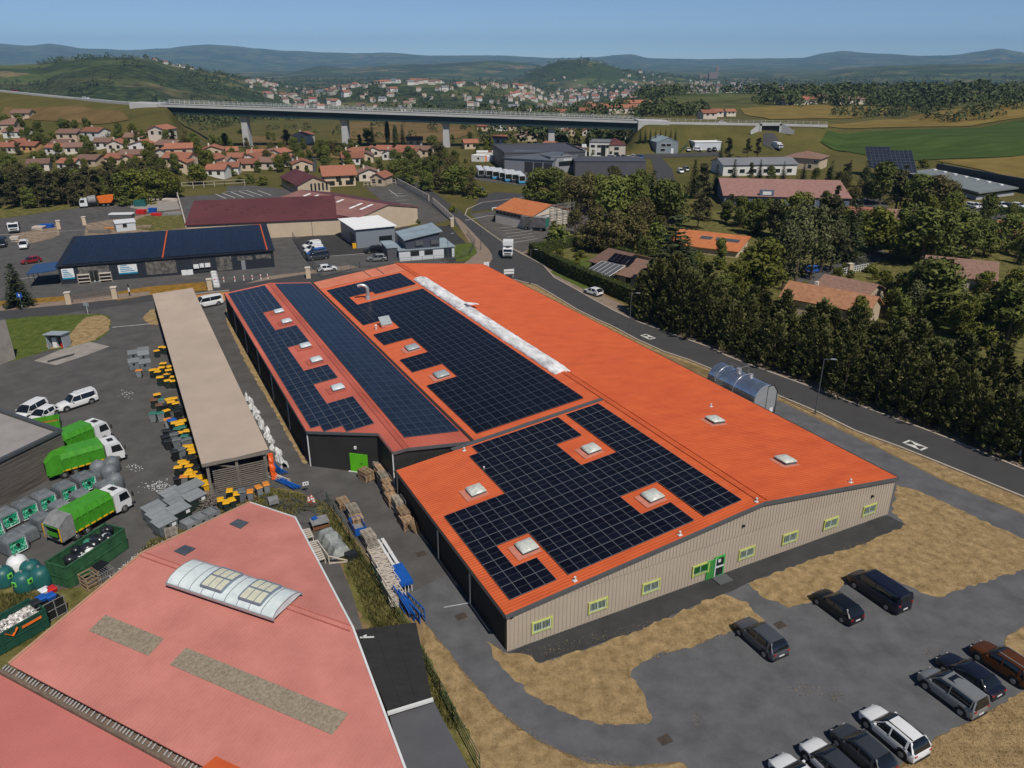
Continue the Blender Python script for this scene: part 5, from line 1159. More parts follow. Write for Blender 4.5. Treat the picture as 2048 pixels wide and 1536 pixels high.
def stack(u, v, n, name, src=None, a=None, vtop=True):
    src = src or pal; p = G(u, v, .144 * n if vtop else 0); a = TH + (a or 0)
    for k in range(n):
        o = src if src.name not in palused else src.copy()
        if src.name in palused: COL.objects.link(o)
        palused.add(src.name)
        o.location = (p.x + rnd.uniform(-.04, .04), p.y + rnd.uniform(-.04, .04), .145 * k + .005); o.rotation_euler = (0, 0, a + rnd.uniform(-.06, .06)); o.scale = (1.35, 1.35, 1.0)
        tag(o, f'{ordi(k)} pallet up in {name}', 'pallet', 'wooden pallets stacked in the lane')
stack(731, 940, 8, 'the low stack standing apart beside the green door', a=.3)
for (u, v, n, nm, s) in ((755, 922, 11, 'the grey topped stack in the corner of the dark walls', pal2), (762, 934, 12, 'the second stack from the corner of the dark walls', pal), (768, 947, 12, 'the third stack from the corner of the dark walls', pal2), (775, 960, 11, 'the fourth stack from the corner of the dark walls', pal), (778, 973, 10, 'the fifth stack from the corner of the dark walls', pal), (783, 988, 8, 'the sixth stack from the corner of the dark walls', pal), (797, 997, 10, 'the latticed looking stack against the black wall', pal2), (807, 1019, 9, 'the yellowish stack against the black wall', pal), (813, 1036, 7, 'the last upright stack along the black wall', pal), (686, 1000, 5, 'the stack at the head of the fence row', pal), (705, 1014, 9, 'the second stack of the fence row', pal2), (712, 1030, 6, 'the third stack of the fence row, before the blue box', pal), (736, 1066, 9, 'the stack just past the blue box in the fence row', pal2), (744, 1082, 7, 'the last wooden stack before the cream frames', pal2), (342, 1062, 8, 'the stack tucked under the eaves of the pink roof', pal2)):
    stack(u, v, n, nm, s)
o = pal.copy(); COL.objects.link(o); o.location = G(829, 1062) + V((0, 0, .5)); o.rotation_euler = (radians(65), 0, TH + .9); o.scale = (1.3, 1.3, 1); tag(o, 'pallet tipped on its edge against the end of the wall row', 'pallet', 'wooden pallets stacked in the lane')
def ground_frame(name, label, cat, u, v, rz=0., group=None): return thing(name, label, cat, G(u, v), TH + rz, group)
t = ground_frame('steel_box', 'blue open steel box among the pallet stacks', 'box', 716, 1060)
mb = MB()
for sx in (-1, 1): mb.box((sx * .55, 0, .5), (.05, 2.2, .8)); mb.box((0, sx * 1.1, .5), (1.1, .05, .8))
mb.build('side_wall', BLUEP, t); mb = MB(); mb.box((0, 0, .2), (1.05, 2.1, .3)); mb.build('load', GREYM, t)
def lattice(label, u, v, z, m, L=2.6, W_=1.2, rz=0., tilt=0.):
    t = thing('lattice_frame', label, 'frame', G(u, v) + V((0, 0, z)), TH + pi / 2 + rz, 'cream lattice frames by the fence'); t.rotation_euler.x = tilt; mb = MB()
    for sg in (-1, 1): mb.box((0, sg * W_ / 2, .06), (L, .07, .08))
    n = 5
    for k in range(n + 1): mb.box((-L / 2 + L * k / n, 0, .06), (.06, W_, .06))
    for k in range(n): mb.bar((-L / 2 + L * k / n, -W_ / 2 * (-1) ** k, .06), (-L / 2 + L * (k + 1) / n, W_ / 2 * (-1) ** k, .06), .05)
    mb.build('steel_lattice', m, t)
k = 0
for (u, v, n) in ((756, 1122, 6), (768, 1148, 8), (778, 1172, 8), (788, 1196, 7)):
    for j in range(n):
        lattice(f'{ordi(j)} cream lattice frame up in the {ORD[k]} pile below the pallets', u, v, .16 * j, CREAM, rz=rnd.uniform(-.08, .08)); 
    k += 1
t = ground_frame('steel_beams', 'pair of long white steel beams on blocks by the cream frames', 'beams', 777, 1118)
for sx in (-.25, .2):
    mb = MB(); mb.box((sx, 0, .75), (.3, 4.6, .16)); mb.build('beam', WHITEMET, t)
mb = MB()
for y in (-1.8, 0, 1.8): mb.box((0, y, .34), (.9, .2, .66))
mb.build('blocks', CREAM, t)
t = ground_frame('table_stack', 'blue topped stack of boards on white legs beside the cream frames', 'table stack', 804, 1168)
mb = MB(); mb.box((0, 0, 1.0), (1.15, 2.9, .34)); mb.build('blue_boards', BLUEP, t)
mb = MB()
for sx in (-.45, -.15, .15, .45):
    for y in (-1.3, 1.3): mb.box((sx, y, .42), (.06, .06, .84))
mb.build('legs', WHITEB, t)
def blue_frame(label, u, v, rz, tl):
    t = thing('scaffold_truss', label, 'frame', G(u, v), TH + rz, 'blue scaffold frames by the fence'); t.rotation_euler.x = tl; mb = MB(); L = 3.0
    for sg in (-1, 1): mb.tube((0, sg * L / 2, .5 - .42), (0, sg * L / 2, 1.2), .05); 
    mb.tube((0, -L / 2, 1.15), (0, L / 2, 1.15), .06); mb.tube((0, -L / 2, .3), (0, L / 2, .3), .05)
    mb.build('blue_tubes', BLUEP, t); mb = MB()
    for k in range(5): mb.bar((0, -L / 2 + L * k / 5, .3), (0, -L / 2 + L * (k + .5) / 5, 1.15), .04); mb.bar((0, -L / 2 + L * (k + .5) / 5, 1.15), (0, -L / 2 + L * (k + 1) / 5, .3), .04)
    mb.build('braces', GREYM, t)
for i, (u, v, rz, tl) in enumerate(((800, 1215, .15, .35), (806, 1220, .2, .3), (812, 1222, .12, .2), (818, 1225, .22, .1), (824, 1228, .1, .0), (834, 1225, .12, -.1))): blue_frame(f'{ORD[i]} blue scaffold frame counting from the cream frames towards the lane', u, v, rz, tl)
t = ground_frame('covered_load', 'load under a crumpled grey tarpaulin beside the pink building', 'covered load', 668, 1092, .1)
mb = MB(); rr = random.Random(8); rings = []
for i in range(15):
    y = -2.4 + 4.8 * i / 14; w_ = .75 + .12 * sin(i * 1.7) + rr.uniform(-.06, .06); hh = (.95 + .12 * sin(i * .9)) * (1 if 0 < i < 14 else .35)
    rings.append([(-w_ - .15, y, .05), (-w_, y, hh * .55 + rr.uniform(-.05, .05)), (-w_ * .7, y, hh * .95), (0, y, hh + rr.uniform(-.06, .1)), (w_ * .7, y, hh * .95), (w_, y, hh * .5 + rr.uniform(-.05, .05)), (w_ + .2, y, .05)])
mb.loft(rings, closed=False); mb.build('tarpaulin', mat('grey_tarp', (.20, .215, .205), c2=(.31, .33, .32), rough=.5, var=.1, scale=2), t, smooth=50)
mb = MB()
for a, b in (((-1.4, -2.5, .9), (-1.4, .3, .9)), ((-1.4, -2.5, 0), (-1.4, -2.5, .9)), ((-1.4, .3, 0), (-1.4, .3, .9)), ((-1.4, -2.5, .9), (.4, -3.3, .1)), ((-1.4, -2.5, .1), (.4, -3.3, .1))): mb.bar(a, b, .09)
mb.build('white_trestle', CREAM, t); mb = MB(); mb.box((.6, -2.9, .4), (1.0, .8, .7)); mb.build('black_box', BLPLA, t)
t = ground_frame('work_table', 'dark work table with a blue cloth near the orange cones', 'table', 640, 1055)
mb = MB(); mb.box((0, 0, .85), (1.7, 1.4, .12)); mb.build('top', GREYM, t); mb = MB()
for sx in (-.75, .75):
    for y in (-.6, .6): mb.box((sx, y, .4), (.1, .1, .8))
mb.box((0, 0, .3), (1.5, 1.2, .25)); mb.build('frame', BROWNP, t); mb = MB(); mb.box((-.4, .3, 1.0), (.5, .4, .2), rz=.4); mb.build('cloth', BLUEP, t)
for i, (u, v) in enumerate(((613, 1078), (630, 1102), (636, 1122), (652, 1190))):
    t = ground_frame('white_rack', f'{ORD[i]} white slatted rack from the cones along the pink building eaves', 'rack', u, v); t['group'] = 'white racks'; mb = MB()
    for k in range(5): mb.box((0, -.7 + .35 * k, .6), (1.1, .14, .08))
    for sx in (-.5, .5): mb.box((sx, 0, .5), (.08, 1.6, .08)); mb.box((sx, -.7, .3), (.08, .08, .6)); mb.box((sx, .7, .3), (.08, .08, .6))
    mb.build('slats', CREAM, t)
t = ground_frame('netting_heap', 'tangled heap of dark netting and bars in the grass by the cones', 'netting', 622, 1022); mb = MB(); rr = random.Random(4)
for i in range(70):
    p = V((rr.gauss(0, 1.1), rr.gauss(0, 1.6), rr.uniform(.03, .3))); a = rr.uniform(0, pi); mb.bar(p, p + V((cos(a) * 1.1, sin(a) * 1.1, rr.uniform(-.05, .3))), .035)
mb.build('tangle', GREYTRIM, t)
t = ground_frame('netting_heap', 'pale crate on a heap of grey bars behind the pink roof peak', 'netting', 548, 1012); mb = MB(); mb.box((0, 0, .7), (1.0, .9, .5)); mb.build('crate', GREYM, t); mb = MB()
for i in range(40):
    p = V((rr.gauss(0, .7), rr.gauss(0, .8), rr.uniform(.03, .35))); a = rr.uniform(0, pi); mb.bar(p, p + V((cos(a), sin(a), rr.uniform(-.05, .2))), .035)
mb.build('tangle', GREYTRIM, t)
CONE = mat('cone_red', (.62, .07, .03), rough=.5)
for i, (u, v) in enumerate(((618, 1006), (624, 1003), (628, 1008))):
    t = thing('traffic_cone', ['red and white cone at the netting side of the group', 'red and white cone behind the other two', 'red and white cone on the lane side of the group'][i], 'cone', G(u, v), 0, 'traffic cones'); mb = MB(); mb.box((0, 0, .03), (.5, .5, .06)); mb.tube((0, 0, .06), (0, 0, .9), .2, .04, n=12); mb.build('body', CONE, t)
    for z, r0, r1 in ((.3, .16, .13), (.58, .105, .075)):
        mb = MB(); mb.tube((0, 0, z), (0, 0, z + .18), r0, r1, n=12); mb.build('white_band', WHITEB, t)
t = ground_frame('floor_sign', 'small white sign plate on a thin stake by the lane bend', 'sign', 613, 985); mb = MB(); mb.tube((0, 0, 0), (0, 0, 1.1), .03); mb.build('stake', GREYTRIM, t); mb = MB(); mb.box((0, -.03, 1.1), (.62, .04, .42)); mb.build('plate', WHITEB, t); mb = MB(); mb.box((-.1, -.055, 1.1), (.1, .01, .2)); mb.box((.12, -.055, 1.1), (.1, .01, .2)); mb.build('marks', BLPLA, t)
t = thing('plastic_sheeting', 'long ragged roll of crumpled white sheeting along the open shed', 'sheeting', A0, TH); mb = MB(); rr = random.Random(2); rings = []
for i in range(90):
    y = 37.2 + 23 * i / 89; w_ = rr.uniform(.12, .42) * (1 if i < 75 else .6); h = rr.uniform(.3, 1.0); x0 = bx1 + 1.75 - .35 * i / 89 + .2 * sin(i * .5) + rr.uniform(-.1, .1)
    rings.append([(x0 - w_, y, .02), (x0 - w_ * .8, y + .1, h * .6), (x0, y + rr.uniform(-.2, .2), h), (x0 + w_ * .8, y, h * .5), (x0 + w_, y, .02)])
mb.loft(rings, closed=False); mb.build('crumpled_sheet', WHITEB, t)
t = thing('tarpaulin_bundle', 'crumpled orange tarpaulin hanging at the corner of the open shed', 'tarpaulin', G(545, 950), TH); mb = MB(); rings = []
for i in range(9):
    z = 2.6 - 2.5 * i / 8; rings.append([(cos(2 * pi * k / 8) * (.2 + .22 * rr.random()), sin(2 * pi * k / 8) * (.2 + .3 * rr.random()) - i * .12, z) for k in range(8)])
mb.loft(rings); mb.build('folds', mat('orange_tarp', (.68, .10, .015), rough=.5, var=.15, scale=3), t)
def bundle(label, u, v, m, n, L, rz, r=.06, name='tube_bundle', cat='tubes'):
    t = thing(name, label, cat, G(u, v), TH + rz); mb = MB(); rr = random.Random(int(u))
    for i in range(n):
        a = rr.uniform(-.2, .2); p = V((rr.uniform(-.35, .35), rr.uniform(-.4, .4), r + rr.uniform(0, .35))); d = V((sin(a), cos(a), rr.uniform(-.02, .04))) * L / 2; mb.tube(p - d, p + d, r, n=6)
    mb.build('tubes', m, t)
bundle('bundle of blue tubes lying at the grass edge beyond the slatted wall', 576, 970, BLUEP, 16, 3.0, heading((555, 958), (595, 980)) - pi / 2 - TH)
bundle('bundle of blue tubes propped behind the orange tarpaulin', 556, 942, BLUEP, 8, 2.4, .3)
bundle('bundle of pale wooden laths spread beside the orange tarpaulin', 558, 958, CREAM, 18, 2.6, .5, .035, 'lath_bundle', 'laths')
t = thing('brush_pile', 'pile of broken grey brushwood and boards by the bulk containers', 'brushwood', G(413, 1010)); mb = MB()
for i in range(120):
    a, b = rr.uniform(0, 2 * pi), rr.uniform(-.15, .5); p = V((rr.gauss(0, .55), rr.gauss(0, .55), rr.uniform(.05, 1.0))); d = V((cos(a), sin(a), b)) * rr.uniform(.3, .8); mb.bar(p - d, p + d, .05, .03)
mb.build('sticks', TIMBER, t)
for i, (u, v) in enumerate(((381, 1058), (401, 1048), (424, 1038))):
    t = thing('plastic_crate', ['pale grey crate with dark fittings closest to the pallet stack', 'grey crate in the middle of three under the pink eaves', 'grey crate closest to the brushwood pile'][i], 'crate', G(u, v), bh, 'grey crates under the pink eaves'); mb = MB(); w_ = .62; h = 1.0
    for sx in (-1, 1): mb.box((sx * w_, 0, h / 2), (.05, w_ * 2, h)); mb.box((0, sx * w_, h / 2), (w_ * 2 - .05, .05, h))
    mb.box((0, 0, h * .75), (w_ * 2 - .1, w_ * 2 - .1, .08)); mb.build('body', GRPLA, t); mb = MB(); mb.box((.0, -w_ - .03, .6), (.3, .03, .15)); mb.build('slot', BLPLA, t)
t = thing('litter', None, None, (0, 0, 0)); COL.objects.unlink(t); bpy.data.objects.remove(t)
mb = MB()
for i in range(160):
    u, v = (rr.gauss(318, 16), rr.gauss(973, 6)) if i < 110 else (rr.gauss(270, 9), rr.gauss(935, 5)) if i < 135 else (rr.gauss(257, 8), rr.gauss(790, 5)); p = G(u, v); mb.box((p.x, p.y, .03), (rr.uniform(.04, .16), rr.uniform(.03, .1), .03), rz=rr.uniform(0, 3))
o = mb.build('broken_glass_litter', WHITEB); o['kind'] = 'stuff'
t = thing('crate_rack', 'metal rack of black crates with blue and red tubs on top', 'rack', G(100, 1236), bh); mb = MB()
for x in (-1.2, -.4, .4, 1.2):
    for y in (-.5, .5): mb.box((x, y, .9), (.06, .06, 1.8))
for z in (.1, .95, 1.75):
    for y in (-.5, .5): mb.box((0, y, z), (2.5, .05, .05))
mb.build('frame', GREYM, t)
for x in (-.8, 0, .8):
    for z in (.45, 1.3): mb = MB(); mb.box((x, 0, z), (.7, .9, .55)); mb.build('black_crate', BLPLA, t)
for x, y, m in ((-.7, 0, BLPLA), (-.1, .2, BLUEP), (.4, -.1, BLUEP), (.9, .7, REDP), (.5, 1.0, WHITEB)):
    mb = MB(); mb.loft([[(x + .35 * k * cx, y + .4 * k * cy, z) for cx, cy in ((-1, -1), (1, -1), (1, 1), (-1, 1))] for k, z in ((.8, 1.8), (1, 2.1), (1.05, 2.12), (.7, 2.2))]); mb.build('tub', m, t)
t = thing('wooden_crate', 'openwork wooden crate beside the green skip', 'crate', G(183, 1172), bh); mb = MB()
for z in (.1, .5, .9, 1.3):
    for sx in (-1, 1): mb.box((sx * .6, 0, z), (.05, 1.2, .12)); mb.box((0, sx * .6, z), (1.2, .05, .12))
for sx in (-1, 1):
    for sy in (-1, 1): mb.box((sx * .58, sy * .58, .7), (.1, .1, 1.4))
mb.build('slats', WOODP, t)
t = thing('wire_cage', 'dark wire cage with folded covers between the wooden crate and pink roof', 'cage', G(208, 1160), bh); mb = MB()
for z in (.2, .7, 1.2):
    for sx in (-1, 1): mb.box((sx * .7, 0, z), (.04, 1.5, .04)); mb.box((0, sx * .75, z), (1.4, .04, .04))
for k in range(8): mb.box((-.7 + .2 * k, -.75, .7), (.03, .03, 1.1)); mb.box((-.7 + .2 * k, 0, 1.2), (.03, 1.5, .03))
mb.build('wires', GREYM, t); mb = MB(); mb.box((.1, .5, 1.3), (1.2, 1.0, .1), rz=.2); mb.build('cover', BLPLA, t)
STEEL = mat('polished_steel', (.62, .64, .66), c2=(.85, .86, .87), rough=.14, metal=.92, var=.1, scale=.9)
nr = LW(WX + 4.5, 22.2, 2.15); L_ = 8.8
t = thing('steel_tank', 'polished horizontal steel tank beside the orange roof', 'tank', (nr.x, nr.y, 0), TH + pi / 2); z = 2.95; R_ = 2.0
mb = MB(); prof_ = [(0, .05), (0.02, R_ * .97), (.06, R_), (L_ - .06, R_), (L_ - .02, R_ * .97), (L_, .05)]
mb.loft([[(x, r * cos(2 * pi * k / 40), z + r * sin(2 * pi * k / 40)) for k in range(40)] for x, r in prof_]); mb.build('shell', STEEL, t, smooth=35); mb = MB(); mb.tube((-.04, 0, z), (.03, 0, z), R_ * .985, n=40); mb.build('end_plate', mat('brushed_steel', (.34, .35, .36), rough=.5, metal=.3, var=.12, scale=1), t)
mb = MB()
for x in (3.9, 7.3): mb.loft([[(x + dx, (R_ + rr_) * cos(2 * pi * k / 40), z + (R_ + rr_) * sin(2 * pi * k / 40)) for k in range(40)] for dx, rr_ in ((-.04, 0), (-.04, .03), (.04, .03), (.04, 0))], caps=False)
mb.build('bands', ALU, t)
mb = MB()
for x in (1.2, 7.6): mb.box((x, 0, .5), (.5, 2.4, 1.0))
mb.build('saddles', CONC, t)
mb = MB(); x = 6.6
for y in (R_ + .1, R_ + .55): mb.tube((x, y, 0), (x, y, 4.9), .03, n=6)
for k in range(14): mb.tube((x, R_ + .1, .3 + .32 * k), (x, R_ + .55, .3 + .32 * k), .02, n=6)
for zz in (2.4, 3.1, 3.8, 4.5):
    pts = [V((x + .45 * sin(a), R_ + .32 + .5 * cos(a), zz)) for a in [pi * (k / 6 - .5) * 1.4 for k in range(7)]]
    for a, b in zip(pts, pts[1:]): mb.bar(a, b, .03)
mb.build('ladder', GREYM, t)
mb = MB()
for y in (-.7, .7):
    for xx in (4.2, 5.2, 6.2): mb.tube((xx, y, z + R_ * .85), (xx, y, z + R_ + 1.0), .025, n=6)
    for zz in (.55, 1.0): mb.tube((4.2, y, z + R_ + zz), (6.3, y, z + R_ + zz), .025, n=6)
mb.tube((4.2, -.7, z + R_ + 1.0), (4.2, .7, z + R_ + 1.0), .025, n=6); mb.build('railing', GREYM, t)
mb = MB(); mb.tube((3.2, -.2, z + R_), (3.2, -.2, z + R_ + .3), .3, n=14); mb.tube((5.2, 0, z + R_ - .1), (5.2, 0, z + R_ + .4), .35, n=14); mb.build('manhole', ALU, t)
mb = MB(); c_ = [(-.05, -.1, .35), (-.05, -.1, z + R_ * .9), (-.05, -1.0, z + R_ * .95), (-.05, -1.75, z + .9), (-.05, -1.75, .9), (-.05, 1.2, .55)]
for a, b in zip(c_[1:], c_[2:]): mb.tube(a, b, .06, n=8)
mb.tube(c_[0], c_[1], .04, n=8); mb.build('end_pipe', BLPLA, t); mb = MB(); mb.box((-.06, -1.1, 1.35), (.03, .55, .6)); mb.build('notice', WHITEB, t)
cl = thing('clad_building', 'flat roofed building clad in weathered horizontal boards', 'building'); c0 = G(140, 936); hh = height_to(c0, 861)
w1 = G(-260, 1150); w2 = G(0, 820, hh); w2.z = 0; far_ = c0 + (w2 - c0) * 1.9; back = w1 + (far_ - c0)
mb = MB(); Q = [w1, c0, far_, back]; mb.prism([(p.x, p.y) for p in Q], 0, hh - .25); d = (c0 - w1).normalized(); n_ = V((d.y, -d.x, 0))
k = 0
while .1 + k * .16 < hh: 
    for a, b, nn_ in ((w1, c0, n_), ): mb.bar(a + nn_ * .03 + V((0, 0, .1 + k * .16)), b + nn_ * .03 + V((0, 0, .1 + k * .16)), .05, .11)
    k += 1
mb.build('boarded_wall', mat('dark_boards', (.062, .054, .048), c2=(.15, .13, .11), rough=.9, var=.2, scale=1.2, stretch=(.3, .3, 7), detail=8), cl)
mb = MB(); cen = (w1 + c0 + far_ + back) / 4
mb.prism([((p + (cen - p) * .03).x, (p + (cen - p) * .03).y) for p in Q], hh - .3, hh - .2); mb.build('roof', mat('grey_roof_membrane', (.27, .25, .24), rough=.8, var=.12, scale=.5, detail=8), cl)
mb = MB()
for a, b in zip(Q, Q[1:] + Q[:1]): mb.bar(a + V((0, 0, hh - .05)), b + V((0, 0, hh - .05)), .45, .3)
mb.build('parapet', mat('zinc_cap', (.12, .125, .13), rough=.45, metal=.5, var=.15), cl)
t = thing('fuel_kiosk', 'small grey fuel kiosk with open front on a concrete pad', 'kiosk', G(120, 694), TH - .5); m_ = mat('pale_grey_panel', (.30, .34, .37), rough=.5, var=.08)
mb = MB(); mb.box((-1.25, 0, 1.15), (.12, 2.0, 2.3)); mb.box((1.25, 0, 1.15), (.12, 2.0, 2.3)); mb.box((0, 1.0, 1.15), (2.6, .1, 2.3)); mb.build('wall', m_, t); mb = MB(); mb.slab([(-1.5, -1.3, 2.55), (1.5, -1.3, 2.55), (1.5, 1.2, 2.3), (-1.5, 1.2, 2.3)], .12); mb.build('roof', m_, t)
mb = MB(); mb.box((-.5, -.1, .85), (.7, .5, 1.7)); mb.build('pump', WHITEB, t); mb = MB(); mb.tube((.55, -.3, 0), (.55, -.3, .7), .14, n=10); mb.build('extinguisher', REDP, t)
ga, gb = G(-60, 752), G(32, 718); gw = thing('concrete_building', 'windowless concrete gable end at the edge of the lawn', 'building'); hh2 = height_to(G(32, 718), 638)
mb = MB(); d = gb - ga; mb.add([tuple(ga), tuple(gb), tuple(gb + V((0, 0, 1.0))), tuple(ga.lerp(gb, .62) + V((0, 0, hh2))), tuple(ga + V((0, 0, hh2)))], [(0, 1, 2, 3, 4)]); bk = V((-15, 4, 0))
P = [ga, gb, gb + V((0, 0, hh2)), ga.lerp(gb, .5) + V((0, 0, hh2 + .3)), ga + V((0, 0, hh2))]; mb = MB(); mb.add([tuple(p) for p in P] + [tuple(p + bk) for p in P], [(0, 1, 2, 3, 4), (9, 8, 7, 6, 5), (1, 6, 7, 2), (0, 5, 6, 1), (4, 9, 5, 0)]); mb.build('wall', CONC, gw)
mb = MB(); mb.slab([P[2] + V((0, 0, .05)), P[3] + V((0, 0, .05)), P[3] + bk + V((0, 0, .05)), P[2] + bk + V((0, 0, .05))], .1); mb.slab([P[3] + V((0, 0, .05)), P[4] + V((0, 0, .05)), P[4] + bk + V((0, 0, .05)), P[3] + bk + V((0, 0, .05))], .1); mb.build('roof', GREYTRIM, gw)
def lamp(label, u, v, vt, hd_=0., arm=.9):
    b = T(u, v); h = height_to(b, vt); t = thing('street_lamp', label, 'street lamp', b, hd_, 'street lamps')
    mb = MB(); mb.tube((0, 0, 0), (0, 0, h), .09, .05, n=8); mb.tube((0, 0, 0), (0, 0, .8), .12, .11, n=8); mb.build('pole', GREYTRIM, t)
    mb = MB(); mb.bar((0, 0, h - .02), (arm, 0, h + .05), .06); mb.build('arm', GREYTRIM, t); mb = MB(); mb.box((arm + .2, 0, h + .06), (.65, .26, .1)); mb.build('lamp_head', ALU, t)
lamp('street lamp beside the dark conifers, near the steel tank', 1630, 828, 718, -.2)
lamp('street lamp at the edge of the verge opposite the end of the clipped hedge', 1258, 668, 586, -.2)
lamp('street lamp by the clipped hedge corner near the white signboard', 1061, 568, 499, -.2)
lamp('slim lamp post in front of the white office', 897, 528, 468, .4)
lamp('lamp post behind the white office by the road', 962, 500, 455, -1)
for i, (u, v, vt) in enumerate(((420, 312, 277), (523, 310, 282), (400, 305, 283), (627, 310, 283), (936, 320, 298), (983, 305, 288), (1232, 280, 268))): lamp(['tall thin lamp post rising from the houses below the meadow', 'tall thin lamp post between the terraced houses', 'lamp post by the bushes below the meadow', 'lamp post by the small car park in the village', 'lamp post left of the white cabins', 'lamp post behind the white cabins', 'pale post on the bank behind the white office'][i], u, v, vt, .5)
def sign(label, u, v, w_, h_, z, rz, m=WHITEB, legs=2, cat='sign', name='road_sign'):
    t = thing(name, label, cat, G(u, v), rz); mb = MB()
    for x in ((-w_ * .4, w_ * .4) if legs == 2 else (0,)): mb.tube((x, .04, 0), (x, .04, z + h_), .045, n=6)
    mb.build('post', WHITEMET, t); mb = MB(); mb.box((0, 0, z + h_ / 2), (w_, .06, h_)); p = mb.build('board', m, t); return t
t = sign('white two panel signboard on legs at the road junction', 1018, 556, 2.2, 1.0, .9, .25, name='signboard'); mb = MB(); mb.box((0, -.05, 1.4), (2.25, .03, .08)); mb.build('divider', GREYTRIM, t)
sign('small white board at the far corner of the orange roof', 973, 541, 1.2, 1.3, .6, .25, name='signboard')
t = sign('blue square sign with a white mark beside the lone fir tree', 45, 617, .9, .9, 2.1, .2, mat('sign_blue', (.01, .09, .42)), 1); mb = MB(); mb.box((0, -.04, 2.55), (.18, .02, .45)); mb.build('mark', WHITEB, t)
t = sign('bent grey sign board by the straw patch', 176, 629, 1.3, .6, 1.6, -.4, m_, 1)
t = thing('roadside_post', 'black and white post in the ochre verge', 'post', G(260, 592)); mb = MB(); mb.tube((0, 0, 0), (0, 0, 2.4), .12); mb.build('shaft', BLPLA, t); mb = MB(); mb.tube((0, 0, .9), (0, 0, 1.7), .14); mb.build('white_band', WHITEB, t)
for i, (u, v) in enumerate(((953, 500), (962, 541))):
    pass
for i, (u, v) in enumerate(((842, 1108), (922, 1233), (1560, 1250), (1330, 1480))):
    p = G(u, v); mb = MB(); mb.box((0, 0, .02), (.9, .7, .04)); 
    for k in range(5): mb.box((-.32 + .16 * k, 0, .045), (.05, .55, .02))
    o = mb.build('drain_cover', mat('rusty_drain', (.06, .045, .035), var=.3, scale=6)); o.location = p; o.rotation_euler = (0, 0, TH); tag(o, ['rusty drain cover in the middle of the lane below the pallets', 'rusty drain cover at the end of the ground pipe', 'drain cover on the gravel in front of the grey car', 'drain cover on the gravel near the tongue of dry grass'][i], 'drain', 'drain covers')
TILE = mat('clay_tiles', (.225, .085, .050), c2=(.31, .125, .078), rough=.8, var=.15, scale=1.5, bump=.4, bscale=9, orand=.22, stretch=(1, 3, 3))
TILE2 = mat('weathered_tiles', (.15, .086, .064), c2=(.215, .125, .095), rough=.85, var=.18, scale=1.5, bump=.4, bscale=9, orand=.25, stretch=(1, 3, 3))
MAROON = mat('maroon_roof', (.095, .026, .026), c2=(.115, .034, .033), rough=.6, var=.08, scale=.1, detail=8)
DUSTY = mat('dusty_red_roof', (.22, .10, .085), c2=(.28, .135, .115), rough=.6, var=.1, scale=.2, detail=8)
CREAMW = mat('cream_render', (.50, .40, .29), rough=.9, var=.06, scale=.4, orand=.12)
PALEW = mat('pale_render', (.56, .50, .43), rough=.9, var=.06, scale=.4, orand=.10)
WHITEW = mat('white_render', (.62, .61, .58), rough=.85, var=.05, scale=.4)
GREYW = mat('grey_cladding', (.22, .23, .25), rough=.55, var=.06, scale=.3)
LIGHTG = mat('light_grey_cladding', (.54, .56, .59), rough=.55, var=.05, scale=.3)
SLATE = mat('slate_cladding', (.085, .085, .10), rough=.55, var=.08, scale=.3)
ANTHR = mat('anthracite_cladding', (.020, .024, .034), rough=.5, var=.1, scale=.4)
ZINC = mat('zinc_roof', (.24, .30, .33), c2=(.30, .36, .39), rough=.4, var=.1, scale=.3, spec=.5)
WHITER = mat('white_membrane', (.80, .80, .80), rough=.6, var=.03, scale=.3)
GREYR = mat('grey_roof', (.18, .185, .20), rough=.6, var=.08, scale=.2)
BLUEW = mat('blue_grey_render', (.10, .125, .19), rough=.8, var=.06)
SHUT = mat('shutter_brown', (.085, .035, .025), rough=.7)
FOOT = []
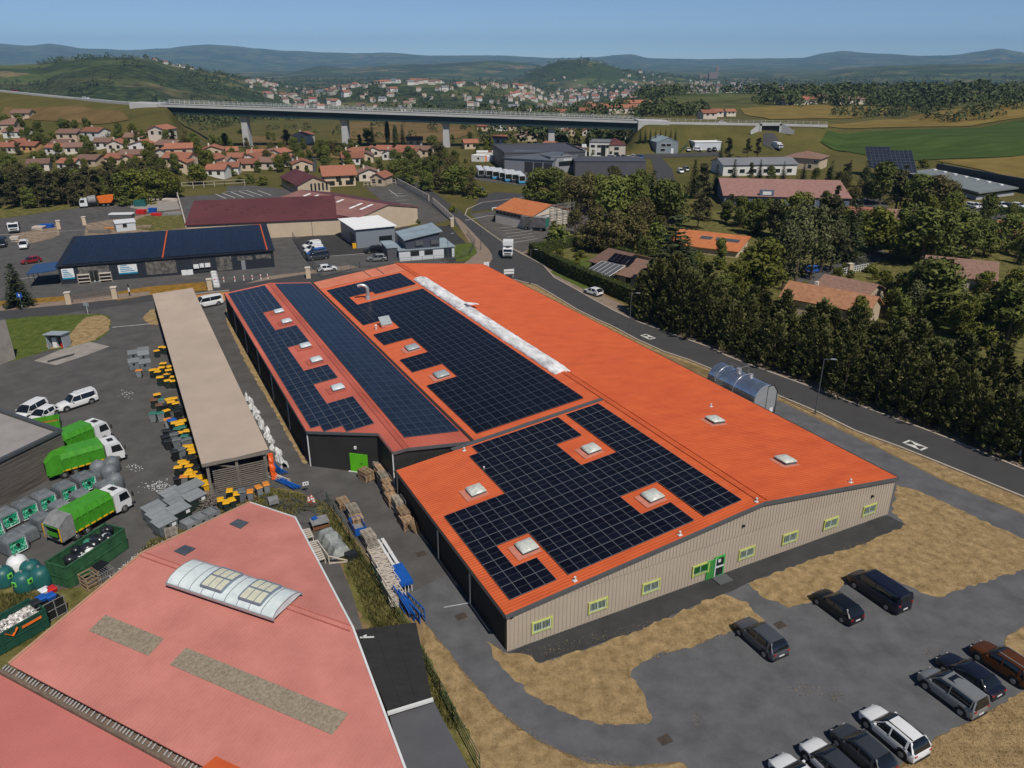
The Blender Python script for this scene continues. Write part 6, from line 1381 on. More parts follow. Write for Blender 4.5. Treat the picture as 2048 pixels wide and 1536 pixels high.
def building(name, label, cat, A, B, depth, h, rise, wm, rm, ridge='x', over=.45, wins=(), doors=(), group=None, chim=False, flat=False, winm=None, rt=.16):
    d = B - A; L = hypot(d.x, d.y); a = atan2(d.y, d.x); z0 = min(A.z, B.z)
    t = thing(name, label, cat, (A.x, A.y, z0), a, group); D = depth; FOOT.append((A.x + cos(a) * L / 2 - sin(a) * D / 2, A.y + sin(a) * L / 2 + cos(a) * D / 2, hypot(L, D) / 2))
    base = -1.5 if z0 > .2 or z0 < -.2 else -.05
    mb = MB()
    if flat: mb.loft([[(0, 0, z), (L, 0, z), (L, D, z), (0, D, z)] for z in (base, h)])
    elif ridge == 'x':
        mb.add([(x, y, z) for x in (0, L) for y, z in ((0, base), (D, base), (D, h), (D / 2, h + rise), (0, h))], [(0, 4, 3, 2, 1), (5, 6, 7, 8, 9), (0, 5, 9, 4), (1, 2, 7, 6)])
    elif ridge == 'mono':
        mb.add([(0, 0, base), (L, 0, base), (L, D, base), (0, D, base), (0, 0, h), (L, 0, h), (L, D, h + rise), (0, D, h + rise)], [(0, 1, 5, 4), (1, 2, 6, 5), (2, 3, 7, 6), (3, 0, 4, 7)])
    elif ridge == 'hip':
        mb.loft([[(0, 0, z), (L, 0, z), (L, D, z), (0, D, z)] for z in (base, h)])
    else:
        mb.add([(x, y, z) for y in (0, D) for x, z in ((0, base), (L, base), (L, h), (L / 2, h + rise), (0, h))], [(0, 1, 2, 3, 4), (5, 9, 8, 7, 6), (0, 4, 9, 5), (1, 6, 7, 2)])
    mb.build('wall', wm, t)
    o = over; mb = MB()
    if flat:
        mb.prism([(-o, -o), (L + o, -o), (L + o, D + o), (-o, D + o)], h, h + rt)
        if rise:
            for p, q in (((-o, -o), (L + o, -o)), ((L + o, -o), (L + o, D + o)), ((L + o, D + o), (-o, D + o)), ((-o, D + o), (-o, -o))): mb.bar((*p, h + rise / 2 + rt), (*q, h + rise / 2 + rt), .25, rise)
    elif ridge == 'x':
        s = rise / (D / 2); e = h - s * o + rt
        mb.slab([(-o, -o, e), (L + o, -o, e), (L + o, D / 2, h + rise + rt), (-o, D / 2, h + rise + rt)], rt)
        mb.slab([(-o, D + o, e), (L + o, D + o, e), (L + o, D / 2 + .002, h + rise + rt), (-o, D / 2 + .002, h + rise + rt)], rt)
    elif ridge == 'mono':
        s = rise / D
        mb.slab([(-o, -o, h - s * o + rt), (L + o, -o, h - s * o + rt), (L + o, D + o, h + rise + s * o + rt), (-o, D + o, h + rise + s * o + rt)], rt)
    elif ridge == 'hip':
        k = min(L, D) / 2; R0, R1 = ((k, D / 2), (L - k, D / 2)) if L >= D else ((L / 2, k), (L / 2, D - k))
        P = [(-o, -o, h), (L + o, -o, h), (L + o, D + o, h), (-o, D + o, h), (*R0, h + rise), (*R1, h + rise)]
        F = [(0, 1, 5, 4), (1, 2, 5), (2, 3, 4, 5), (3, 0, 4)] if L >= D else [(0, 1, 4), (1, 2, 5, 4), (2, 3, 5), (3, 0, 4, 5)]
        mb.add(P, F + [(3, 2, 1, 0)])
    else:
        s = rise / (L / 2); e = h - s * o + rt
        mb.slab([(-o, -o, e), (-o, D + o, e), (L / 2, D + o, h + rise + rt), (L / 2, -o, h + rise + rt)], rt)
        mb.slab([(L + o, -o, e), (L + o, D + o, e), (L / 2 + .002, D + o, h + rise + rt), (L / 2 + .002, -o, h + rise + rt)], rt)
    rf = mb.build('roof', rm, t)
    if chim: mb = MB(); mb.box((L * .3, D * .55, h + rise * .8 + .5), (.6, .6, 1.3)); mb.build('chimney', PALEW, rf)
    def onwall(wl, s, z, w, hh, m, nm, dep=.06):
        c, sz = {'f': ((s, -dep / 2, z), (w, dep, hh)), 'b': ((s, D + dep / 2, z), (w, dep, hh)), 'l': ((-dep / 2, s, z), (dep, w, hh)), 'r': ((L + dep / 2, s, z), (dep, w, hh))}[wl]
        mb = MB(); mb.box(c, sz); return mb.build(nm, m, t)
    def wrap(wl): return L if wl in 'fb' else D
    for wl, s, z, w, hh in wins:
        s = s * wrap(wl); fr = onwall(wl, s, z, w + .16, hh + .16, winm or WHITEMET, 'window', .07)
        c, sz = {'f': ((s, -.085, z), (w, .03, hh)), 'b': ((s, D + .085, z), (w, .03, hh)), 'l': ((-.085, s, z), (.03, w, hh)), 'r': ((L + .085, s, z), (.03, w, hh))}[wl]
        mb = MB(); mb.box(c, sz); mb.build('pane', GLASS_D, fr)
    for wl, s, z, w, hh, m, nm in doors: onwall(wl, s * wrap(wl), z, w, hh, m, nm, .09)
    return t, L, a
def bp(a, b): return T(*a), T(*b)
def hgt(px, vtop): return height_to(T(*px), vtop)
def depth_from(A, B, far_px, z):
    q = G(*far_px, z); d = (B - A).normalized(); n = V((-d.y, d.x, 0)); return (q - A).dot(n)
def slope_panels(par, x0, x1, y0, y1, zf, nx, ny, cell=CELL, frame=PFRAME_D):
    """solar panels in a grid on a slope rising along y"""
    lx, ly = (x1 - x0) / nx, (y1 - y0) / ny; a = atan2(zf(y1) - zf(y0), y1 - y0); me, pm = panel_mesh(lx * .985, ly / cos(a) * .985, cell, frame); rest = MB(); k = 0; R_ = Matrix.Rotation(a, 3, 'X')
    for j in range(ny):
        for i in range(nx):
            c = V((x0 + lx * (i + .5), y0 + ly * (j + .5), 0)); c.z = zf(c.y) + .1
            if k < 100: o = bpy.data.objects.new('solar_panel', me); COL.objects.link(o); o.parent = par; o.location = c; o.rotation_euler = (a, 0, 0)
            else:
                b = len(rest.v); rest.v += [tuple(R_ @ V(q) + c) for q in pm.v]; rest.f += [tuple(i_ + b for i_ in f) for f in pm.f]; rest.m += pm.m
            k += 1
    if k > 100: o = rest.build('solar_panels', [cell, frame], par); o['kind'] = 'stuff'
A, B = bp((123, 569), (550, 534)); h = hgt((123, 569), 534); dp = depth_from(A, B, (130, 476), h + 1.0)
t, L, a = building('solar_building', 'low anthracite commercial building with a full roof of black solar panels and orange strips', 'building', A, B, dp, h, 1.0, ANTHR, mat('dark_roof', (.012, .014, .022), rough=.5), 'mono', .35)
zf = lambda y: h + 1.0 * y / dp + .16
PFB = mat('panel_frame_black', (.03, .032, .04), rough=.5); slope_panels(t, .8, L * .462, .5, dp - .3, zf, 19, 6, CELL, PFB); slope_panels(t, L * .475, L - 1.6, .5, dp - .3, zf, 20, 6, CELL, PFB)
mb = MB()
for x in (L * .468, L - 1.2): mb.bar((x, .2, zf(.2) + .1), (x, dp - .1, zf(dp - .1) + .1), .28, .08)
mb.bar((L - 3, dp - .1, zf(dp) + .1), (L - 1.2, dp - .1, zf(dp) + .1), .25, .08); mb.build('orange_strip', ORANGE, t)
def fpanel(t, L, x0, x1, z0, z1, m, nm, dep=.08): mb = MB(); mb.box(((x0 + x1) / 2 * L, -dep / 2, (z0 + z1) / 2), ((x1 - x0) * L, dep, z1 - z0)); return mb.build(nm, m, t)
SHOP = mat('shop_glass', (.05, .05, .05), c2=(.14, .13, .12), rough=.2, var=.4, scale=1.2, spec=.6)
for x0, x1, z0, z1 in ((.085, .22, .3, h - .4), (.385, .525, .5, h - .4), (.715, .79, .2, h - .5)): w_ = fpanel(t, L, x0, x1, z0, z1, SHOP, 'shop_window')
fpanel(t, L, .12, .17, 0, 2.5, WHITEMET, 'door'); fpanel(t, L, .126, .145, .1, 2.3, GLASS_D, 'door_pane', .12); fpanel(t, L, .15, .165, .1, 2.3, GLASS_D, 'door_pane', .12)
for x0, x1 in ((.82, .895), (.91, .985)): fpanel(t, L, x0, x1, h - 1.6, h - .7, SHOP, 'window')
fpanel(t, L, .835, .855, 0, 2.1, GREYW, 'door')
SIGNB = mat('sign_cyan', (.02, .20, .34), rough=.5)
for x0, x1, z0, z1 in ((.012, .065, 1.0, h - .5), (.26, .345, 1.1, h - .6)):
    s = fpanel(t, L, x0, x1, z0, z1, WHITEB, 'sign_panel', .1); fpanel(t, L, x0, x1, z0, z0 + .35, SIGNB, 'sign_band', .13)
    for k in range(4):
        fpanel(t, L, x0 + (x1 - x0) * .1, x0 + (x1 - x0) * (.85 - .12 * k), z0 + .6 + .38 * k, z0 + .75 + .38 * k, SIGNB, 'sign_lettering', .13)
fpanel(t, L, .6, .69, .3, h - .5, mat('dark_opening', (.03, .03, .035)), 'open_bay'); 
for x0, x1, z0 in ((.605, .63, 1.2), (.635, .655, 1.3), (.66, .685, 1.3)): fpanel(t, L, x0, x1, z0, z0 + .8, WHITEB, 'white_appliance', .5)
for x in (.105, .2):
    mb = MB()
    for z in (.4, 1.1, 1.8): mb.box((x * L, -.6, z), (2.2, .9, .08))
    for sx in (-1, 1): mb.box((x * L + sx * 1.1, -.6, 1), (.07, .9, 2)); 
    mb.build('display_rack', CREAM, t)
mb = MB()
for x in (.56, .585): mb.box((x * L, -.9, .6), (1.2, .6, 1.0)); 
mb.build('air_unit', WHITEB, t)
mb = MB(); mb.slab([(-5.5, -1.5, 3.0), (-.1, -1.5, h - .3), (-.1, 7, h - .3), (-5.5, 7, 3.0)], .12); mb.build('canopy', mat('blue_canopy', (.02, .05, .13), rough=.3), t)
for y in (-1.2, 3, 6.7): mb = MB(); mb.tube((-5.2, y, 0), (-5.2, y, 3), .08); mb.build('canopy_post', GREYTRIM, t)
A, B = bp((378, 484), (700, 468)); h = 4.2; q = depth_from(A, B, (368, 404), 6.6)
t, L, a = building('burgundy_hall', 'long low hall with a plain burgundy roof and cream wall', 'hall', A, B, q, h, 2.4, CREAMW, MAROON, 'mono', .4)
rnd = random.Random(2); 
for i in range(22):
    x, y = L * (.06 + .9 * ((i * .37) % 1)), q * (.1 + .85 * ((i * .61) % 1)); mb = MB(); mb.box((x, y, h + 2.4 * y / q + .22), (1.0, .5, .1)); mb.build('roof_patch', mat('grey_patch', (.09, .04, .042), var=.2), t)
for x in (.24, .48, .76): fpanel(t, L, x, x + .003, 0, h, GREYTRIM, 'downpipe')
A, B = bp((716, 472), (836, 447)); h = 4.6; rs = 2.0; md = (A + B) / 2; q = depth_from(A, B, (697, 367), h + rs)
t, L, a = building('hall', 'hall with faded pink roof and rows of white rooflight strips beside the burgundy one', 'hall', A, B, q, h, rs, CREAMW, DUSTY, 'y', .3)
for j, (yy, xs) in enumerate(((.10, (.28, .37)), (.2, (.26, .35)), (.42, (.37,)), (.52, (.37,)), (.62, (.37,)), (.72, (.38,)), (.82, (.38,)), (.45, (.08,)), (.58, (.08,)), (.7, (.06,)), (.8, (.05,)))):
    for x in xs:
        mb = MB(); s_ = rs / (L / 2); zz = h + s_ * x * L + .2; mb.slab([(x * L - 1.2, yy * q, zz - 1.2 * s_), (x * L + 1.2, yy * q, zz + 1.2 * s_), (x * L + 1.2, yy * q + .9, zz + 1.2 * s_), (x * L - 1.2, yy * q + .9, zz - 1.2 * s_)], .1); mb.build('rooflight_strip', WHITER, t)
mb = MB(); s_ = rs / (L / 2); mb.slab([(L / 2 + .1, -.3, h + rs + .19), (L + .3, -.3, h - .3 * s_ + .19), (L + .3, q + .3, h - .3 * s_ + .19), (L / 2 + .1, q + .3, h + rs + .19)], .02); mb.build('maroon_slope', MAROON, t)
A, B = bp((714, 497), (791, 489)); h = hgt((714, 497), 459); q = depth_from(A, B, (770, 431), h)
t, L, a = building('office_hall', 'plain grey hall with a brilliant white flat roof', 'hall', A, B, q, h, 0, mat('blue_grey_cladding', (.19, .215, .25), rough=.5, var=.05), WHITER, flat=True, over=.5, wins=(('f', .75, 1.8, 3.2, 1.2),), winm=GREYTRIM)
mb = MB(); mb.box((-.05, q * .25, 1.5), (.12, 3.5, 3.0)); mb.build('door', SLATE, t); mb = MB(); mb.box((-.5, .6, .6), (.9, .6, 1.2)); mb.build('yellow_topped_box', YELLOW, t)
A, B = bp((799, 523), (909, 514)); h = hgt((799, 523), 502)
t, L, a = building('office', 'two storey office with white ground floor and dark upper floor', 'office', A, B, 9.5, h, 0, LIGHTG, ZINC, flat=True, over=.25, wins=(('f', .28, 1.6, 1.9, 1.0), ('f', .53, 1.6, 1.9, 1.0)), doors=(('f', .88, 1.25, 1.9, 2.5, ANTHR, 'entrance'),), winm=GREYTRIM)
hu = h + 3.0; x0, x1 = L * .13, L * .74
mb = MB(); mb.add([(x0, .3, h), (x1, .3, h), (x1, 9.2, h), (x0, 9.2, h), (x0, .3, hu - .6), (x1, .3, hu + .8), (x1, 9.2, hu + .8), (x0, 9.2, hu - .6)], [(0, 1, 5, 4), (1, 2, 6, 5), (2, 3, 7, 6), (3, 0, 4, 7), (4, 5, 6, 7)]); mb.build('upper_floor', mat('slate_blue_cladding', (.055, .06, .085), rough=.5, var=.06), t)
mb = MB(); mb.slab([(x0 - .5, -.2, hu - .5), (x1 + .6, -.2, hu + 1.0), (x1 + .6, 9.6, hu + 1.0), (x0 - .5, 9.6, hu - .5)], .25); mb.build('upper_roof', ZINC, t)
for x in (.3, .58): w_ = fpanel(t, L, x, x + .14, h + .9, h + 1.9, GREYTRIM, 'window', -.5); mb = MB(); mb.box(((x + .07) * L, .24, h + 1.4), (.14 * L, .1, .95)); mb.build('pane', GLASS_D, t)
mb = MB(); mb.box((-1.25, 4.5, 1.5), (2.4, 7, 3.0)); mb.build('side_wing', SLATE, t); mb = MB(); mb.prism([(-2.7, .8), (-.1, .8), (-.1, 8.3), (-2.7, 8.3)], 3.0, 3.2); mb.build('wing_roof', ZINC, t)
A, B = bp((991, 445), (1063, 461)); h = hgt((1063, 461), 433); C_ = T(1140, 447); dv = C_ - B; q = depth_from(A, B, (1140, 447), 0)
t, L, a = building('workshop', 'white workshop with an orange tiled roof and scaffolding at its gable', 'workshop', A, B, q, h, 2.2, PALEW, mat('bright_orange_tiles', (.43, .135, .045), c2=(.49, .165, .06), rough=.75, var=.08, scale=.8), 'x', .3)
for k in range(9): mb = MB(); mb.box((L * (.06 + .1 * k), -.04, h - .75), (L * .085, .06, .8)); mb.build('window', GLASS_D, t)
mb = MB(); mb.box((L + .05, q * .33, 1.7), (.1, 3.2, 3.4)); mb.build('roller_door', WHITEB, t); mb = MB(); mb.box((L + .06, q * .33, 3.5), (.12, 3.4, .2)); mb.build('lintel', SHUT, t)
st_ = thing('scaffold_tower', 'grey scaffold tower at the gable of the orange tiled workshop', 'scaffold', V((0, 0, 0))); mb = MB(); p0 = B.lerp(C_, .45); dd = dv.normalized(); nn = V((dd.y, -dd.x, 0))
hh = h + 2.6
for i in range(4):
    for w_ in (.6, 2.0): b = p0 + dd * (i * dv.length * .17) + nn * w_; mb.tube(b, b + V((0, 0, hh)), .06, n=6)
for z in (1, 2.4, 3.8, 5.2, hh - .3):
    for w_ in (.6, 2.0): mb.tube(p0 + nn * w_ + V((0, 0, z)), p0 + dd * (dv.length * .51) + nn * w_ + V((0, 0, z)), .05, n=6)
    for i in range(4): b = p0 + dd * (i * dv.length * .17) + V((0, 0, z)); mb.tube(b + nn * .6, b + nn * 2.0, .05, n=6)
mb.build('tubes', GREYM, st_)
A, B = bp((597, 391), (661, 386)); h = hgt((597, 391), 371); q = depth_from(A, B, (555, 339), h + 2.6)
building('cream_hall', 'maroon roofed hall whose cream gable has five tall slit windows', 'hall', A, B, q, h, 2.4, CREAMW, MAROON, 'y', .4, wins=tuple(('f', .42 + .12 * k, 2.4, .5, 2.3) for k in range(5)) + tuple(('l', .1 + .15 * k, 2.4, 3.2, 1.8) for k in range(6)), doors=(('f', .08, .9, 1.0, 1.8, SHUT, 'door'),), winm=GREYTRIM)
A, B = bp((650, 374), (712, 371)); h = hgt((650, 374), 351)
building('brick_house', 'large two storey house with orange roof behind the cream gabled hall', 'house', A, B, 11, h, 2.6, CREAMW, TILE, 'x', .8, wins=(('f', .45, h - 1.5, 1.5, 1.6), ('f', .88, h - 1.5, 1.5, 1.6), ('f', .2, 1.2, 2.6, 1.4), ('f', .5, 1.2, 1, 1.4), ('f', .8, 1.2, 2.6, 1.4)), winm=SHUT)
A, B = bp((1009, 342), (1106, 348)); h = hgt((1009, 342), 316); q = depth_from(A, B, (1060, 302), h + 2)
t, L, a = building('depot', 'dark grey vehicle depot with sectional doors and a sloping grey roof', 'depot', A, B, q, h, 2, GREYW, mat('blue_grey_roof', (.10, .115, .14), rough=.5, var=.08, scale=.2), 'mono', .4)
for k in range(5): fpanel(t, L, .03 + .195 * k, .20 + .195 * k, 0, h - 1.0, mat('sectional_door', (.20, .21, .24), rough=.5) if k < 2 else mat('dark_opening', (.03, .03, .035)), 'sectional_door')
A, B = bp((986, 322), (1009, 342)); h1 = hgt((1009, 342), 308)
building('depot_wing', 'tall slate clad block at the coach end of the depot', 'depot', A, B, 34, h1, .6, SLATE, mat('slate_roof', (.07, .07, .082), rough=.6), flat=True, over=.05)
A, B = bp((1101, 347), (1154, 343)); h1 = hgt((1101, 347), 316)
t, L, a = building('depot_office', 'light grey block with a band of windows and raised lettering in the depot front', 'office', A, B, 9, h1, .4, mat('mid_grey_cladding', (.27, .275, .30), rough=.5, var=.05), GREYR, flat=True, over=.1, wins=(('f', .62, h1 * .58, 8.0, 1.7),), winm=GREYTRIM)
for k in range(6): mb = MB(); mb.box((L * .5 + k * .75, -.06, h1 - 1.1), (.5, .1, .7)); mb.box((L * .5 + k * .75 + .12, -.1, h1 - 1.0), (.2, .06, .25)); mb.build('sign_letter', WHITEB, t)
A, B = bp((1150, 352), (1290, 352)); h1 = hgt((1290, 352), 323)
building('depot_wing', 'low slate grey depot wing running towards the access road', 'depot', A, B, 16, h1, 0, SLATE, mat('slate_roof', (.07, .07, .082)), flat=True, over=.2)
mb = MB(); 
A, B = bp((1178, 312), (1217, 313)); h = hgt((1178, 312), 285)
building('white_office', 'white flat roofed two storey office joined to a maroon roofed block', 'office', A, B, 13, h, .4, WHITEW, GREYR, flat=True, over=.1, wins=(('f', .18, h - 1.6, 1.8, 1), ('f', .5, h - 1.6, 1.6, 1), ('f', .72, h - 2.3, 2, 2.6), ('f', .5, 1.2, 1.6, 1), ('f', .72, 1.4, 2, 2.2), ('f', .92, h - 1.6, 1.2, 1.2)), winm=GREYTRIM)
A, B = bp((1218, 313), (1250, 313)); h = hgt((1250, 313), 290)
building('white_block', 'cream white block under a maroon roof joined to the flat white office', 'building', A, B, 15, h, 2.2, PALEW, MAROON, 'hip', .4, wins=(('f', .45, h - 1.6, 2, 1.2), ('f', .45, 1.3, 2, 1.2), ('f', .1, 1.2, 1, 2.2)), doors=(('r', .55, 1.8, 3.4, 3.6, GREYTRIM, 'door'),), winm=GREYTRIM)
A, B = bp((1312, 307), (1355, 307)); h = hgt((1312, 307), 284)
building('grey_house', 'blue grey gabled block with a pale metal roof by the access road', 'building', A, B, 14, h, 2.2, mat('blue_grey_panel', (.20, .235, .26), rough=.5), ZINC, 'y', .2, wins=(('f', .32, h - 1.3, 2.2, 1.2), ('f', .56, h - 1.3, 2.2, 1.2), ('f', .3, 1.8, 2.2, 1.2)), doors=(('f', .74, 1.2, 1.2, 2.4, WHITEB, 'door'),))
A, B = bp((1389, 301), (1441, 301)); h = hgt((1389, 301), 285)
building('grey_hall', 'low pale grey hall with a white roof edge behind parked cars', 'hall', A, B, 14, h, .3, LIGHTG, WHITER, flat=True, over=.1)
A, B = bp((1080, 303), (1101, 305)); h = hgt((1080, 303), 290)
building('white_house', 'small white house with orange tiles rising behind the depot roof', 'house', A, B, 9, h, 1.6, WHITEW, TILE, 'x', .3, wins=(('f', .3, 1.8, .9, .9), ('f', .7, 1.8, 1.4, 1)))
A, B = bp((1104, 312), (1140, 316)); building('white_house', 'low white annexe with a wide orange tiled roof behind the depot', 'house', A, B, 12, 3, 1.8, WHITEW, TILE2, 'x', .4)
A, B = bp((943, 323), (968, 324)); building('site_cabin', 'white site cabin in front of the striped one beside the depot', 'cabin', A, B, 4, hgt((943, 323), 311), 0, WHITEW, WHITER, flat=True, over=.1, wins=(('f', .55, 1.5, .9, .8),))
A, B = bp((967, 323), (986, 323)); building('site_cabin', 'grey cabin with an orange door beside the white site cabin', 'cabin', A, B, 4, hgt((967, 323), 313), 0, LIGHTG, WHITER, flat=True, over=.05, doors=(('f', .15, 1.3, 1.6, 2.6, mat('orange_steel', (.68, .14, .01)), 'door'),))
A, B = bp((953, 316), (985, 316)); building('site_cabin', 'upper white cabin with an orange striped end stacked behind the others', 'cabin', A, B, 5, hgt((953, 316), 304), 0, WHITEW, WHITER, flat=True, over=.05, doors=(('f', .85, 3.0, 1.8, .8, TILE, 'stripe'),))
A, B = bp((234, 464), (273, 460)); t, L, a = building('site_cabin', 'white portable cabin with a small window in the rubble yard', 'cabin', A, B, 5, hgt((234, 464), 448), .5, mat('cabin_white', (.50, .53, .55), rough=.5, var=.06), LIGHTG, 'x', .2, wins=(('f', .45, 1.6, .9, 1.0),), winm=GREYTRIM)
A, B = bp((1447, 410), (1697, 416)); h = hgt((1447, 410), 391); q = depth_from(A, B, (1456, 357), h + 3)
t, L, a = building('blue_house', 'long blue grey house with a dusty pink tiled roof among the trees', 'house', A, B, q * 2, h, 3, BLUEW, mat('dusty_pink_tiles', (.25, .13, .11), c2=(.31, .17, .145), rough=.8, var=.1, scale=1, bump=.3), 'x', .5, wins=(('f', .06, 1.6, 3.5, 1.3), ('f', .33, 1.4, 3, 1.6), ('f', .42, 1.5, 2.4, 1.8), ('f', .7, 1.5, 2.4, 1.4)))
mb = MB(); mb.box((L * .34, .6, h + 1.0), (4.2, 1.2, 1.8)); dm = mb.build('dormer', BLUEW, t); mb = MB(); mb.box((L * .34, -.05, h + 1.0), (2.6, .1, 1.0)); mb.build('pane', WHITEB, dm)
A, B = bp((1567, 336), (1636, 341)); h = hgt((1636, 341), 318)
building('beige_house', 'beige house with a brown hipped roof below the green crop field', 'house', A, B, 14, h, 2.2, CREAMW, TILE2, 'hip', .8, wins=(('f', .75, 1.5, 1.4, 1.4), ('f', .9, h - 1.2, 1.4, 1)))
A, B = bp((1445, 352), (1592, 350)); building('white_long_house', 'long white building with a blue grey roof behind the row of firs', 'building', A, B, 14, 4.2, 1.8, WHITEW, GREYR, 'x', .5, wins=tuple(('f', .1 + .16 * k, 1.8, 2, 1.4) for k in range(6)))
mh = thing('modern_hall', 'low modern hall with flat grey roof, black glazed front and long dark screen wall', 'hall'); hz = height_to(T(1951, 404), 387)
P = [G(1958, 385, hz), G(2038, 375, hz), G(1868, 337, hz), G(1806, 344, hz)]; zb = 0
mb = MB(); mb.slab(P, .45); mb.build('roof', mat('grey_green_roof', (.16, .18, .18), c2=(.19, .21, .21), rough=.6, var=.08, scale=.3), mh)
c = sum(P, V((0, 0, 0))) / 4; Q = [p + (c - p) * .05 for p in P]; mb = MB(); skirt(mb, Q + [Q[0]], z0=1.3); mb.build('glazed_wall', mat('black_glazing', (.01, .011, .013), rough=.2, spec=.6), mh); mb = MB(); skirt(mb, [V((p.x, p.y, 1.4)) for p in Q] + [V((Q[0].x, Q[0].y, 1.4))], z0=-.5); mb.build('plinth', mat('grey_plinth', (.36, .36, .37)), mh)
s0, s1 = G(1872, 338, hz), G(2130, 385, hz); mb = MB(); d = (s1 - s0).normalized(); n = V((-d.y, d.x, 0)); mb.prism([((s0 + n * w_ + d * e).x, (s0 + n * w_ + d * e).y) for w_, e in ((0, 0), (0, (s1 - s0).length), (1.0, (s1 - s0).length), (1.0, 0))], 0, hz + 2.0); mb.build('screen_wall', ANTHR, mh)
for k in range(7): p = P[3].lerp(P[2], .85).lerp(P[0].lerp(P[1], .85), (k + .5) / 7.5); mb = MB(); mb.box((p.x, p.y, hz + .2), (1.6, 1.2, .4), rz=.5); mb.build('rooflight', WHITEB, mh)
A, B = bp((1335, 499), (1472, 516)); h = hgt((1472, 516), 503); q = max(6, depth_from(A, B, (1505, 476), h + 1.6))
t, L, a = building('orange_hall', 'low hall with bright orange roof and three dark rooflights behind the tall spruce', 'hall', A, B, q, h, 1.6, CREAMW, mat('bright_orange_tiles', (.43, .135, .045)), 'mono', .5)
for x in (.45, .68, .85):
    y = q * .62; mb = MB(); s_ = 1.6 / q; mb.slab([(x * L - 1.4, y - .9, h + s_ * (y - .9) + .22), (x * L + 1.4, y - .9, h + s_ * (y - .9) + .22), (x * L + 1.4, y + .9, h + s_ * (y + .9) + .22), (x * L - 1.4, y + .9, h + s_ * (y + .9) + .22)], .06); mb.build('rooflight', mat('slate_glass', (.07, .08, .09)), t)
A, B = bp((1181, 544), (1226, 556)); h = hgt((1181, 544), 520)
building('garage_wing', 'brown tiled garage wing facing the drive behind the clipped hedge', 'house', A, B, 12, h * .9, 1.8, CREAMW, TILE2, 'x', .5, doors=(('f', .25, 1.2, 2.6, 2.3, BLPLA, 'garage_door'), ('f', .7, 1.2, 2.6, 2.3, BLPLA, 'garage_door')))
A, B = bp((1236, 571), (1273, 580)); h = hgt((1273, 580), 557)
t, L, a = building('hedged_house', 'tiled house with sloping solar canopy between the clipped hedge and the conifers', 'house', A, B, 13, h, 2, CREAMW, TILE2, 'x', .5, wins=(('f', .55, 1.6, 1.3, 1.6),))
mb = MB()
for k in range(6): x = -6.2 + 1.2 * k; mb.bar((x, -2.8, 2.4), (x, 2.2, 3.6), .1); 
mb.bar((-6.3, -2.8, 2.4), (-.1, -2.8, 2.4), .1); mb.bar((-6.3, 2.2, 3.6), (-.1, 2.2, 3.6), .1)
for x in (-6.2, -.3): mb.box((x, -2.7, 1.2), (.12, .12, 2.4))
mb.build('canopy_frame', WHITEMET, t); mb = MB(); mb.slab([(-6.2, -2.8, 2.45), (-.2, -2.8, 2.45), (-.2, 2.2, 3.65), (-6.2, 2.2, 3.65)], .03); mb.build('canopy_glass', mat('smoked_glass', (.10, .10, .10), rough=.2, spec=.6), t)
for k in range(5): mb = MB(); mb.slab([(-5.2 + 1.15 * k, 2.5, 3.7), (-4.15 + 1.15 * k, 2.5, 3.7), (-4.15 + 1.15 * k, 5.2, 5.0), (-5.2 + 1.15 * k, 5.2, 5.0)], .05); mb.build('solar_panel', CELL, t)
def roofhouse(label, a_, b_, far_, zr, he=None, wm=CREAMW, rm=TILE2, ridge='x', wins=(), name='tiled_house', chim=False, vtop=None):
    A, B = G(*a_, 3.0), G(*b_, 3.0); A.z = B.z = 0; q = depth_from(A, B, far_, 3.0 + zr); q = max(3.5, q)
    return building(name, label, 'house', A, B, q * 2, 2.8, zr, wm, rm, ridge, .45, wins=wins, chim=chim)
roofhouse('orange tiled house just behind the front row of conifers', (1564, 590), (1736, 623), (1589, 566), 2.0, rm=mat('ochre_tiles', (.29, .135, .07), c2=(.37, .18, .095), rough=.8, var=.12, scale=1.5, bump=.4), chim=True)
roofhouse('brown tiled house behind the orange tiled one', (1628, 575), (1728, 596), (1655, 548), 1.8)
roofhouse('white walled house with brown roof and a satellite dish at its gable', (1850, 545), (1992, 560), (1871, 511), 2.2, wm=PALEW, wins=(('f', .3, 1.3, 1.2, 1.2), ('f', .75, 1.1, 2.2, 1.6), ('r', .5, 1.6, 1.2, 1.4)), chim=False)
roofhouse('house with red tiles and small chimney at the edge beyond the big maple', (1982, 461), (2110, 478), (1990, 437), 2.0, rm=TILE, wins=(('f', .15, 1.3, 1.2, 1.2), ('f', .4, 1.3, 1.6, 1.2)), chim=True)
roofhouse('beige house with a timber carport sheltering a white car', (1772, 436), (1850, 440), (1776, 420), 2.0, wins=(('f', .12, 1.6, .8, 1.8),))
roofhouse('low tiled house half hidden behind the weeping trees', (1700, 428), (1745, 430), (1710, 416), 1.6, rm=TILE)
mb = MB()
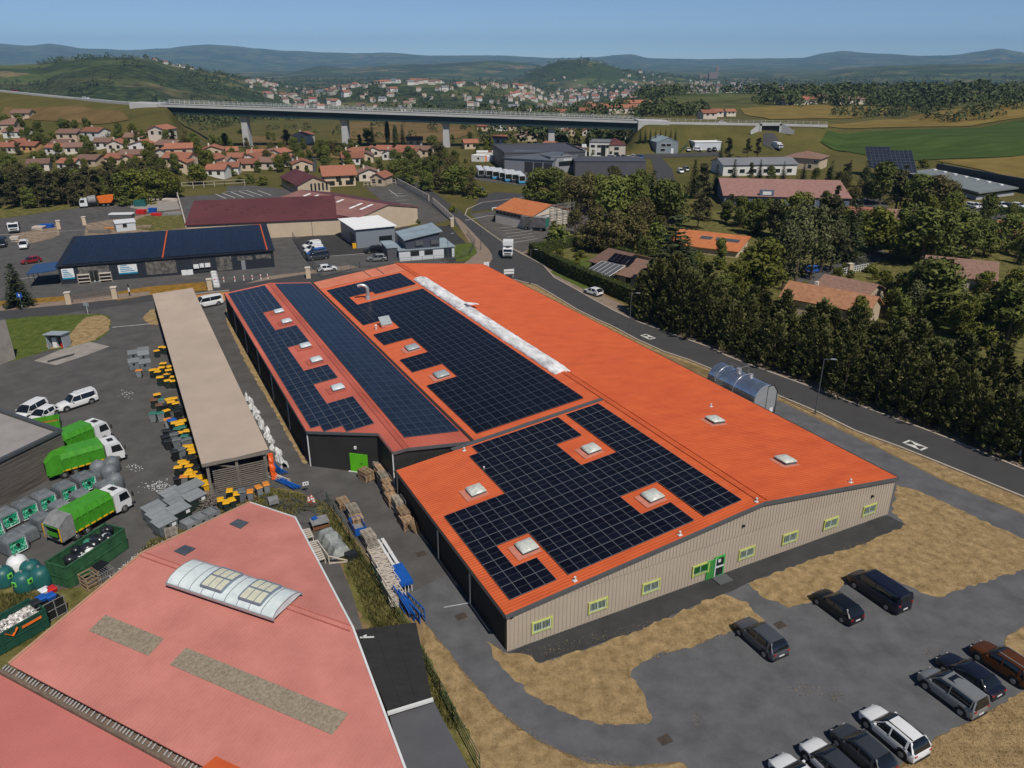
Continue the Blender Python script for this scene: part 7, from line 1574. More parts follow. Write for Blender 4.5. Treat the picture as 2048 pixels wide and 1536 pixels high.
for i, (u, v, px) in enumerate(((1752, 343, (1733, 293)), (1795, 353, (1768, 300)))):
    b = T(u, v + 8); t = thing('solar_tracker', ['rear solar tracker tilted towards the sun at the field edge', 'front solar tracker tilted towards the sun, nearer the modern hall'][i], 'solar tracker', b, -.1, 'solar trackers'); Wd, Hd = 9.5, 11.5
    mb = MB(); mb.tube((0, 0, 0), (0, 0, 6.5), .35, n=10); mb.build('mast', GREYM, t); R_ = Matrix.Rotation(radians(38), 3, 'X') @ Matrix.Rotation(radians(0), 3, 'Z'); c = V((0, -.2, 7.0)); mb = MB(); 
    nx, ny = 6, 8; me, pm = panel_mesh(Wd / nx, Hd / ny, CELL_B, PFRAME)
    for x in range(nx):
        for y in range(ny):
            o = bpy.data.objects.new('solar_panel', me); COL.objects.link(o); o.parent = t; o.location = c + R_ @ V(((x - nx / 2 + .5) * Wd / nx, (y - ny / 2 + .5) * Hd / ny, 0)); o.rotation_euler = (radians(38), 0, 0)
    for y in (-.3, .3): mb.bar(c + R_ @ V((-Wd / 2, y * Hd, -.15)), c + R_ @ V((Wd / 2, y * Hd, -.15)), .2)
    mb.build('frame', GREYM, t)
VH = '''30,276,13,2 14,307,9,2 57,305,8,1 30,299,8,1 107,309,10,2 136,288,11,2 183,285,11,2 121,301,9,2 148,308,8,2 205,298,8,2 231,302,8,2 268,289,9,2 283,304,11,0 316,283,9,0 332,305,10,2 78,342,9,2 132,341,9,2 173,334,10,2 226,331,8,2 265,324,9,2 256,334,7,2 325,321,9,2 361,322,11,0 352,332,11,0 358,342,7,2 427,322,10,0 461,315,8,2 464,329,10,2 439,337,8,2 420,333,6,0 513,321,8,2 550,319,8,2 500,329,7,0 533,320,5,2 562,333,9,2 530,339,9,2 498,342,8,2 457,350,9,2 431,355,8,2 606,343,9,0 600,289,10,0 698,321,8,0 707,330,10,0 765,312,8,0 747,314,7,0 722,316,8,0 808,312,10,0 815,318,9,0 842,313,8,2 778,320,7,2 712,328,8,2 733,326,7,2 830,292,9,2 943,298,8,2 1002,289,8,0 1052,283,14,2 965,262,8,2 985,259,8,2 1003,262,8,0 1030,261,9,2 1119,277,7,2 1143,272,6,0 1175,272,7,2 1126,259,8,0 740,362,9,2 755,372,6,0'''
rnd = random.Random(12)
LM = [((40, 290), 'on the village slope by the frame edge'), ((135, 300), 'in the cluster below the brown meadow'), ((240, 315), 'above the dark pine belt'), ((340, 315), 'above the bright lime green tree'), ((440, 335), 'in the packed terraces beyond the car park'), ((530, 330), 'in the terraces below the meadow'), ((600, 300), 'standing near the second pier'), ((700, 322), 'beside the large orange roofed house'), ((780, 315), 'below the tall dark poplars'), ((840, 300), 'below the third pier'), ((960, 285), 'beyond the white cabins'), ((1060, 275), 'under the viaduct beside the fourth pier'), ((1140, 268), 'under the far end of the viaduct'), ((745, 366), 'beside the fenced car park')]
seen = {}
for s in VH.split():
    u, v, w_, k = (float(x) for x in s.split(',')); k = int(k); c = T(u, v); a = rnd.uniform(-.35, .35) + rnd.choice((0, 0, 0, pi / 2 * .0)); L = w_ * .88; two = u in (316, 600, 183, 136, 427, 361); h = 4.8 if two else 3.0
    A = c + V((-cos(a) * L / 2, -sin(a) * L / 2, 0)); B = c + V((cos(a) * L / 2, sin(a) * L / 2, 0)); A.z = B.z = c.z
    lm = min(LM, key=lambda q: (q[0][0] - u) ** 2 + 6 * (q[0][1] - v) ** 2)[1]; rc = {0: 'orange', 1: 'sandy', 2: 'brown'}[k]; key = (rc, lm); n = seen.get(key, 0); seen[key] = n + 1
    rdg = rnd.choice('xxxy') if L > 7 else 'y'
    building('village_house', f'{ORD[n]} {rc} roofed house {lm}', 'house', A, B, rnd.uniform(6.5, 8.5) if rdg == 'x' else 8.5, h, 1.5, rnd.choice((PALEW, WHITEW, CREAMW)) if k != 1 else mat('sandy_render', (.52, .30, .14), rough=.9), TILE if k == 0 else TILE if k == 1 else TILE2 if rnd.random() < .55 else TILE, rdg, .5, wins=tuple(('f', x, h - 1.3, 1.1, 1.2) for x in ((.25, .7) if L < 12 else (.2, .5, .8))), group='village houses', chim=rnd.random() < .5, winm=SHUT)
for i, (u, v, w_, lab) in enumerate(((1108, 234, 22, 'orange roofed house just showing over the viaduct railing'), (1180, 232, 20, 'low orange roofed house above the viaduct railing, in front of its twin'), (1186, 221, 18, 'cream house with an orange roof standing above the viaduct'), (1222, 226, 16, 'orange roofed house beside the long terrace wall above the viaduct'), (1245, 227, 26, 'wide orange roofed house with a pale garden wall above the viaduct'), (1277, 217, 26, 'long orange roofed house near the wooded plateau edge'), (1420, 238, 9, 'red roofed house behind the bypass barrier'), (1436, 234, 8, 'cream house with orange roof behind the bypass barrier'), (1462, 233, 7, 'small orange roofed house among shrubs behind the bypass'), (1592, 210, 26, 'orange roofed farmhouse among the yellow meadows'), (1610, 208, 22, 'farm barn with an orange roof beside the farmhouse'), (1632, 205, 20, 'white farm building with grey roof beside the farm barn'), (1704, 209, 24, 'low isolated white house in the meadow'), (42, 240, 9, 'white shed with dark roof below the highway'), (10, 268, 9.5, 'brown roofed house at the foot of the brown meadow'))):
    c = T(u, v); a = rnd.uniform(-.4, .4); A = c + V((-cos(a), -sin(a), 0)) * w_ / 2; B = c + V((cos(a), sin(a), 0)) * w_ / 2; A.z = B.z = c.z
    building('hill_house', lab, 'house', A, B, 11 if w_ > 9 else 7, 4.5 if w_ > 9 else 3.4, 2.4 if w_ > 9 else 1.5, rnd.choice((PALEW, CREAMW)), TILE if 'orange' in lab or 'red' in lab else TILE2, 'x', .5, wins=(('f', .3, 2.6, 1.4, 1.3), ('f', .7, 2.6, 1.4, 1.3)), group='houses on the plateau')
PALEW2 = mat('pale_far_render', (.52, .475, .42), rough=.9)
protos = []
for k, (wm, rm) in enumerate(((PALEW2, TILE2), (WHITEW, TILE), (PALEW2, TILE2), (WHITEW, GREYR))):
    mb = MB(); L, D, h, r = 12, 9, 5.5, 2.4
    mb.add([(x, y, z) for x in (-L / 2, L / 2) for y, z in ((-D / 2, -3), (D / 2, -3), (D / 2, h), (0, h + r), (-D / 2, h))], [(0, 4, 3, 2, 1), (5, 6, 7, 8, 9), (0, 5, 9, 4), (1, 2, 7, 6)], 0)
    mb.slab([(-L / 2 - .5, -D / 2 - .5, h - .1), (L / 2 + .5, -D / 2 - .5, h - .1), (L / 2 + .5, 0, h + r + .25), (-L / 2 - .5, 0, h + r + .25)], .3, 1); mb.slab([(-L / 2 - .5, D / 2 + .5, h - .1), (L / 2 + .5, D / 2 + .5, h - .1), (L / 2 + .5, .01, h + r + .25), (-L / 2 - .5, .01, h + r + .25)], .3, 1)
    protos.append([mb, wm, rm, None])
CL = [(318, 402, 181, 191, 16, 'in the pale hamlet above the highway end of the viaduct'), (520, 625, 180, 206, 14, 'scattered on the valley slope above the second pier'), (600, 735, 170, 214, 46, 'in the village spread beyond the viaduct'), (740, 970, 190, 222, 54, 'in the village strip right behind the viaduct'), (1000, 1105, 196, 226, 18, 'below the wooded hill behind the viaduct'), (1110, 1300, 172, 205, 52, 'in the town at the foot of the mast hill'), (1240, 1420, 160, 192, 60, 'in the town spreading across the basin'), (1400, 1500, 160, 180, 24, 'in the town around the cathedral rock'), (1480, 1640, 167, 180, 24, 'in the suburb along the plateau trees'), (1690, 1830, 168, 181, 10, 'in the far suburb beyond the plateau trees')]
for u0, u1, v0, v1, n, zn in CL:
    for i in range(n):
        g = rnd.random(); u = u0 + (u1 - u0) * (.5 + .5 * rnd.uniform(-1, 1) * rnd.random() ** .3); v = rnd.uniform(v0, v1)
        r = ray(u, v); D = 1100 + 2600 * (1 - (v - 150) / 75.) * 1.0; D = max(1150, D); kx = D / hypot(r.x, r.y); x, y = r.x * kx, r.y * kx
        pr = protos[rnd.choice((0, 0, 1, 1, 2, 3))]
        if pr[3] is None: o = pr[0].build('distant_house', [pr[1], pr[2]]); pr[3] = o
        else: o = pr[3].copy(); COL.objects.link(o)
        o.location = (x, y, terrain(x, y)); o.rotation_euler = (0, 0, rnd.uniform(-.8, .8)); s_ = rnd.uniform(.95, 1.45) if D < 2300 else rnd.uniform(.75, 1.2); o.scale = (s_, s_, s_ * rnd.uniform(.9, 1.2))
        tag(o, f'tiny pale house {zn}', 'house', f'distant houses {zn}')
mb = MB(); r_ = random.Random(77)
for k in range(480):
    u0, u1, v0, v1, n, zn = r_.choice(CL[:3] + CL[3:8] * 2 + CL[8:]); u, v = r_.uniform(u0 - 20, u1 + 20), r_.uniform(v0, v1); r = ray(u, v); D = max(1500, 1300 + 2900 * (1 - (v - 150) / 75.)); kx = D / hypot(r.x, r.y); x, y = r.x * kx, r.y * kx; z = terrain(x, y); s_ = r_.uniform(.5, .95); a = r_.uniform(-.8, .8); ca, sa = cos(a), sin(a)
    W2, D2, h = 6 * s_, 4.5 * s_, 6.5 * s_; P = [(-W2, -D2), (W2, -D2), (W2, D2), (-W2, D2)]; P = [(x + p * ca - q * sa, y + p * sa + q * ca) for p, q in P]; rd = [(x - W2 * ca, y - W2 * sa, z + h * 1.5), (x + W2 * ca, y + W2 * sa, z + h * 1.5)]
    vs = [(p, q, z - 3) for p, q in P] + [(p, q, z + h) for p, q in P] + rd; mb.add(vs, [(0, 1, 5, 4), (1, 2, 6, 9, 5), (2, 3, 7, 6), (3, 0, 4, 8, 7)], 0); b = len(mb.v) - 10; m_ = r_.choice((1, 1, 2)); mb.f += [(b + 4, b + 5, b + 9, b + 8), (b + 6, b + 7, b + 8, b + 9)]; mb.m += [m_, m_]
o = mb.build('distant_town', [PALEW2, TILE2, GREYR]); o['kind'] = 'stuff'
ch = thing('cathedral', 'distant brown cathedral with a tower on its rock in the town', 'church'); c = T(1425, 160); ch.location = c; mb = MB(); ch.scale = (.75,) * 3; RK = mat('brown_stone', (.20, .145, .125), rough=.9, var=.2, scale=.1)
mb.box((0, 0, 30), (60, 30, 40)); mb.box((-60, 10, 18), (70, 26, 30)); mb.build('nave', RK, ch); mb = MB(); mb.box((25, 0, 45), (14, 14, 70)); mb.loft([[(25 + 8 * cx, 8 * cy, 80) for cx, cy in ((-1, -1), (1, -1), (1, 1), (-1, 1))], [(25 + .5 * cx, .5 * cy, 100) for cx, cy in ((-1, -1), (1, -1), (1, 1), (-1, 1))]]); mb.build('tower', RK, ch)
ms = thing('radio_mast', 'thin mast on top of the wooded hill', 'mast', T(1163, 124)); mb = MB(); mb.tube((0, 0, -5), (0, 0, 34), 1.2, .5, n=6); mb.build('shaft', RK, ms)
CONCV = mat('viaduct_concrete', (.40, .40, .40), rough=.8, var=.1, scale=.15, detail=8); GIRD = mat('teal_girder', (.012, .032, .036), rough=.5, var=.1, scale=.3)
def atD(u, v, D): r = ray(u, v); k = D / hypot(r.x, r.y); return V((r.x * k, r.y * k, CAMH + r.z * k))
d0, d1 = atD(318, 210, 452), atD(1274, 243, 421)
vd = thing('viaduct', 'long road viaduct with teal girders on four concrete piers across the valley', 'viaduct'); e = (d1 - d0); Lv = e.length; e.normalize(); n = V((-e.y, e.x, 0)).normalized()
def vp(s, w_, z): return d0 + e * s + n * w_ + V((0, 0, z))
def vbox(mbx, w0, w1, z0, z1, s0=0, s1=None):
    s1 = Lv if s1 is None else s1
    mbx.add([vp(s, w_, z) for s in (s0, s1) for w_, z in ((w0, z0), (w1, z0), (w1, z1), (w0, z1))], [(0, 1, 2, 3), (7, 6, 5, 4), (0, 4, 5, 1), (1, 5, 6, 2), (2, 6, 7, 3), (3, 7, 4, 0)])
mb = MB(); vbox(mb, -.85, 11.65, -.9, -.1); mb.build('carriageway', mat('viaduct_tarmac', (.085, .085, .088), rough=.9), vd); mb = MB(); vbox(mb, -1.25, -.9, -.75, .3); vbox(mb, 11.7, 12.05, -.75, .3); mb.build('deck', CONCV, vd)
mb = MB(); vbox(mb, .4, 1.0, -4.2, -.9); mb.build('girder', GIRD, vd); mb = MB(); vbox(mb, 8.6, 9.2, -4.2, -.9); mb.build('girder', GIRD, vd)
mb = MB()
for w_ in (-1.1, 11.9):
    for z in (1.1, 1.6, 2.1): vbox(mb, w_ - .03, w_ + .03, z - .035, z + .035)
    s = 1.
    while s < Lv: mb.bar(vp(s, w_, .7), vp(s, w_, 2.25), .09); s += 2.5
mb.build('railing', WHITEMET, vd)
for u, v in ((489, 256), (689, 279), (892, 291), (1103, 276)):
    lo, hi = 0, Lv
    for _ in range(40):
        m_ = (lo + hi) / 2
        if col(vp(m_, 4.8, -4)) < u: lo = m_
        else: hi = m_
    s = lo; zt = vp(s, 4.8, -4.3).z; b = vp(s, 4.8, 0); zb = min(terrain(b.x, b.y), zt - 3) - 1
    mb = MB(); rings = []
    for k, wx, wy in ((0, 1.8, 2.6), (.8, 1.5, 2.4), (.92, 1.6, 2.9), (1, 2.1, 4.4)):
        z = zb + (zt - zb) * k; rings.append([(*(b + e * (wx * cx) + n * (wy * cy)).xy, z) for cx, cy in ((-1, -1), (1, -1), (1, 1), (-1, 1))])
    mb.loft(rings); mb.build('pier', CONCV, vd)
for s, q in ((-.5, -14), (Lv + .5, 16)):
    mb = MB(); a_, b_ = vp(s, -1.3, 0), vp(s, 12, 0); c_, d_ = vp(s + q, 12, 0), vp(s + q, -1.3, 0)
    P = [a_, b_, c_, d_] if q < 0 else [d_, c_, b_, a_]
    top = [p + V((0, 0, .6)) for p in P]
    mb.add([tuple(p) for p in top] + [(p.x, p.y, (top[0].z - 9) if (abs((p - a_).length) < 1 or abs((p - b_).length) < 1) else top[0].z - 2.5) for p in P], [(0, 1, 2, 3), (0, 4, 5, 1), (1, 5, 6, 2), (2, 6, 7, 3), (3, 7, 4, 0)]); mb.build('abutment', CONCV, vd)
def barrier(name, label, pts, w_=.35, h=1.1, m=None, mesh_=True):
    t = thing(name, label, 'barrier'); P = [atD(*p) for p in pts]; mb = MB(); md_ = MB()
    for a_, b_ in zip(P, P[1:]):
        mb.bar(a_, b_, w_, h); L = (b_ - a_).length; k = 0
        while k < L and mesh_: q = a_ + (b_ - a_) * (k / L); md_.bar(q, q + V((0, 0, 2.2)), .1); k += 4
        if mesh_:
            for z in (1.2, 2.0): md_.bar(a_ + V((0, 0, z)), b_ + V((0, 0, z)), .06)
    mb.build('concrete_base', m or CONCV, t)
    if mesh_: md_.build('railing', WHITEMET, t)
barrier('road_barrier', 'pale concrete barrier along the highway climbing over the brown meadow', [(-400, 169, 680), (-200, 175, 640), (0, 183, 590), (80, 191, 555), (150, 198, 530), (230, 205, 490), (318, 211, 452)], 2.2, 1.6, mesh_=False)
barrier('road_barrier', 'railed concrete barrier along the bypass past the viaduct end', [(1276, 243, 421), (1340, 246, 425), (1400, 247, 430), (1530, 249, 440), (1655, 252, 452)], .6, 1.2)
for i, (u, v, D, pm) in enumerate(((172, 198, 523, P_WHITE), (30, 184, 580, P_RED), (1320, 244, 424, P_WHITE), (1445, 246, 434, P_WHITE))):
    p = atD(u, v, D + 5); make_car('hatch', pm, ['white car on the highway above the brown meadow', 'dark red car on the highway near the frame edge', 'white car on the bypass just past the viaduct', 'white car on the bypass near the underpass'][i], (p.x, p.y, max(terrain(p.x, p.y) + .1, p.z - .6)), heading((0, 300), (300, 310)))
us = thing('underpass', 'concrete underpass with wing walls below the bypass', 'underpass'); c = T(1540, 263); mb = MB(); mb.box((c.x, c.y + 1, c.z + 3.4), (11, 2.5, 1.2)); 
for sx in (-1, 1): mb.box((c.x + sx * 5, c.y + 1, c.z + 1.5), (1, 2.5, 4.5)); mb.add([(c.x + sx * 5.5, c.y, c.z - 1), (c.x + sx * 11, c.y - 4, c.z - 1), (c.x + sx * 11, c.y - 4, c.z + .8), (c.x + sx * 5.5, c.y, c.z + 4)], [(0, 1, 2, 3)])
mb.build('portal', CONCV, us); mb = MB(); mb.box((c.x, c.y + 1.2, c.z + 1.2), (9, .4, 3.6)); mb.build('dark_passage', BLPLA, us)
drape('access_road', [(1300, 312), (1322, 314), (1345, 340), (1352, 372), (1316, 372), (1310, 345)], ASPH_R, .12, 2)
drape('access_road', [(1240, 312), (1300, 308), (1440, 304), (1440, 312), (1322, 316), (1240, 322)], ASPH_R, .1, 2)
drape('access_road', [(1527, 267), (1548, 267), (1560, 285), (1545, 300), (1525, 290)], ASPH_R, .25, 2)
drape('access_road', [(590, 345), (610, 315), (632, 313), (634, 330), (630, 345)], ASPH_R, .1, 2)
drape('access_road', [(960, 395), (990, 384), (1050, 388), (1100, 396), (1060, 402), (985, 418), (940, 424)], ASPH_R, .05, 2)
drape('depot_yard', [(930, 352), (1010, 342), (1110, 350), (1100, 362), (1050, 372), (960, 362)], ASPH, .06, 2)
drape('yard', [(1690, 395), (1760, 392), (1780, 420), (1720, 425)], ASPH, .06, 2); drape('yard', [(1880, 420), (2060, 408), (2060, 440), (1960, 440)], ASPH, .06, 2); drape('lane', [(1580, 565), (1640, 535), (1760, 500), (1790, 510), (1720, 535), (1600, 580)], ASPH, .05, 1)
def fence(label, px, h=1.5, m=WHITEB, gap=2.5, rails=2, name='fence', post=.09, cat='fence', mesh=None):
    t = thing(name, label, cat); P = [T(*p) for p in px]; mp = MB(); mr = MB()
    for a_, b_ in zip(P, P[1:]):
        L = (b_ - a_).length; k = max(1, int(L / gap))
        for i in range(k + 1): q = a_.lerp(b_, i / k); mp.bar(q, q + V((0, 0, h)), post)
        for j in range(rails): z = V((0, 0, h * (j + 1) / rails - .05)); mr.bar(a_ + z, b_ + z, post * .7)
    mp.build('posts', m, t); 
    if rails: mr.build('rails', m, t)
    return t
fence('white post and rail parapet along the sloping road by the fenced car park', [(796, 368), (858, 402)], 2.0, CREAM, 2.2, 3, post=.22); fence('second white post and rail parapet down to the office corner', [(866, 408), (907, 446)], 2.0, CREAM, 2.2, 3, post=.22)
fence('cream paled fence at the head of the upper car park', [(728, 374), (792, 369)], 1.8, CREAM, 1.5, 2, post=.14); fence('white concrete post fence behind the marked car park', [(365, 378), (450, 373), (490, 371)], 2.2, CREAM, 4, 2, post=.16); fence('long white wall rail beside the burgundy hall', [(354, 388), (372, 455)], 1.6, PALEW, 6, 3, post=.3)
fence('dark mesh fence around the office car park', [(586, 478), (612, 520), (645, 556)], 1.8, GREYTRIM, 2.2, 3, post=.08); fence('dark mesh fence in front of the white office', [(645, 556), (720, 536), (800, 528), (912, 520), (940, 510), (950, 490), (935, 470)], 1.4, GREYTRIM, 2.2, 3, post=.07); fence('rusty railing between two gate piers in the ochre verge', [(139, 606), (228, 592)], 1.3, mat('rusty_rail', (.20, .13, .09)), .6, 2, post=.06)
fence('thin green wire fence between the pink building and the gravel lane', [(655, 1010), (700, 1085), (745, 1160), (790, 1235), (830, 1300), (880, 1390), (905, 1440), (960, 1545)], 1.6, mat('fence_green', (.02, .08, .04)), 2.4, 4, post=.05)
fence('white kerb rail at the road bend by the workshop', [(985, 420), (1040, 414)], .7, WHITEB, 3, 1, post=.3); fence('green mesh fence beside the low grey hall', [(1358, 308), (1376, 292)], 2, mat('fence_green', (.02, .08, .04)), 2, 4, post=.12); fence('white gate between low piers in the lane', [(1672, 553), (1735, 540)], 1.5, WHITEB, .8, 3, post=.1, name='gate', cat='gate'); fence('grey mesh gate of the storage yard', [(172, 442), (213, 432)], 1.6, GREYTRIM, 2, 3, post=.08)
def pier(label, u, v, w_=.9, h=2.2, m=CREAMW): t = thing('gate_pier', label, 'pier', T(u, v), .3, 'gate piers'); mb = MB(); mb.box((0, 0, h / 2), (w_, w_, h)); mb.build('shaft', m, t); mb = MB(); mb.box((0, 0, h + .06), (w_ + .2, w_ + .2, .12)); mb.build('cap', PALEW, t)
for u, v, lab in ((139, 608, 'cream gate pier at the fir tree end of the rusty railing'), (231, 597, 'cream gate pier at the shed end of the rusty railing'), (421, 580, 'cream pier at the end of the ochre verge'), (617, 556, 'square cream pier at the office fence corner'), (904, 453, 'white pier ending the post and rail parapet'), (119, 458, 'stone pier on the street side of the storage yard gate'), (170, 450, 'stone pier on the rubble side of the storage yard gate'), (1698, 548, 'white pier beside the lane gate')): pier(lab, u, v)
w_ = thing('low_wall', 'orange plastered wall beside the white minibus', 'wall', T(398, 606), .4); mb = MB(); mb.box((2.3, 0, .9), (6.5, .3, 1.8)); mb.build('body', mat('orange_render', (.55, .27, .10), rough=.9), w_); mb = MB(); mb.box((2.3, 0, 1.85), (6.7, .5, .12)); mb.build('coping', CONC, w_)
for i, (u, v) in enumerate(((2, 577 - 4), (430, 557), (448, 556), (470, 555), (488, 553), (505, 552), (522, 551), (536, 550))):
    if i: t = thing('striped_bollard', f'{ORD[i - 1]} white bollard from the cream pier in the chained row', 'bollard', T(u, v + 8), 0, 'chained bollards'); mb = MB(); mb.tube((0, 0, 0), (0, 0, 1.1), .12, .09); mb.build('post', WHITEB, t); mb = MB(); mb.tube((0, 0, .5), (0, 0, .75), .13); mb.build('red_band', CONE, t)
for i in range(5): t = thing('concrete_block', f'{ORD[i]} white block from the dark building in the row across the asphalt', 'block', T(428 + i * 1.6, 548 + i * 6.5), 0, 'white blocks'); mb = MB(); mb.box((0, 0, .3), (1.1, .6, .6)); mb.box((0, 0, .62), (.9, .4, .1)); mb.build('body', WHITEB, t)
def clutter(label, u, v, m, L, Wd, H, name='material_stack', k=3, cat='materials'):
    t = thing(name, label, cat, T(u, v), rnd.uniform(-.2, .3)); mb = MB()
    for i in range(k): mb.box((rnd.uniform(-.1, .1), rnd.uniform(-.1, .1), H * (i + .5) / k), (L * rnd.uniform(.85, 1), Wd * rnd.uniform(.85, 1), H / k * .92), rz=rnd.uniform(-.06, .06))
    mb.build('layers', m, t)
for a_ in (('stack of pale stone slabs at the head of the builders yard', 262, 408, CONC, 4, 2, 1.2), ('stack of white blocks by the hedge of the builders yard', 290, 398, WHITEB, 5, 2, 1.6), ('second stack of white blocks by the hedge of the builders yard', 308, 400, PALEW, 4, 2, 1.4), ('teal equipment crate in the builders yard', 281, 412, TEALP, 3.5, 2.4, 1.8), ('pile of cream slabs in the builders yard corner', 340, 402, CREAM, 5, 2, .8), ('red machine part in the builders yard', 283, 428, REDP, 2.6, 1.8, 1.3), ('blue machine part in the builders yard', 306, 424, BLUEP, 2.2, 1.6, 1.2), ('red steel frames in the builders yard', 315, 431, REDP, 3.5, 1.5, .7), ('stack of blue grey pipes in the builders yard', 345, 430, GREYM, 6, 2, .7), ('dark blue tarpaulin stack by the builders yard hedge', 330, 395, BLUEP, 2.2, 1.8, 1.2), ('pale trestles at the storage yard gate', 78, 458, CREAM, 3, 2, .8), ('white framed trailer bed at the storage yard gate', 95, 455, BLUEP, 3.5, 2, .9), ('cream slabs beside the small white van', 32, 482, CREAM, 2, 1.6, 1.2), ('timber rollers before the portable cabin', 200, 466, TIMBER, 6, 1.6, 1.0), ('orange planks beside the portable cabin', 222, 458, ORANL, 4, 1, .4), ('pale rubble pile beside the burgundy hall', 288, 455, DIRT, 4, 2, .5)): clutter(*a_)
t = thing('pipe_rack', 'rack of white topped panels beside the builders yard shrub', 'rack', T(245, 436), .1); mb = MB()
for k in range(6): mb.box((0, -1.2 + .45 * k, 1.3), (6.5, .25, .25))
mb.build('panels', WHITEB, t); mb = MB(); mb.box((0, 0, .6), (6, 2.4, 1.0)); mb.build('frame', GREYTRIM, t)
def leafmat(nm, c, c2, isl=.35, orand=.2): return mat(nm, c, c2=c2, rough=.75, var=.1, scale=.8, spec=.2, island=isl, orand=orand)
L_OAK = leafmat('oak_leaves', (.066, .084, .018), (.13, .142, .03)); L_LIME = leafmat('lime_leaves', (.075, .088, .012), (.125, .128, .02)); L_OLIVE = leafmat('olive_leaves', (.074, .066, .022), (.115, .098, .036)); L_DARK = leafmat('dark_needles', (.026, .038, .015), (.052, .062, .024)); L_CYP = leafmat('cypress_sprays', (.036, .048, .013), (.145, .140, .044), .5); L_PINE = leafmat('pine_needles', (.05, .052, .02), (.092, .082, .036)); L_HEDGE = leafmat('clipped_leaves', (.045, .062, .010), (.075, .088, .016), .3); L_BIRCH = leafmat('birch_leaves', (.07, .078, .03), (.12, .124, .052))
BARK = mat('bark', (.085, .062, .045), rough=.95, var=.3, scale=3, stretch=(1, 1, .2))
def leafquad(mb, p, n, up, w_, l):
    x = n.cross(up)
    if x.length < 1e-3: x = V((1, 0, 0))
    x = x.normalized() * w_; y = up.normalized() * l
    mb.v += [tuple(p - x - y * .2), tuple(p + x * .9 + y * .1), tuple(p + x * .15 + y), tuple(p - x * .9 + y * .25)]; b = len(mb.v) - 4; mb.f.append((b, b + 1, b + 2, b + 3)); mb.m.append(0)
def rv(r): 
    while 1:
        v = V((r.uniform(-1, 1), r.uniform(-1, 1), r.uniform(-1, 1)))
        if .05 < v.length < 1: return v
def proto(nm, label, crown, m, trunk):
    t = thing(nm, label, 'tree'); trunk.build('trunk', BARK, t); crown.build('crown', m, t); index_kids(t); t['used'] = 0; return t
def trunk_mb(h, r, r2, limbs, seed):
    rr = random.Random(seed); mb = MB(); mb.tube((0, 0, -.5), (0, 0, h * .45), r, (r + r2) / 2, n=7, caps=False); mb.tube((0, 0, h * .45), (.1, 0, h * .8), (r + r2) / 2, r2, n=7, caps=False)
    for p in limbs:
        s = V((0, 0, h * rr.uniform(.3, .6))); mb.tube(s, p, r * .45, r * .12, n=5, caps=False)
    return mb
def broad(seed, m, nm, H=9., R=3.3, n=2600, lobes=13, leaf=.30, squash=1., lowf=.22):
    r = random.Random(seed); C_ = []
    for i in range(lobes):
        a = r.uniform(0, 2 * pi); f = r.random(); z = H * (lowf + (1 - lowf) * .86 * f); q = R * .62 * sqrt(r.random()) * (1 - .55 * max(0, f - .45) / .55)
        C_.append((V((q * cos(a), q * sin(a), z)), R * r.uniform(.32, .55)))
    C_.append((V((0, 0, H * .85)), R * .42)); C_.append((V((0, 0, H * .55)), R * .6)); mb = MB()
    for i in range(n):
        c, q = C_[i % len(C_)] if r.random() < .5 else r.choice(C_); d = rv(r); d.normalize(); p = c + d * q * r.uniform(.62, 1.08); p.z = min(H, max(H * .1, c.z + (p.z - c.z) * .85 * squash))
        nn = (d + rv(r) * .7).normalized(); leafquad(mb, p, nn, (rv(r) + V((0, 0, -.2))), leaf * r.uniform(.6, 1.3), leaf * r.uniform(.7, 1.4))
    return proto(nm, 'x', mb, m, trunk_mb(H, .24, .09, [c * .92 for c, q in C_[:6]], seed))
def spruce(seed, m, nm, H=12., R=2.6, lv=26, leaf=.34, bare=.06, droop=.25):
    r = random.Random(seed); mb = MB()
    for i in range(lv):
        f = bare + (1 - bare) * i / lv; z0 = H * f; rad = R * (1 - f) ** .8 * r.uniform(.8, 1.12) + .12; nb = max(4, int(11 * (1 - f)) + 3)
        for k in range(nb):
            a = 2 * pi * (k + r.random() * .8) / nb; L = rad * r.uniform(.75, 1.1); d = V((cos(a), sin(a), 0)); steps = max(2, int(L / .36))
            for s in range(steps):
                q = (s + .6) / steps; p = d * L * q + V((0, 0, z0 - droop * L * q * q + .1)); 
                for _ in range(2): leafquad(mb, p + rv(r) * .16, (V((0, 0, 1)) + rv(r) * .55).normalized(), d + rv(r) * .8, leaf * r.uniform(.5, 1.0) * (1.15 - .4 * q), leaf * r.uniform(.8, 1.5))
    return proto(nm, 'x', mb, m, trunk_mb(H, .22, .05, [], seed))
def cypress(seed, m=None, H=9., R=1.9, n=3600):
    r = random.Random(seed); mb = MB(); m = m or L_CYP; tuft = []
    for i in range(190):
        f = r.random() ** .85; a = r.uniform(0, 2 * pi); rad = R * (1 - f ** 1.9) ** .9 * r.uniform(.7, 1.08); tuft.append((V((cos(a) * rad, sin(a) * rad, H * f * .97)), a, f))
    tuft += [(V((r.uniform(-.2, .2), r.uniform(-.2, .2), H * r.uniform(.9, 1.0))), r.uniform(0, 6), 1.) for _ in range(10)]
    for i in range(n):
        c, a, f = tuft[i % len(tuft)]; d = V((cos(a) * .75, sin(a) * .75, .85 + .4 * f)).normalized(); s = r.random(); w_ = .30 * (1 - s * .75)
        p = c + d * (s * .95 - .45) + V((r.uniform(-w_, w_), r.uniform(-w_, w_), r.uniform(-w_, w_)))
        leafquad(mb, p, rv(r).normalized(), d + rv(r) * .55, .10 * r.uniform(.7, 1.5), .34 * r.uniform(.6, 1.3))
    return proto('cypress', 'x', mb, m, trunk_mb(H, .16, .05, [], seed))
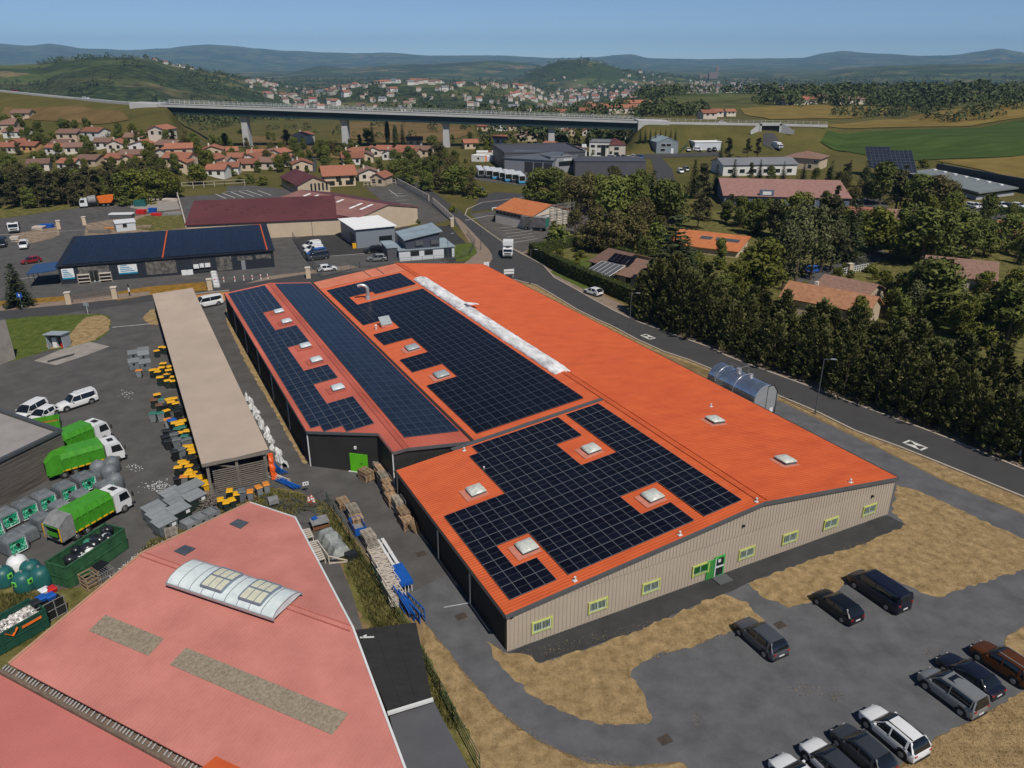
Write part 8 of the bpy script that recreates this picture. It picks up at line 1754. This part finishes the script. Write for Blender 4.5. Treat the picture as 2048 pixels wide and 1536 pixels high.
def pine(seed, m, nm, H=10., R=2.8, n=2000):
    r = random.Random(seed); mb = MB(); P = []
    for i in range(16):
        f = .3 + .7 * i / 15; a = r.uniform(0, 2 * pi); q = R * r.uniform(.2, .75) * (1.25 - f); P.append((V((cos(a) * q, sin(a) * q, H * f * .95)), R * r.uniform(.3, .5) * (1.35 - .6 * f)))
    for i in range(n):
        c, q = r.choice(P); d = rv(r); p = c + V((d.x * q, d.y * q, d.z * q * .38)); leafquad(mb, p, (V((0, 0, 1)) + rv(r)).normalized(), rv(r) + V((0, 0, .5)), .22 * r.uniform(.6, 1.3), .4 * r.uniform(.6, 1.3))
    return proto(nm, 'x', mb, m, trunk_mb(H, .2, .06, [c for c, q in P[:9]], seed))
def poplar(seed, m, H=14., R=1.5, n=1700):
    r = random.Random(seed); mb = MB()
    for i in range(n):
        f = r.random(); a = r.uniform(0, 2 * pi); q = R * (sin(pi * (f * .86 + .1)) ** .6) * r.uniform(.5, 1.1); leafquad(mb, V((cos(a) * q, sin(a) * q, H * (.05 + .95 * f))), (V((cos(a), sin(a), .2)) + rv(r) * .6).normalized(), V((0, 0, 1)) + rv(r) * .6, .25, .5)
    return proto('poplar', 'x', mb, m, trunk_mb(H, .2, .05, [], seed))
PR = {
    'b': ([broad(1, L_OAK, 'broadleaf_tree'), broad(2, L_OAK, 'broadleaf_tree', R=3.6, lobes=16), broad(3, L_OAK, 'broadleaf_tree', R=3., lobes=10)], 9., 'dark green broadleaf tree'),
    'l': ([broad(4, L_LIME, 'lime_tree'), broad(5, L_LIME, 'lime_tree', R=3.5)], 9., 'bright green broadleaf tree'),
    'o': ([broad(6, L_OLIVE, 'broadleaf_tree', n=2000, leaf=.26), broad(7, L_OLIVE, 'broadleaf_tree', R=3.1, n=1900, leaf=.26)], 9., 'olive brown sparse tree'),
    'w': ([broad(8, L_BIRCH, 'birch_tree', H=11, R=3.0, lobes=18, n=2600, leaf=.24, squash=1.5)], 11., 'drooping grey green birch'),
    's': ([spruce(1, L_DARK, 'spruce'), spruce(2, L_DARK, 'spruce', R=3.0, lv=22)], 12., 'dark spruce'),
    'p': ([pine(1, L_PINE, 'pine_tree'), pine(2, L_PINE, 'pine_tree', R=3.2)], 10., 'brownish green pine'),
    'P': ([poplar(1, L_DARK)], 14., 'tall narrow dark poplar'),
    'u': ([broad(9, L_OAK, 'bush', H=2.6, R=1.6, n=700, lobes=8, leaf=.2, lowf=.1), broad(10, L_LIME, 'bush', H=2.4, R=1.6, n=600, lobes=7, leaf=.2, lowf=.1)], 2.6, 'rounded green bush'),
    'c': ([cypress(s_) for s_ in (1, 2, 3, 4)], 9., 'feathery dark cypress'),
}
LANDM = [((1100, 370), 'behind the orange tiled workshop'), ((1190, 395), 'beyond the scaffold tower'), ((1240, 470), 'above the clipped hedge garden'), ((1350, 520), 'by the hall with three dark rooflights'), ((1300, 410), 'beside the access road end'), ((1480, 310), 'below the grey hall and parked cars'), ((1530, 355), 'before the white building with blue grey roof'), ((1590, 440), 'in front of the long blue house'), ((1600, 520), 'over the dark blue car in the lane'), ((1740, 460), 'near the timber carport'), ((1690, 360), 'below the crop field edge'), ((1840, 400), 'hiding the side of the modern hall'), ((1840, 480), 'in front of the white verge cars'), ((1860, 590), 'between the tiled houses'), ((1980, 500), 'below the red tiled edge house'), ((2000, 640), 'beyond the lawn by the frame edge'), ((60, 380), 'in the belt behind the street yard'), ((200, 380), 'in the belt behind the tanker truck'), ((310, 380), 'behind the builders yard'), ((400, 345), 'at the car park head'), ((860, 360), 'on the bend before the coaches'), ((910, 380), 'beside the turning blue car'), ((770, 340), 'by the large orange roofed house'), ((770, 285), 'below the third viaduct span'), ((880, 290), 'at the foot of the third pier'), ((690, 300), 'at the foot of the second pier'), ((560, 280), 'by the first pier'), ((40, 250), 'below the highway near the frame edge'), ((100, 285), 'among the upper village houses'), ((230, 290), 'among the middle village houses'), ((370, 290), 'at the meadow foot above the village'), ((150, 320), 'in the lower village gardens'), ((470, 335), 'between the terraced houses'), ((1020, 290), 'behind the depot wing'), ((1180, 270), 'below the viaduct end'), ((1310, 280), 'in the dark clipped row behind the grey house'), ((40, 580), 'beside the blue square sign'), ((1400, 225), 'behind the bypass barrier'), ((1700, 215), 'among the far meadows'), ((1240, 520), 'inside the clipped hedge'), ((1500, 560), 'between the conifers and the orange hall'), ((900, 430), 'beside the office lawn')]
TSEEN = {}; rnd = random.Random(33)
def plant(k, u, v, vt, wf=1., label=None, group=None, pt=None, hh=None):
    b = pt or T(u, v); h = hh or height_to(b, vt); arr, H0, word = PR[k]; src = rnd.choice(arr); s = h / H0; sx = s * wf * rnd.uniform(.92, 1.1)
    if not label:
        lm = min(LANDM, key=lambda q: (q[0][0] - u) ** 2 + 3 * (q[0][1] - v + 20) ** 2)[1]; n = TSEEN.get((word, lm), 0); TSEEN[(word, lm)] = n + 1; label = f'{ordi(n)} {word} {lm}'
    group = group or f'{word}s'
    if not src['used']:
        src['used'] = 1; o = src; o.location = b; o.rotation_euler = (0, 0, rnd.uniform(0, 6.28)); o.scale = (sx, sx, s)
    else: o = dup(src, b, rnd.uniform(0, 6.28), scale=(sx, sx, s))
    tag(o, label, 'tree' if k != 'u' else 'bush', group); return o
TR = '''b1075,408,333,1.3 b1112,408,335,1.2 o1143,425,350,1.1 o1172,430,342 b1196,425,348 o1212,440,372 b1228,470,352,1.1 b1262,465,345,1.1 s1300,455,338 o1285,480,390 b1334,462,358 b1320,440,370 o1186,505,410,1.1 o1225,508,418,1.2 o1265,500,402,1.1 o1150,470,415 u1115,492,450,1.4 o1105,480,440 s1340,605,428,1.9 s1362,600,470,1.6 P1278,515,464 l1390,570,505,1.2 u1400,560,520,1.5 l1520,595,470,1.2 b1500,560,490 l1480,590,520,1.2 w1590,565,400,1.1 w1565,580,440 w1620,560,410 l1585,485,385,1.1 s1692,522,395,1.3 p1640,545,392,1.2 w1660,545,430 s1560,500,420 p1540,480,400 b1510,470,395 b1452,446,398 p1410,442,372,1.1 p1395,460,385 b1480,455,390 b1440,532,474 l1745,507,410,1.2 l1765,500,430 b1840,532,412,1.5 b1870,520,420,1.3 b1808,520,440,1.2 b1915,502,412,1.4 b1885,510,430 b1966,512,440,1.2 b1940,520,455 b1850,642,515,1.4 b1800,630,545,1.2 w1820,650,560,1.1 b1880,640,545,1.2 b1775,620,560 b1955,665,585,1.3 l1925,680,600 b1990,650,560,1.2 b2010,690,562,1.3 b2045,660,560,1.3 p1455,326,275 s1440,330,285 p1494,316,276 p1514,318,275 s1385,396,318,1.1 p1405,395,326 s1430,388,328 s1466,368,318,1.1 p1500,362,325 s1518,358,318 b1540,365,330 s1565,362,322 s1605,362,325,1.1 b1630,362,335 s1658,376,320,1.2 p1690,372,325,1.2 s1726,388,318,1.3 b1758,410,322,1.2 p1790,425,340,1.3 b1830,432,345,1.2 o1862,434,345,1.2 o1888,432,358 b1735,402,360 u1845,336,318,1.5 u1880,334,322,1.4 s1590,385,352 p1670,420,370 b1650,415,380 o1700,410,375
p10,412,338,1.2 p45,414,342,1.3 p78,412,335,1.3 p108,412,345,1.2 p138,410,338,1.2 p168,408,345,1.2 p198,406,338,1.3 p228,405,342,1.2 p25,418,365 p92,416,368 b60,418,372 p150,414,368 o185,412,372 b215,410,370 b245,406,345,1.2 l275,404,338,1.3 b305,400,338,1.3 l335,398,336,1.3 l352,396,345,1.1 u290,408,385,1.6 u250,412,392,1.5 p-25,412,335,1.3 b-15,420,365 l395,369,325,1.4 u460,352,335,1.6 u480,364,352,1.5 u500,366,348,1.5 u526,370,352,1.4
p880,345,286,1.3 p862,345,296 b905,388,330,1.2 b926,388,332,1.1 o882,380,335,1.2 b850,380,338,1.2 o942,395,348 o900,375,310,1.1 b790,362,318,1.2 b815,362,315,1.1 b760,345,318 b835,352,312 b770,362,335 u945,392,375,1.7 u820,372,352,1.4 b740,348,325 P776,293,243 P792,297,252,1.3 s806,297,248,1.3 b735,288,255,1.1 s745,285,243 b866,300,270,1.5 b720,290,268 b705,310,285 b690,312,285 o672,308,280 b655,300,278 s628,300,270 o575,288,258,1.3 b537,280,262,1.2 u484,268,256,1.6 b548,282,264 u515,305,292
b40,255,225,1.2 b12,262,228,1.2 b25,275,250 b78,266,240,1.2 b133,270,238,1.4 b80,290,262,1.3 b60,288,270 b100,295,275 b235,285,258 u210,275,262,2 u245,276,266,2 b286,280,258 p348,292,258,1.2 b375,300,270,1.2 b392,302,272,1.2 b360,302,278 b182,310,282,1.2 o175,315,295 b105,325,306 b60,330,312 u80,322,312,2 b130,318,306 b210,315,302 u250,312,302,1.8 b290,315,298 b310,310,298 u200,326,316,1.8 b20,330,314 u150,330,322,1.8 u300,330,320,1.6
b1010,300,280 b1030,297,275 s1055,300,278 b1080,295,278 b985,300,280 b955,305,285 l972,302,280 b1130,290,270 b1155,285,262 b1190,285,262,1.3 b1215,280,258,1.2 b1240,275,255,1.2 o1175,292,272 b1200,292,270 b960,270,255 b1010,275,262 b1060,268,256 b1090,272,260 b1160,266,252 b1260,270,256,1.2 b940,280,262 b905,285,268 l1186,312,298 b640,320,300 b652,330,310 b560,345,330
s1280,286,258,.8 s1290,286,257,.8 s1300,286,258,.8 s1310,286,258,.8 s1320,286,257,.8 s1330,286,258,.8 s1340,286,258,.8 s1350,285,258,.8 s40,612,526,1.75 u935,350,340
u1195,540,522,1.7 l1205,530,505 u1150,535,520,1.6 l1170,560,540 u1160,515,500,1.8 o1225,520,505 u1120,510,497,1.8 u1205,555,545,1.3 l1155,535,512
u905,425,410,1.2 u835,447,438,1.4 u995,440,425,1.3 u955,395,372,1.7 b1455,400,380 b2040,515,470,1.2 b2020,440,405 l1300,500,455 b1315,480,430 u1660,580,562,1.8 l1700,560,540,1.2 u1740,545,530,1.8'''
for s in TR.split():
    q = s[1:].split(','); plant(s[0], float(q[0]), float(q[1]), float(q[2]), float(q[3]) if len(q) > 3 else 1.)
def inside(x, y, Q):
    r = False
    for a, b in zip(Q, Q[1:] + Q[:1]):
        if (a[1] > y) != (b[1] > y) and x < a[0] + (b[0] - a[0]) * (y - a[1]) / (b[1] - a[1]): r = not r
    return r
PLACED = []
def fill(px, n, kinds, h0, h1, keep=.72, seed=1, gap=2.):
    r = random.Random(seed); k = t = 0; us = [p[0] for p in px]; vs = [p[1] for p in px]
    while k < n and t < n * 12:
        t += 1; u, v = r.uniform(min(us), max(us)), r.uniform(min(vs), max(vs))
        if not inside(u, v, px): continue
        p = T(u, v)
        if any(hypot(p.x - x, p.y - y) < q * keep + gap * .6 for x, y, q in FOOT) or any(hypot(p.x - x, p.y - y) < gap for x, y in PLACED): continue
        PLACED.append((p.x, p.y)); k += 1; kk = r.choice(kinds); plant(kk, u, v, 0, 1., None, None, p, r.uniform(h0, h1) * (.35 if kk == 'u' else 1))
fill([(1300, 560), (1420, 520), (1560, 540), (1760, 540), (1830, 560), (2060, 560), (2060, 700), (1800, 690), (1640, 640), (1560, 560), (1420, 640), (1330, 620)], 30, 'bblouu', 5, 8, seed=1, gap=3.5)
fill([(1180, 470), (1300, 420), (1400, 420), (1580, 450), (1560, 480), (1500, 470), (1350, 440), (1300, 560), (1240, 500)], 22, 'bbosp', 6, 9, seed=2, gap=3.5)
fill([(1560, 440), (1690, 430), (1760, 450), (1900, 440), (2060, 480), (2060, 540), (1850, 500), (1600, 520)], 20, 'bbls', 6, 10, seed=3, gap=4)
fill([(1640, 360), (1800, 350), (1880, 400), (1840, 440), (1700, 410)], 16, 'bpos', 6, 9, seed=4, gap=4)
fill([(0, 260), (180, 262), (380, 285), (600, 300), (740, 305), (860, 300), (860, 335), (720, 345), (560, 350), (380, 352), (200, 345), (0, 352)], 150, 'bbbuulo', 4, 7.5, .85, seed=5, gap=3.2)
fill([(1050, 385), (1200, 375), (1300, 370), (1350, 440), (1200, 440), (1090, 410)], 16, 'bbo', 6, 9.5, seed=6, gap=4)
fill([(840, 300), (990, 330), (940, 370), (850, 385), (770, 360), (800, 330)], 16, 'bbou', 5, 8, seed=7, gap=4)
fill([(0, 375), (350, 375), (350, 400), (0, 412)], 55, 'ppob', 7.5, 10.5, seed=8, gap=2.)
r0 = [G(1278, 630), G(1342, 655), G(1426, 686), G(1534, 732), G(1622, 764), G(1719, 801), G(1816, 835), G(1900, 866), G(2060, 928), G(2400, 1055)]
rowt = ['front row by the pavement', 'second row of the roadside screen', 'third row of the roadside screen', 'fourth row of the roadside screen', 'rear row of the roadside screen']
def walk(P, st):
    out = []; carry = 0.
    for a, b in zip(P, P[1:]):
        L = (b - a).length; t = carry
        while t < L: out.append(a.lerp(b, t / L)); t += st
        carry = t - L
    return out
nv = V((.83, .56, 0)).normalized()
for k in range(4):
    i = 0
    for p in walk([q + nv * (3.6 * k + .3) for q in r0], 2.5 + .25 * k):
        c = col(p)
        if c > 2230 or (k > 2 and c < 1420 + 60 * k): continue
        if k == 4 and c < 1760: continue
        q = p + V((rnd.uniform(-.5, .5), rnd.uniform(-.5, .5), 0)); plant('c', 0, 0, 0, 1.32 + .05 * k, f'{ordi(i)} cypress from the clipped hedge end in the {rowt[k]}', 'cypresses of the roadside screen', q, rnd.uniform(6.2, 8.4) * (1.25 if c < 1420 else 1.0) + (k > 2) * .8); i += 1
for i, (u, v, vt) in enumerate(((1310, 640, 520), (1345, 655, 512), (1375, 665, 545), (1410, 660, 560), (1300, 600, 520), (1560, 700, 585), (1490, 690, 590))): plant('c', u, v, vt, 1.2, f'{ORD[i]} taller cypress rising behind the screen beside the tiled house', 'taller cypresses')
def hedge(label, px, w_, h, name='hedge', m=None):
    t = thing(name, label, 'hedge'); P = [T(*p) for p in px]; mb = MB(); r = random.Random(len(px)); core = MB()
    for a, b in zip(P, P[1:]):
        d = (b - a); L = d.length; d.normalize(); n = V((-d.y, d.x, 0)); core.bar(a + V((0, 0, h / 2)), b + V((0, 0, h / 2)), w_ * .86, h * .93) 
        for _ in range(int(L * (2 * h + w_) * 16)):
            q = r.uniform(-.3, L + .3); s = r.uniform(-h, h + w_)
            if s < 0: p, nn = n * -w_ / 2 + V((0, 0, h + s)), -n
            elif s < w_: p, nn = n * (s - w_ / 2) + V((0, 0, h)), V((0, 0, 1))
            else: p, nn = n * w_ / 2 + V((0, 0, h - (s - w_))), n
            leafquad(mb, a + d * q + p + rv(r) * .1, (nn + rv(r) * .6).normalized(), rv(r) + V((0, 0, .3)), .13, .24)
    core.build('core', mat('hedge_core', (.02, .03, .006), rough=1), t); mb.build('leaves', m or L_HEDGE, t)
hedge('thick clipped hedge along the pavement in front of the tiled house', [(1064, 510), (1105, 535), (1140, 553), (1205, 581), (1268, 608)], 1.8, 2.9)
hedge('clipped hedge turning back from the road along the garden side', [(1064, 508), (1110, 500), (1150, 492)], 1.6, 2.4); hedge('clipped hedge across the back of the garden', [(1168, 496), (1225, 510), (1262, 520)], 1.6, 2.2); hedge('trimmed hedge behind the front conifers beside the bright lawn', [(1800, 690), (1870, 705), (1920, 720)], 1.6, 2.4); hedge('low trimmed hedge behind the white verge cars', [(1990, 428), (2060, 430)], 2, 2)
sheet('lawn', [(1100, 545), (1130, 520), (1180, 515), (1185, 545), (1215, 580), (1170, 580)], LAWN, 4); sheet('lawn', [(1850, 640), (1915, 630), (1920, 655), (1870, 660)], LAWN, 4)
def woods(name, areas, seed, m):
    r = random.Random(seed); mb = MB()
    for u0, u1, D0, D1, n, h0, h1, thr in areas:
        k = 0; tries = 0
        while k < n and tries < n * 6:
            tries += 1; u = r.uniform(u0, u1); D = D0 * (D1 / D0) ** r.random(); az = atan((u - 1024) * CP / FPX); x, y = D * sin(az), D * cos(az)
            if noise.noise(V((x / 140., y / 140., seed))) < thr: continue
            z = terrain(x, y); h = r.uniform(h0, h1); w_ = h * r.uniform(.45, .8); k += 1; nq = 42 if D < 1300 else 15; ls = .22 if D < 1300 else .34
            for _ in range(nq):
                d = rv(r); d.normalize(); d.z = abs(d.z); p = V((x + d.x * w_, y + d.y * w_, z + h * (.15 + .8 * d.z))); leafquad(mb, p, (d + rv(r) * .5).normalized(), rv(r), w_ * ls, w_ * ls * 1.3)
    o = mb.build(name, m); o['kind'] = 'stuff'
L_FAR = leafmat('far_wood_leaves', (.038, .052, .018), (.072, .088, .032), .45, 0)
woods('far_woods', [(1290, 2150, 800, 1050, 420, 7, 13, -.05), (1350, 2150, 560, 800, 60, 4, 8, .1), (1290, 1420, 520, 760, 90, 5, 10, -.3), (-50, 330, 700, 1500, 300, 8, 14, -.2), (330, 1280, 640, 1400, 420, 6, 11, -.08), (-60, 1300, 1400, 2600, 700, 6, 11, .1), (300, 1300, 1500, 3000, 700, 6, 10, -.2), (300, 2100, 2600, 4600, 2000, 9, 16, -.1)], 5, L_FAR)
woods('scattered_hedgerow', [(320, 960, 455, 620, 34, 2, 5, -.6), (960, 1280, 430, 640, 130, 4, 8, -.5), (1680, 2100, 640, 800, 40, 4, 9, 0)], 9, L_FAR)
def tufts(name, polys, m, n, h, seed, bw=.05):
    r = random.Random(seed); mb = MB()
    for P, k in polys:
        Q = [G(*p) for p in P]; x0, x1 = min(q.x for q in Q), max(q.x for q in Q); y0, y1 = min(q.y for q in Q), max(q.y for q in Q); c = 0
        while c < k:
            x, y = r.uniform(x0, x1), r.uniform(y0, y1); ins = False
            for a, b in zip(Q, Q[1:] + Q[:1]):
                if (a.y > y) != (b.y > y) and x < a.x + (b.x - a.x) * (y - a.y) / (b.y - a.y): ins = not ins
            if not ins: continue
            c += 1; hh = h * r.uniform(.4, 1.3); leafquad(mb, V((x, y, .01)), V((cos(x * 9), sin(y * 9), 0)), V((r.uniform(-.6, .6), r.uniform(-.6, .6), 1)), bw * r.uniform(.6, 1.6), hh)
    o = mb.build(name, m); o['kind'] = 'stuff'
tufts('rank_grass', [([(200, 1190), (300, 1085), (360, 1062), (520, 992), (545, 980), (600, 990), (650, 1010), (560, 1040), (340, 1090), (220, 1190)], 5000), ([(655, 1010), (700, 1075), (830, 1270), (930, 1460), (900, 1460), (760, 1290), (690, 1120), (640, 1040)], 9000), ([(-20, 1190), (90, 1190), (100, 1230), (60, 1230), (-20, 1290)], 2500)], leafmat('rank_grass', (.06, .066, .016), (.15, .13, .045), .4, 0), 0, .42, 2)
isl1 = [(974, 1282), (1013, 1306), (1072, 1327), (1146, 1307), (1263, 1267), (1445, 1189), (1530, 1243), (1380, 1295), (1275, 1329), (1257, 1348), (1304, 1430), (1290, 1450), (1200, 1450), (1126, 1426), (1021, 1352)]
isl2 = [(1497, 1165), (1621, 1119), (1798, 1058), (1813, 1049), (1795, 970), (1900, 1011), (2060, 1085), (2060, 1135), (1934, 1175), (1863, 1192), (1778, 1155), (1690, 1162), (1589, 1214), (1520, 1191)]
tufts('straw_grass', [(isl1, 16000), (isl2, 16000), ([(850, 1250), (930, 1345), (1010, 1430), (1130, 1506), (1300, 1534), (1300, 1600), (960, 1600), (880, 1380)], 9000), ([(1800, 1536), (1870, 1478), (2060, 1380), (2100, 1536)], 7000), ([(1420, 745), (1560, 805), (1750, 890), (2060, 1030), (2060, 1005), (1800, 898), (1555, 795)], 5000), ([(1570, 1375), (1600, 1366), (1640, 1372), (1650, 1388), (1600, 1394)], 130), ([(1655, 1388), (1690, 1384), (1685, 1402), (1660, 1402)], 60), ([(1845, 1300), (1890, 1298), (1880, 1314), (1850, 1314)], 70), ([(1385, 1430), (1405, 1425), (1408, 1450), (1390, 1456)], 70), ([(1380, 1225), (1420, 1212), (1440, 1225), (1400, 1240)], 60), ([(1010, 1310), (1300, 1240), (1310, 1255), (1030, 1330)], 500)], leafmat('straw_blades', (.25, .175, .09), (.42, .31, .17), .2, 0), 0, .085, 3, .022)
tufts('white_flowers', [([(215, 1155), (300, 1085), (340, 1072), (330, 1085), (225, 1170)], 500)], mat('white_petals', (.7, .7, .66)), 0, .12, 4)
SKIN = mat('skin', (.42, .25, .18), rough=.6, var=.05)
def person(label, loc, rz, top, legs, hairm):
    vs, es, rd = [], [], []
    def add(p, r, par=None):
        vs.append(p); rd.append(r)
        if par is not None: es.append((par, len(vs) - 1))
        return len(vs) - 1
    pel = add((0, 0, .95), .13); wst = add((.01, 0, 1.12), .12, pel); ch_ = add((0, 0, 1.32), .14, wst); nk = add((.01, 0, 1.48), .058, ch_); jaw = add((.03, 0, 1.56), .07, nk); hd_ = add((.02, 0, 1.66), .092, jaw); add((.01, 0, 1.73), .06, hd_); add((.125, 0, 1.615), .014, jaw)
    for sg, st_ in ((1, .26), (-1, -.24)):
        hp = add((.0, sg * .09, .9), .095, pel); kn = add((st_ * .62 + .05, sg * .09, .5), .062, hp); an = add((st_ - .03, sg * .09, .09), .042, kn); add((st_ + .16, sg * .1, .035), .034, an)
        sh = add((0, sg * .18, 1.41), .06, ch_); el = add((-st_ * .35, sg * .24, 1.13), .042, sh); wr = add((-st_ * .7 + .08, sg * .23, .90), .028, el); pm_ = add((-st_ * .75 + .1, sg * .225, .83), .034, wr)
        for f in range(4): k1 = add((-st_ * .78 + .13 - .022 * f, sg * .22, .76 + .004 * abs(f - 1)), .009, pm_); add((-st_ * .78 + .145 - .02 * f, sg * .205, .72 + .006 * abs(f - 1)), .008, k1)
        t1 = add((-st_ * .75 + .14, sg * .2, .83), .011, pm_); add((-st_ * .75 + .16, sg * .19, .79), .009, t1)
    me = bpy.data.meshes.new('person'); me.from_pydata(vs, es, []); me.materials.append(SKIN); o = bpy.data.objects.new('person', me); COL.objects.link(o); o.location = loc; o.rotation_euler = (0, 0, rz)
    sk_ = o.modifiers.new('skin', 'SKIN'); sk_.use_smooth_shade = True; o.modifiers.new('sub', 'SUBSURF').levels = 1; o.modifiers['sub'].render_levels = 1
    if me.skin_vertices:
        d = me.skin_vertices[0].data
        for i, r in enumerate(rd): d[i].radius = (r, r); d[i].use_root = i == 0
    tag(o, label, 'person', None)
    def shell(nm, path, m, n=10):
        mb = MB(); rings = []
        for p, rx, ry in path: rings.append([(p[0] + rx * cos(2 * pi * k / n), p[1] + ry * sin(2 * pi * k / n), p[2]) for k in range(n)])
        mb.loft(rings); return mb
    mb = shell('', [((0, 0, .88), .15, .19), ((.01, 0, 1.1), .145, .175), ((0, 0, 1.32), .155, .21), ((0, 0, 1.43), .11, .2), ((.01, 0, 1.49), .07, .09)], top)
    for sg, st_ in ((1, .26), (-1, -.24)): mb.tube((0, sg * .19, 1.42), (-st_ * .35, sg * .245, 1.13), .08, .062, n=8); mb.tube((-st_ * .35, sg * .245, 1.13), (-st_ * .7 + .08, sg * .232, .92), .062, .045, n=8)
    mb.build('jacket', top, o, smooth=60); mb = shell('', [((0, 0, .82), .12, .17), ((0, 0, .98), .15, .18)], legs)
    for sg, st_ in ((1, .26), (-1, -.24)): mb.tube((0, sg * .09, .92), (st_ * .62 + .05, sg * .09, .5), .112, .078, n=8); mb.tube((st_ * .62 + .05, sg * .09, .5), (st_ - .03, sg * .09, .09), .078, .058, n=8)
    mb.build('trousers', legs, o, smooth=60); mb = MB(); rings = []
    for r, z in ((.105, 1.62), (.112, 1.68), (.095, 1.75), (.05, 1.79)): rings.append([(-.015 + r * cos(2 * pi * k / 10) * (.75 if cos(2 * pi * k / 10) > 0 else 1), r * sin(2 * pi * k / 10) * .9, z) for k in range(10)])
    mb.loft(rings); mb.build('hair', hairm, o, smooth=60)
HAIR = mat('brown_hair', (.03, .02, .013), rough=.7)
ph = heading((1990, 905), (2048, 930)); person('person in a pale grey top and dark trousers walking on the pavement', G(2035, 924) + V((0, 0, .02)), ph, mat('grey_cloth', (.30, .31, .34), rough=.9), mat('teal_trousers', (.012, .028, .04), rough=.9), HAIR)
person('person in a blue top at the frame edge beside the grey clad walker', G(2047, 926) + V((0, 0, .02)), ph, mat('blue_cloth', (.03, .10, .28), rough=.9), mat('dark_trousers', (.012, .013, .02), rough=.9), HAIR)
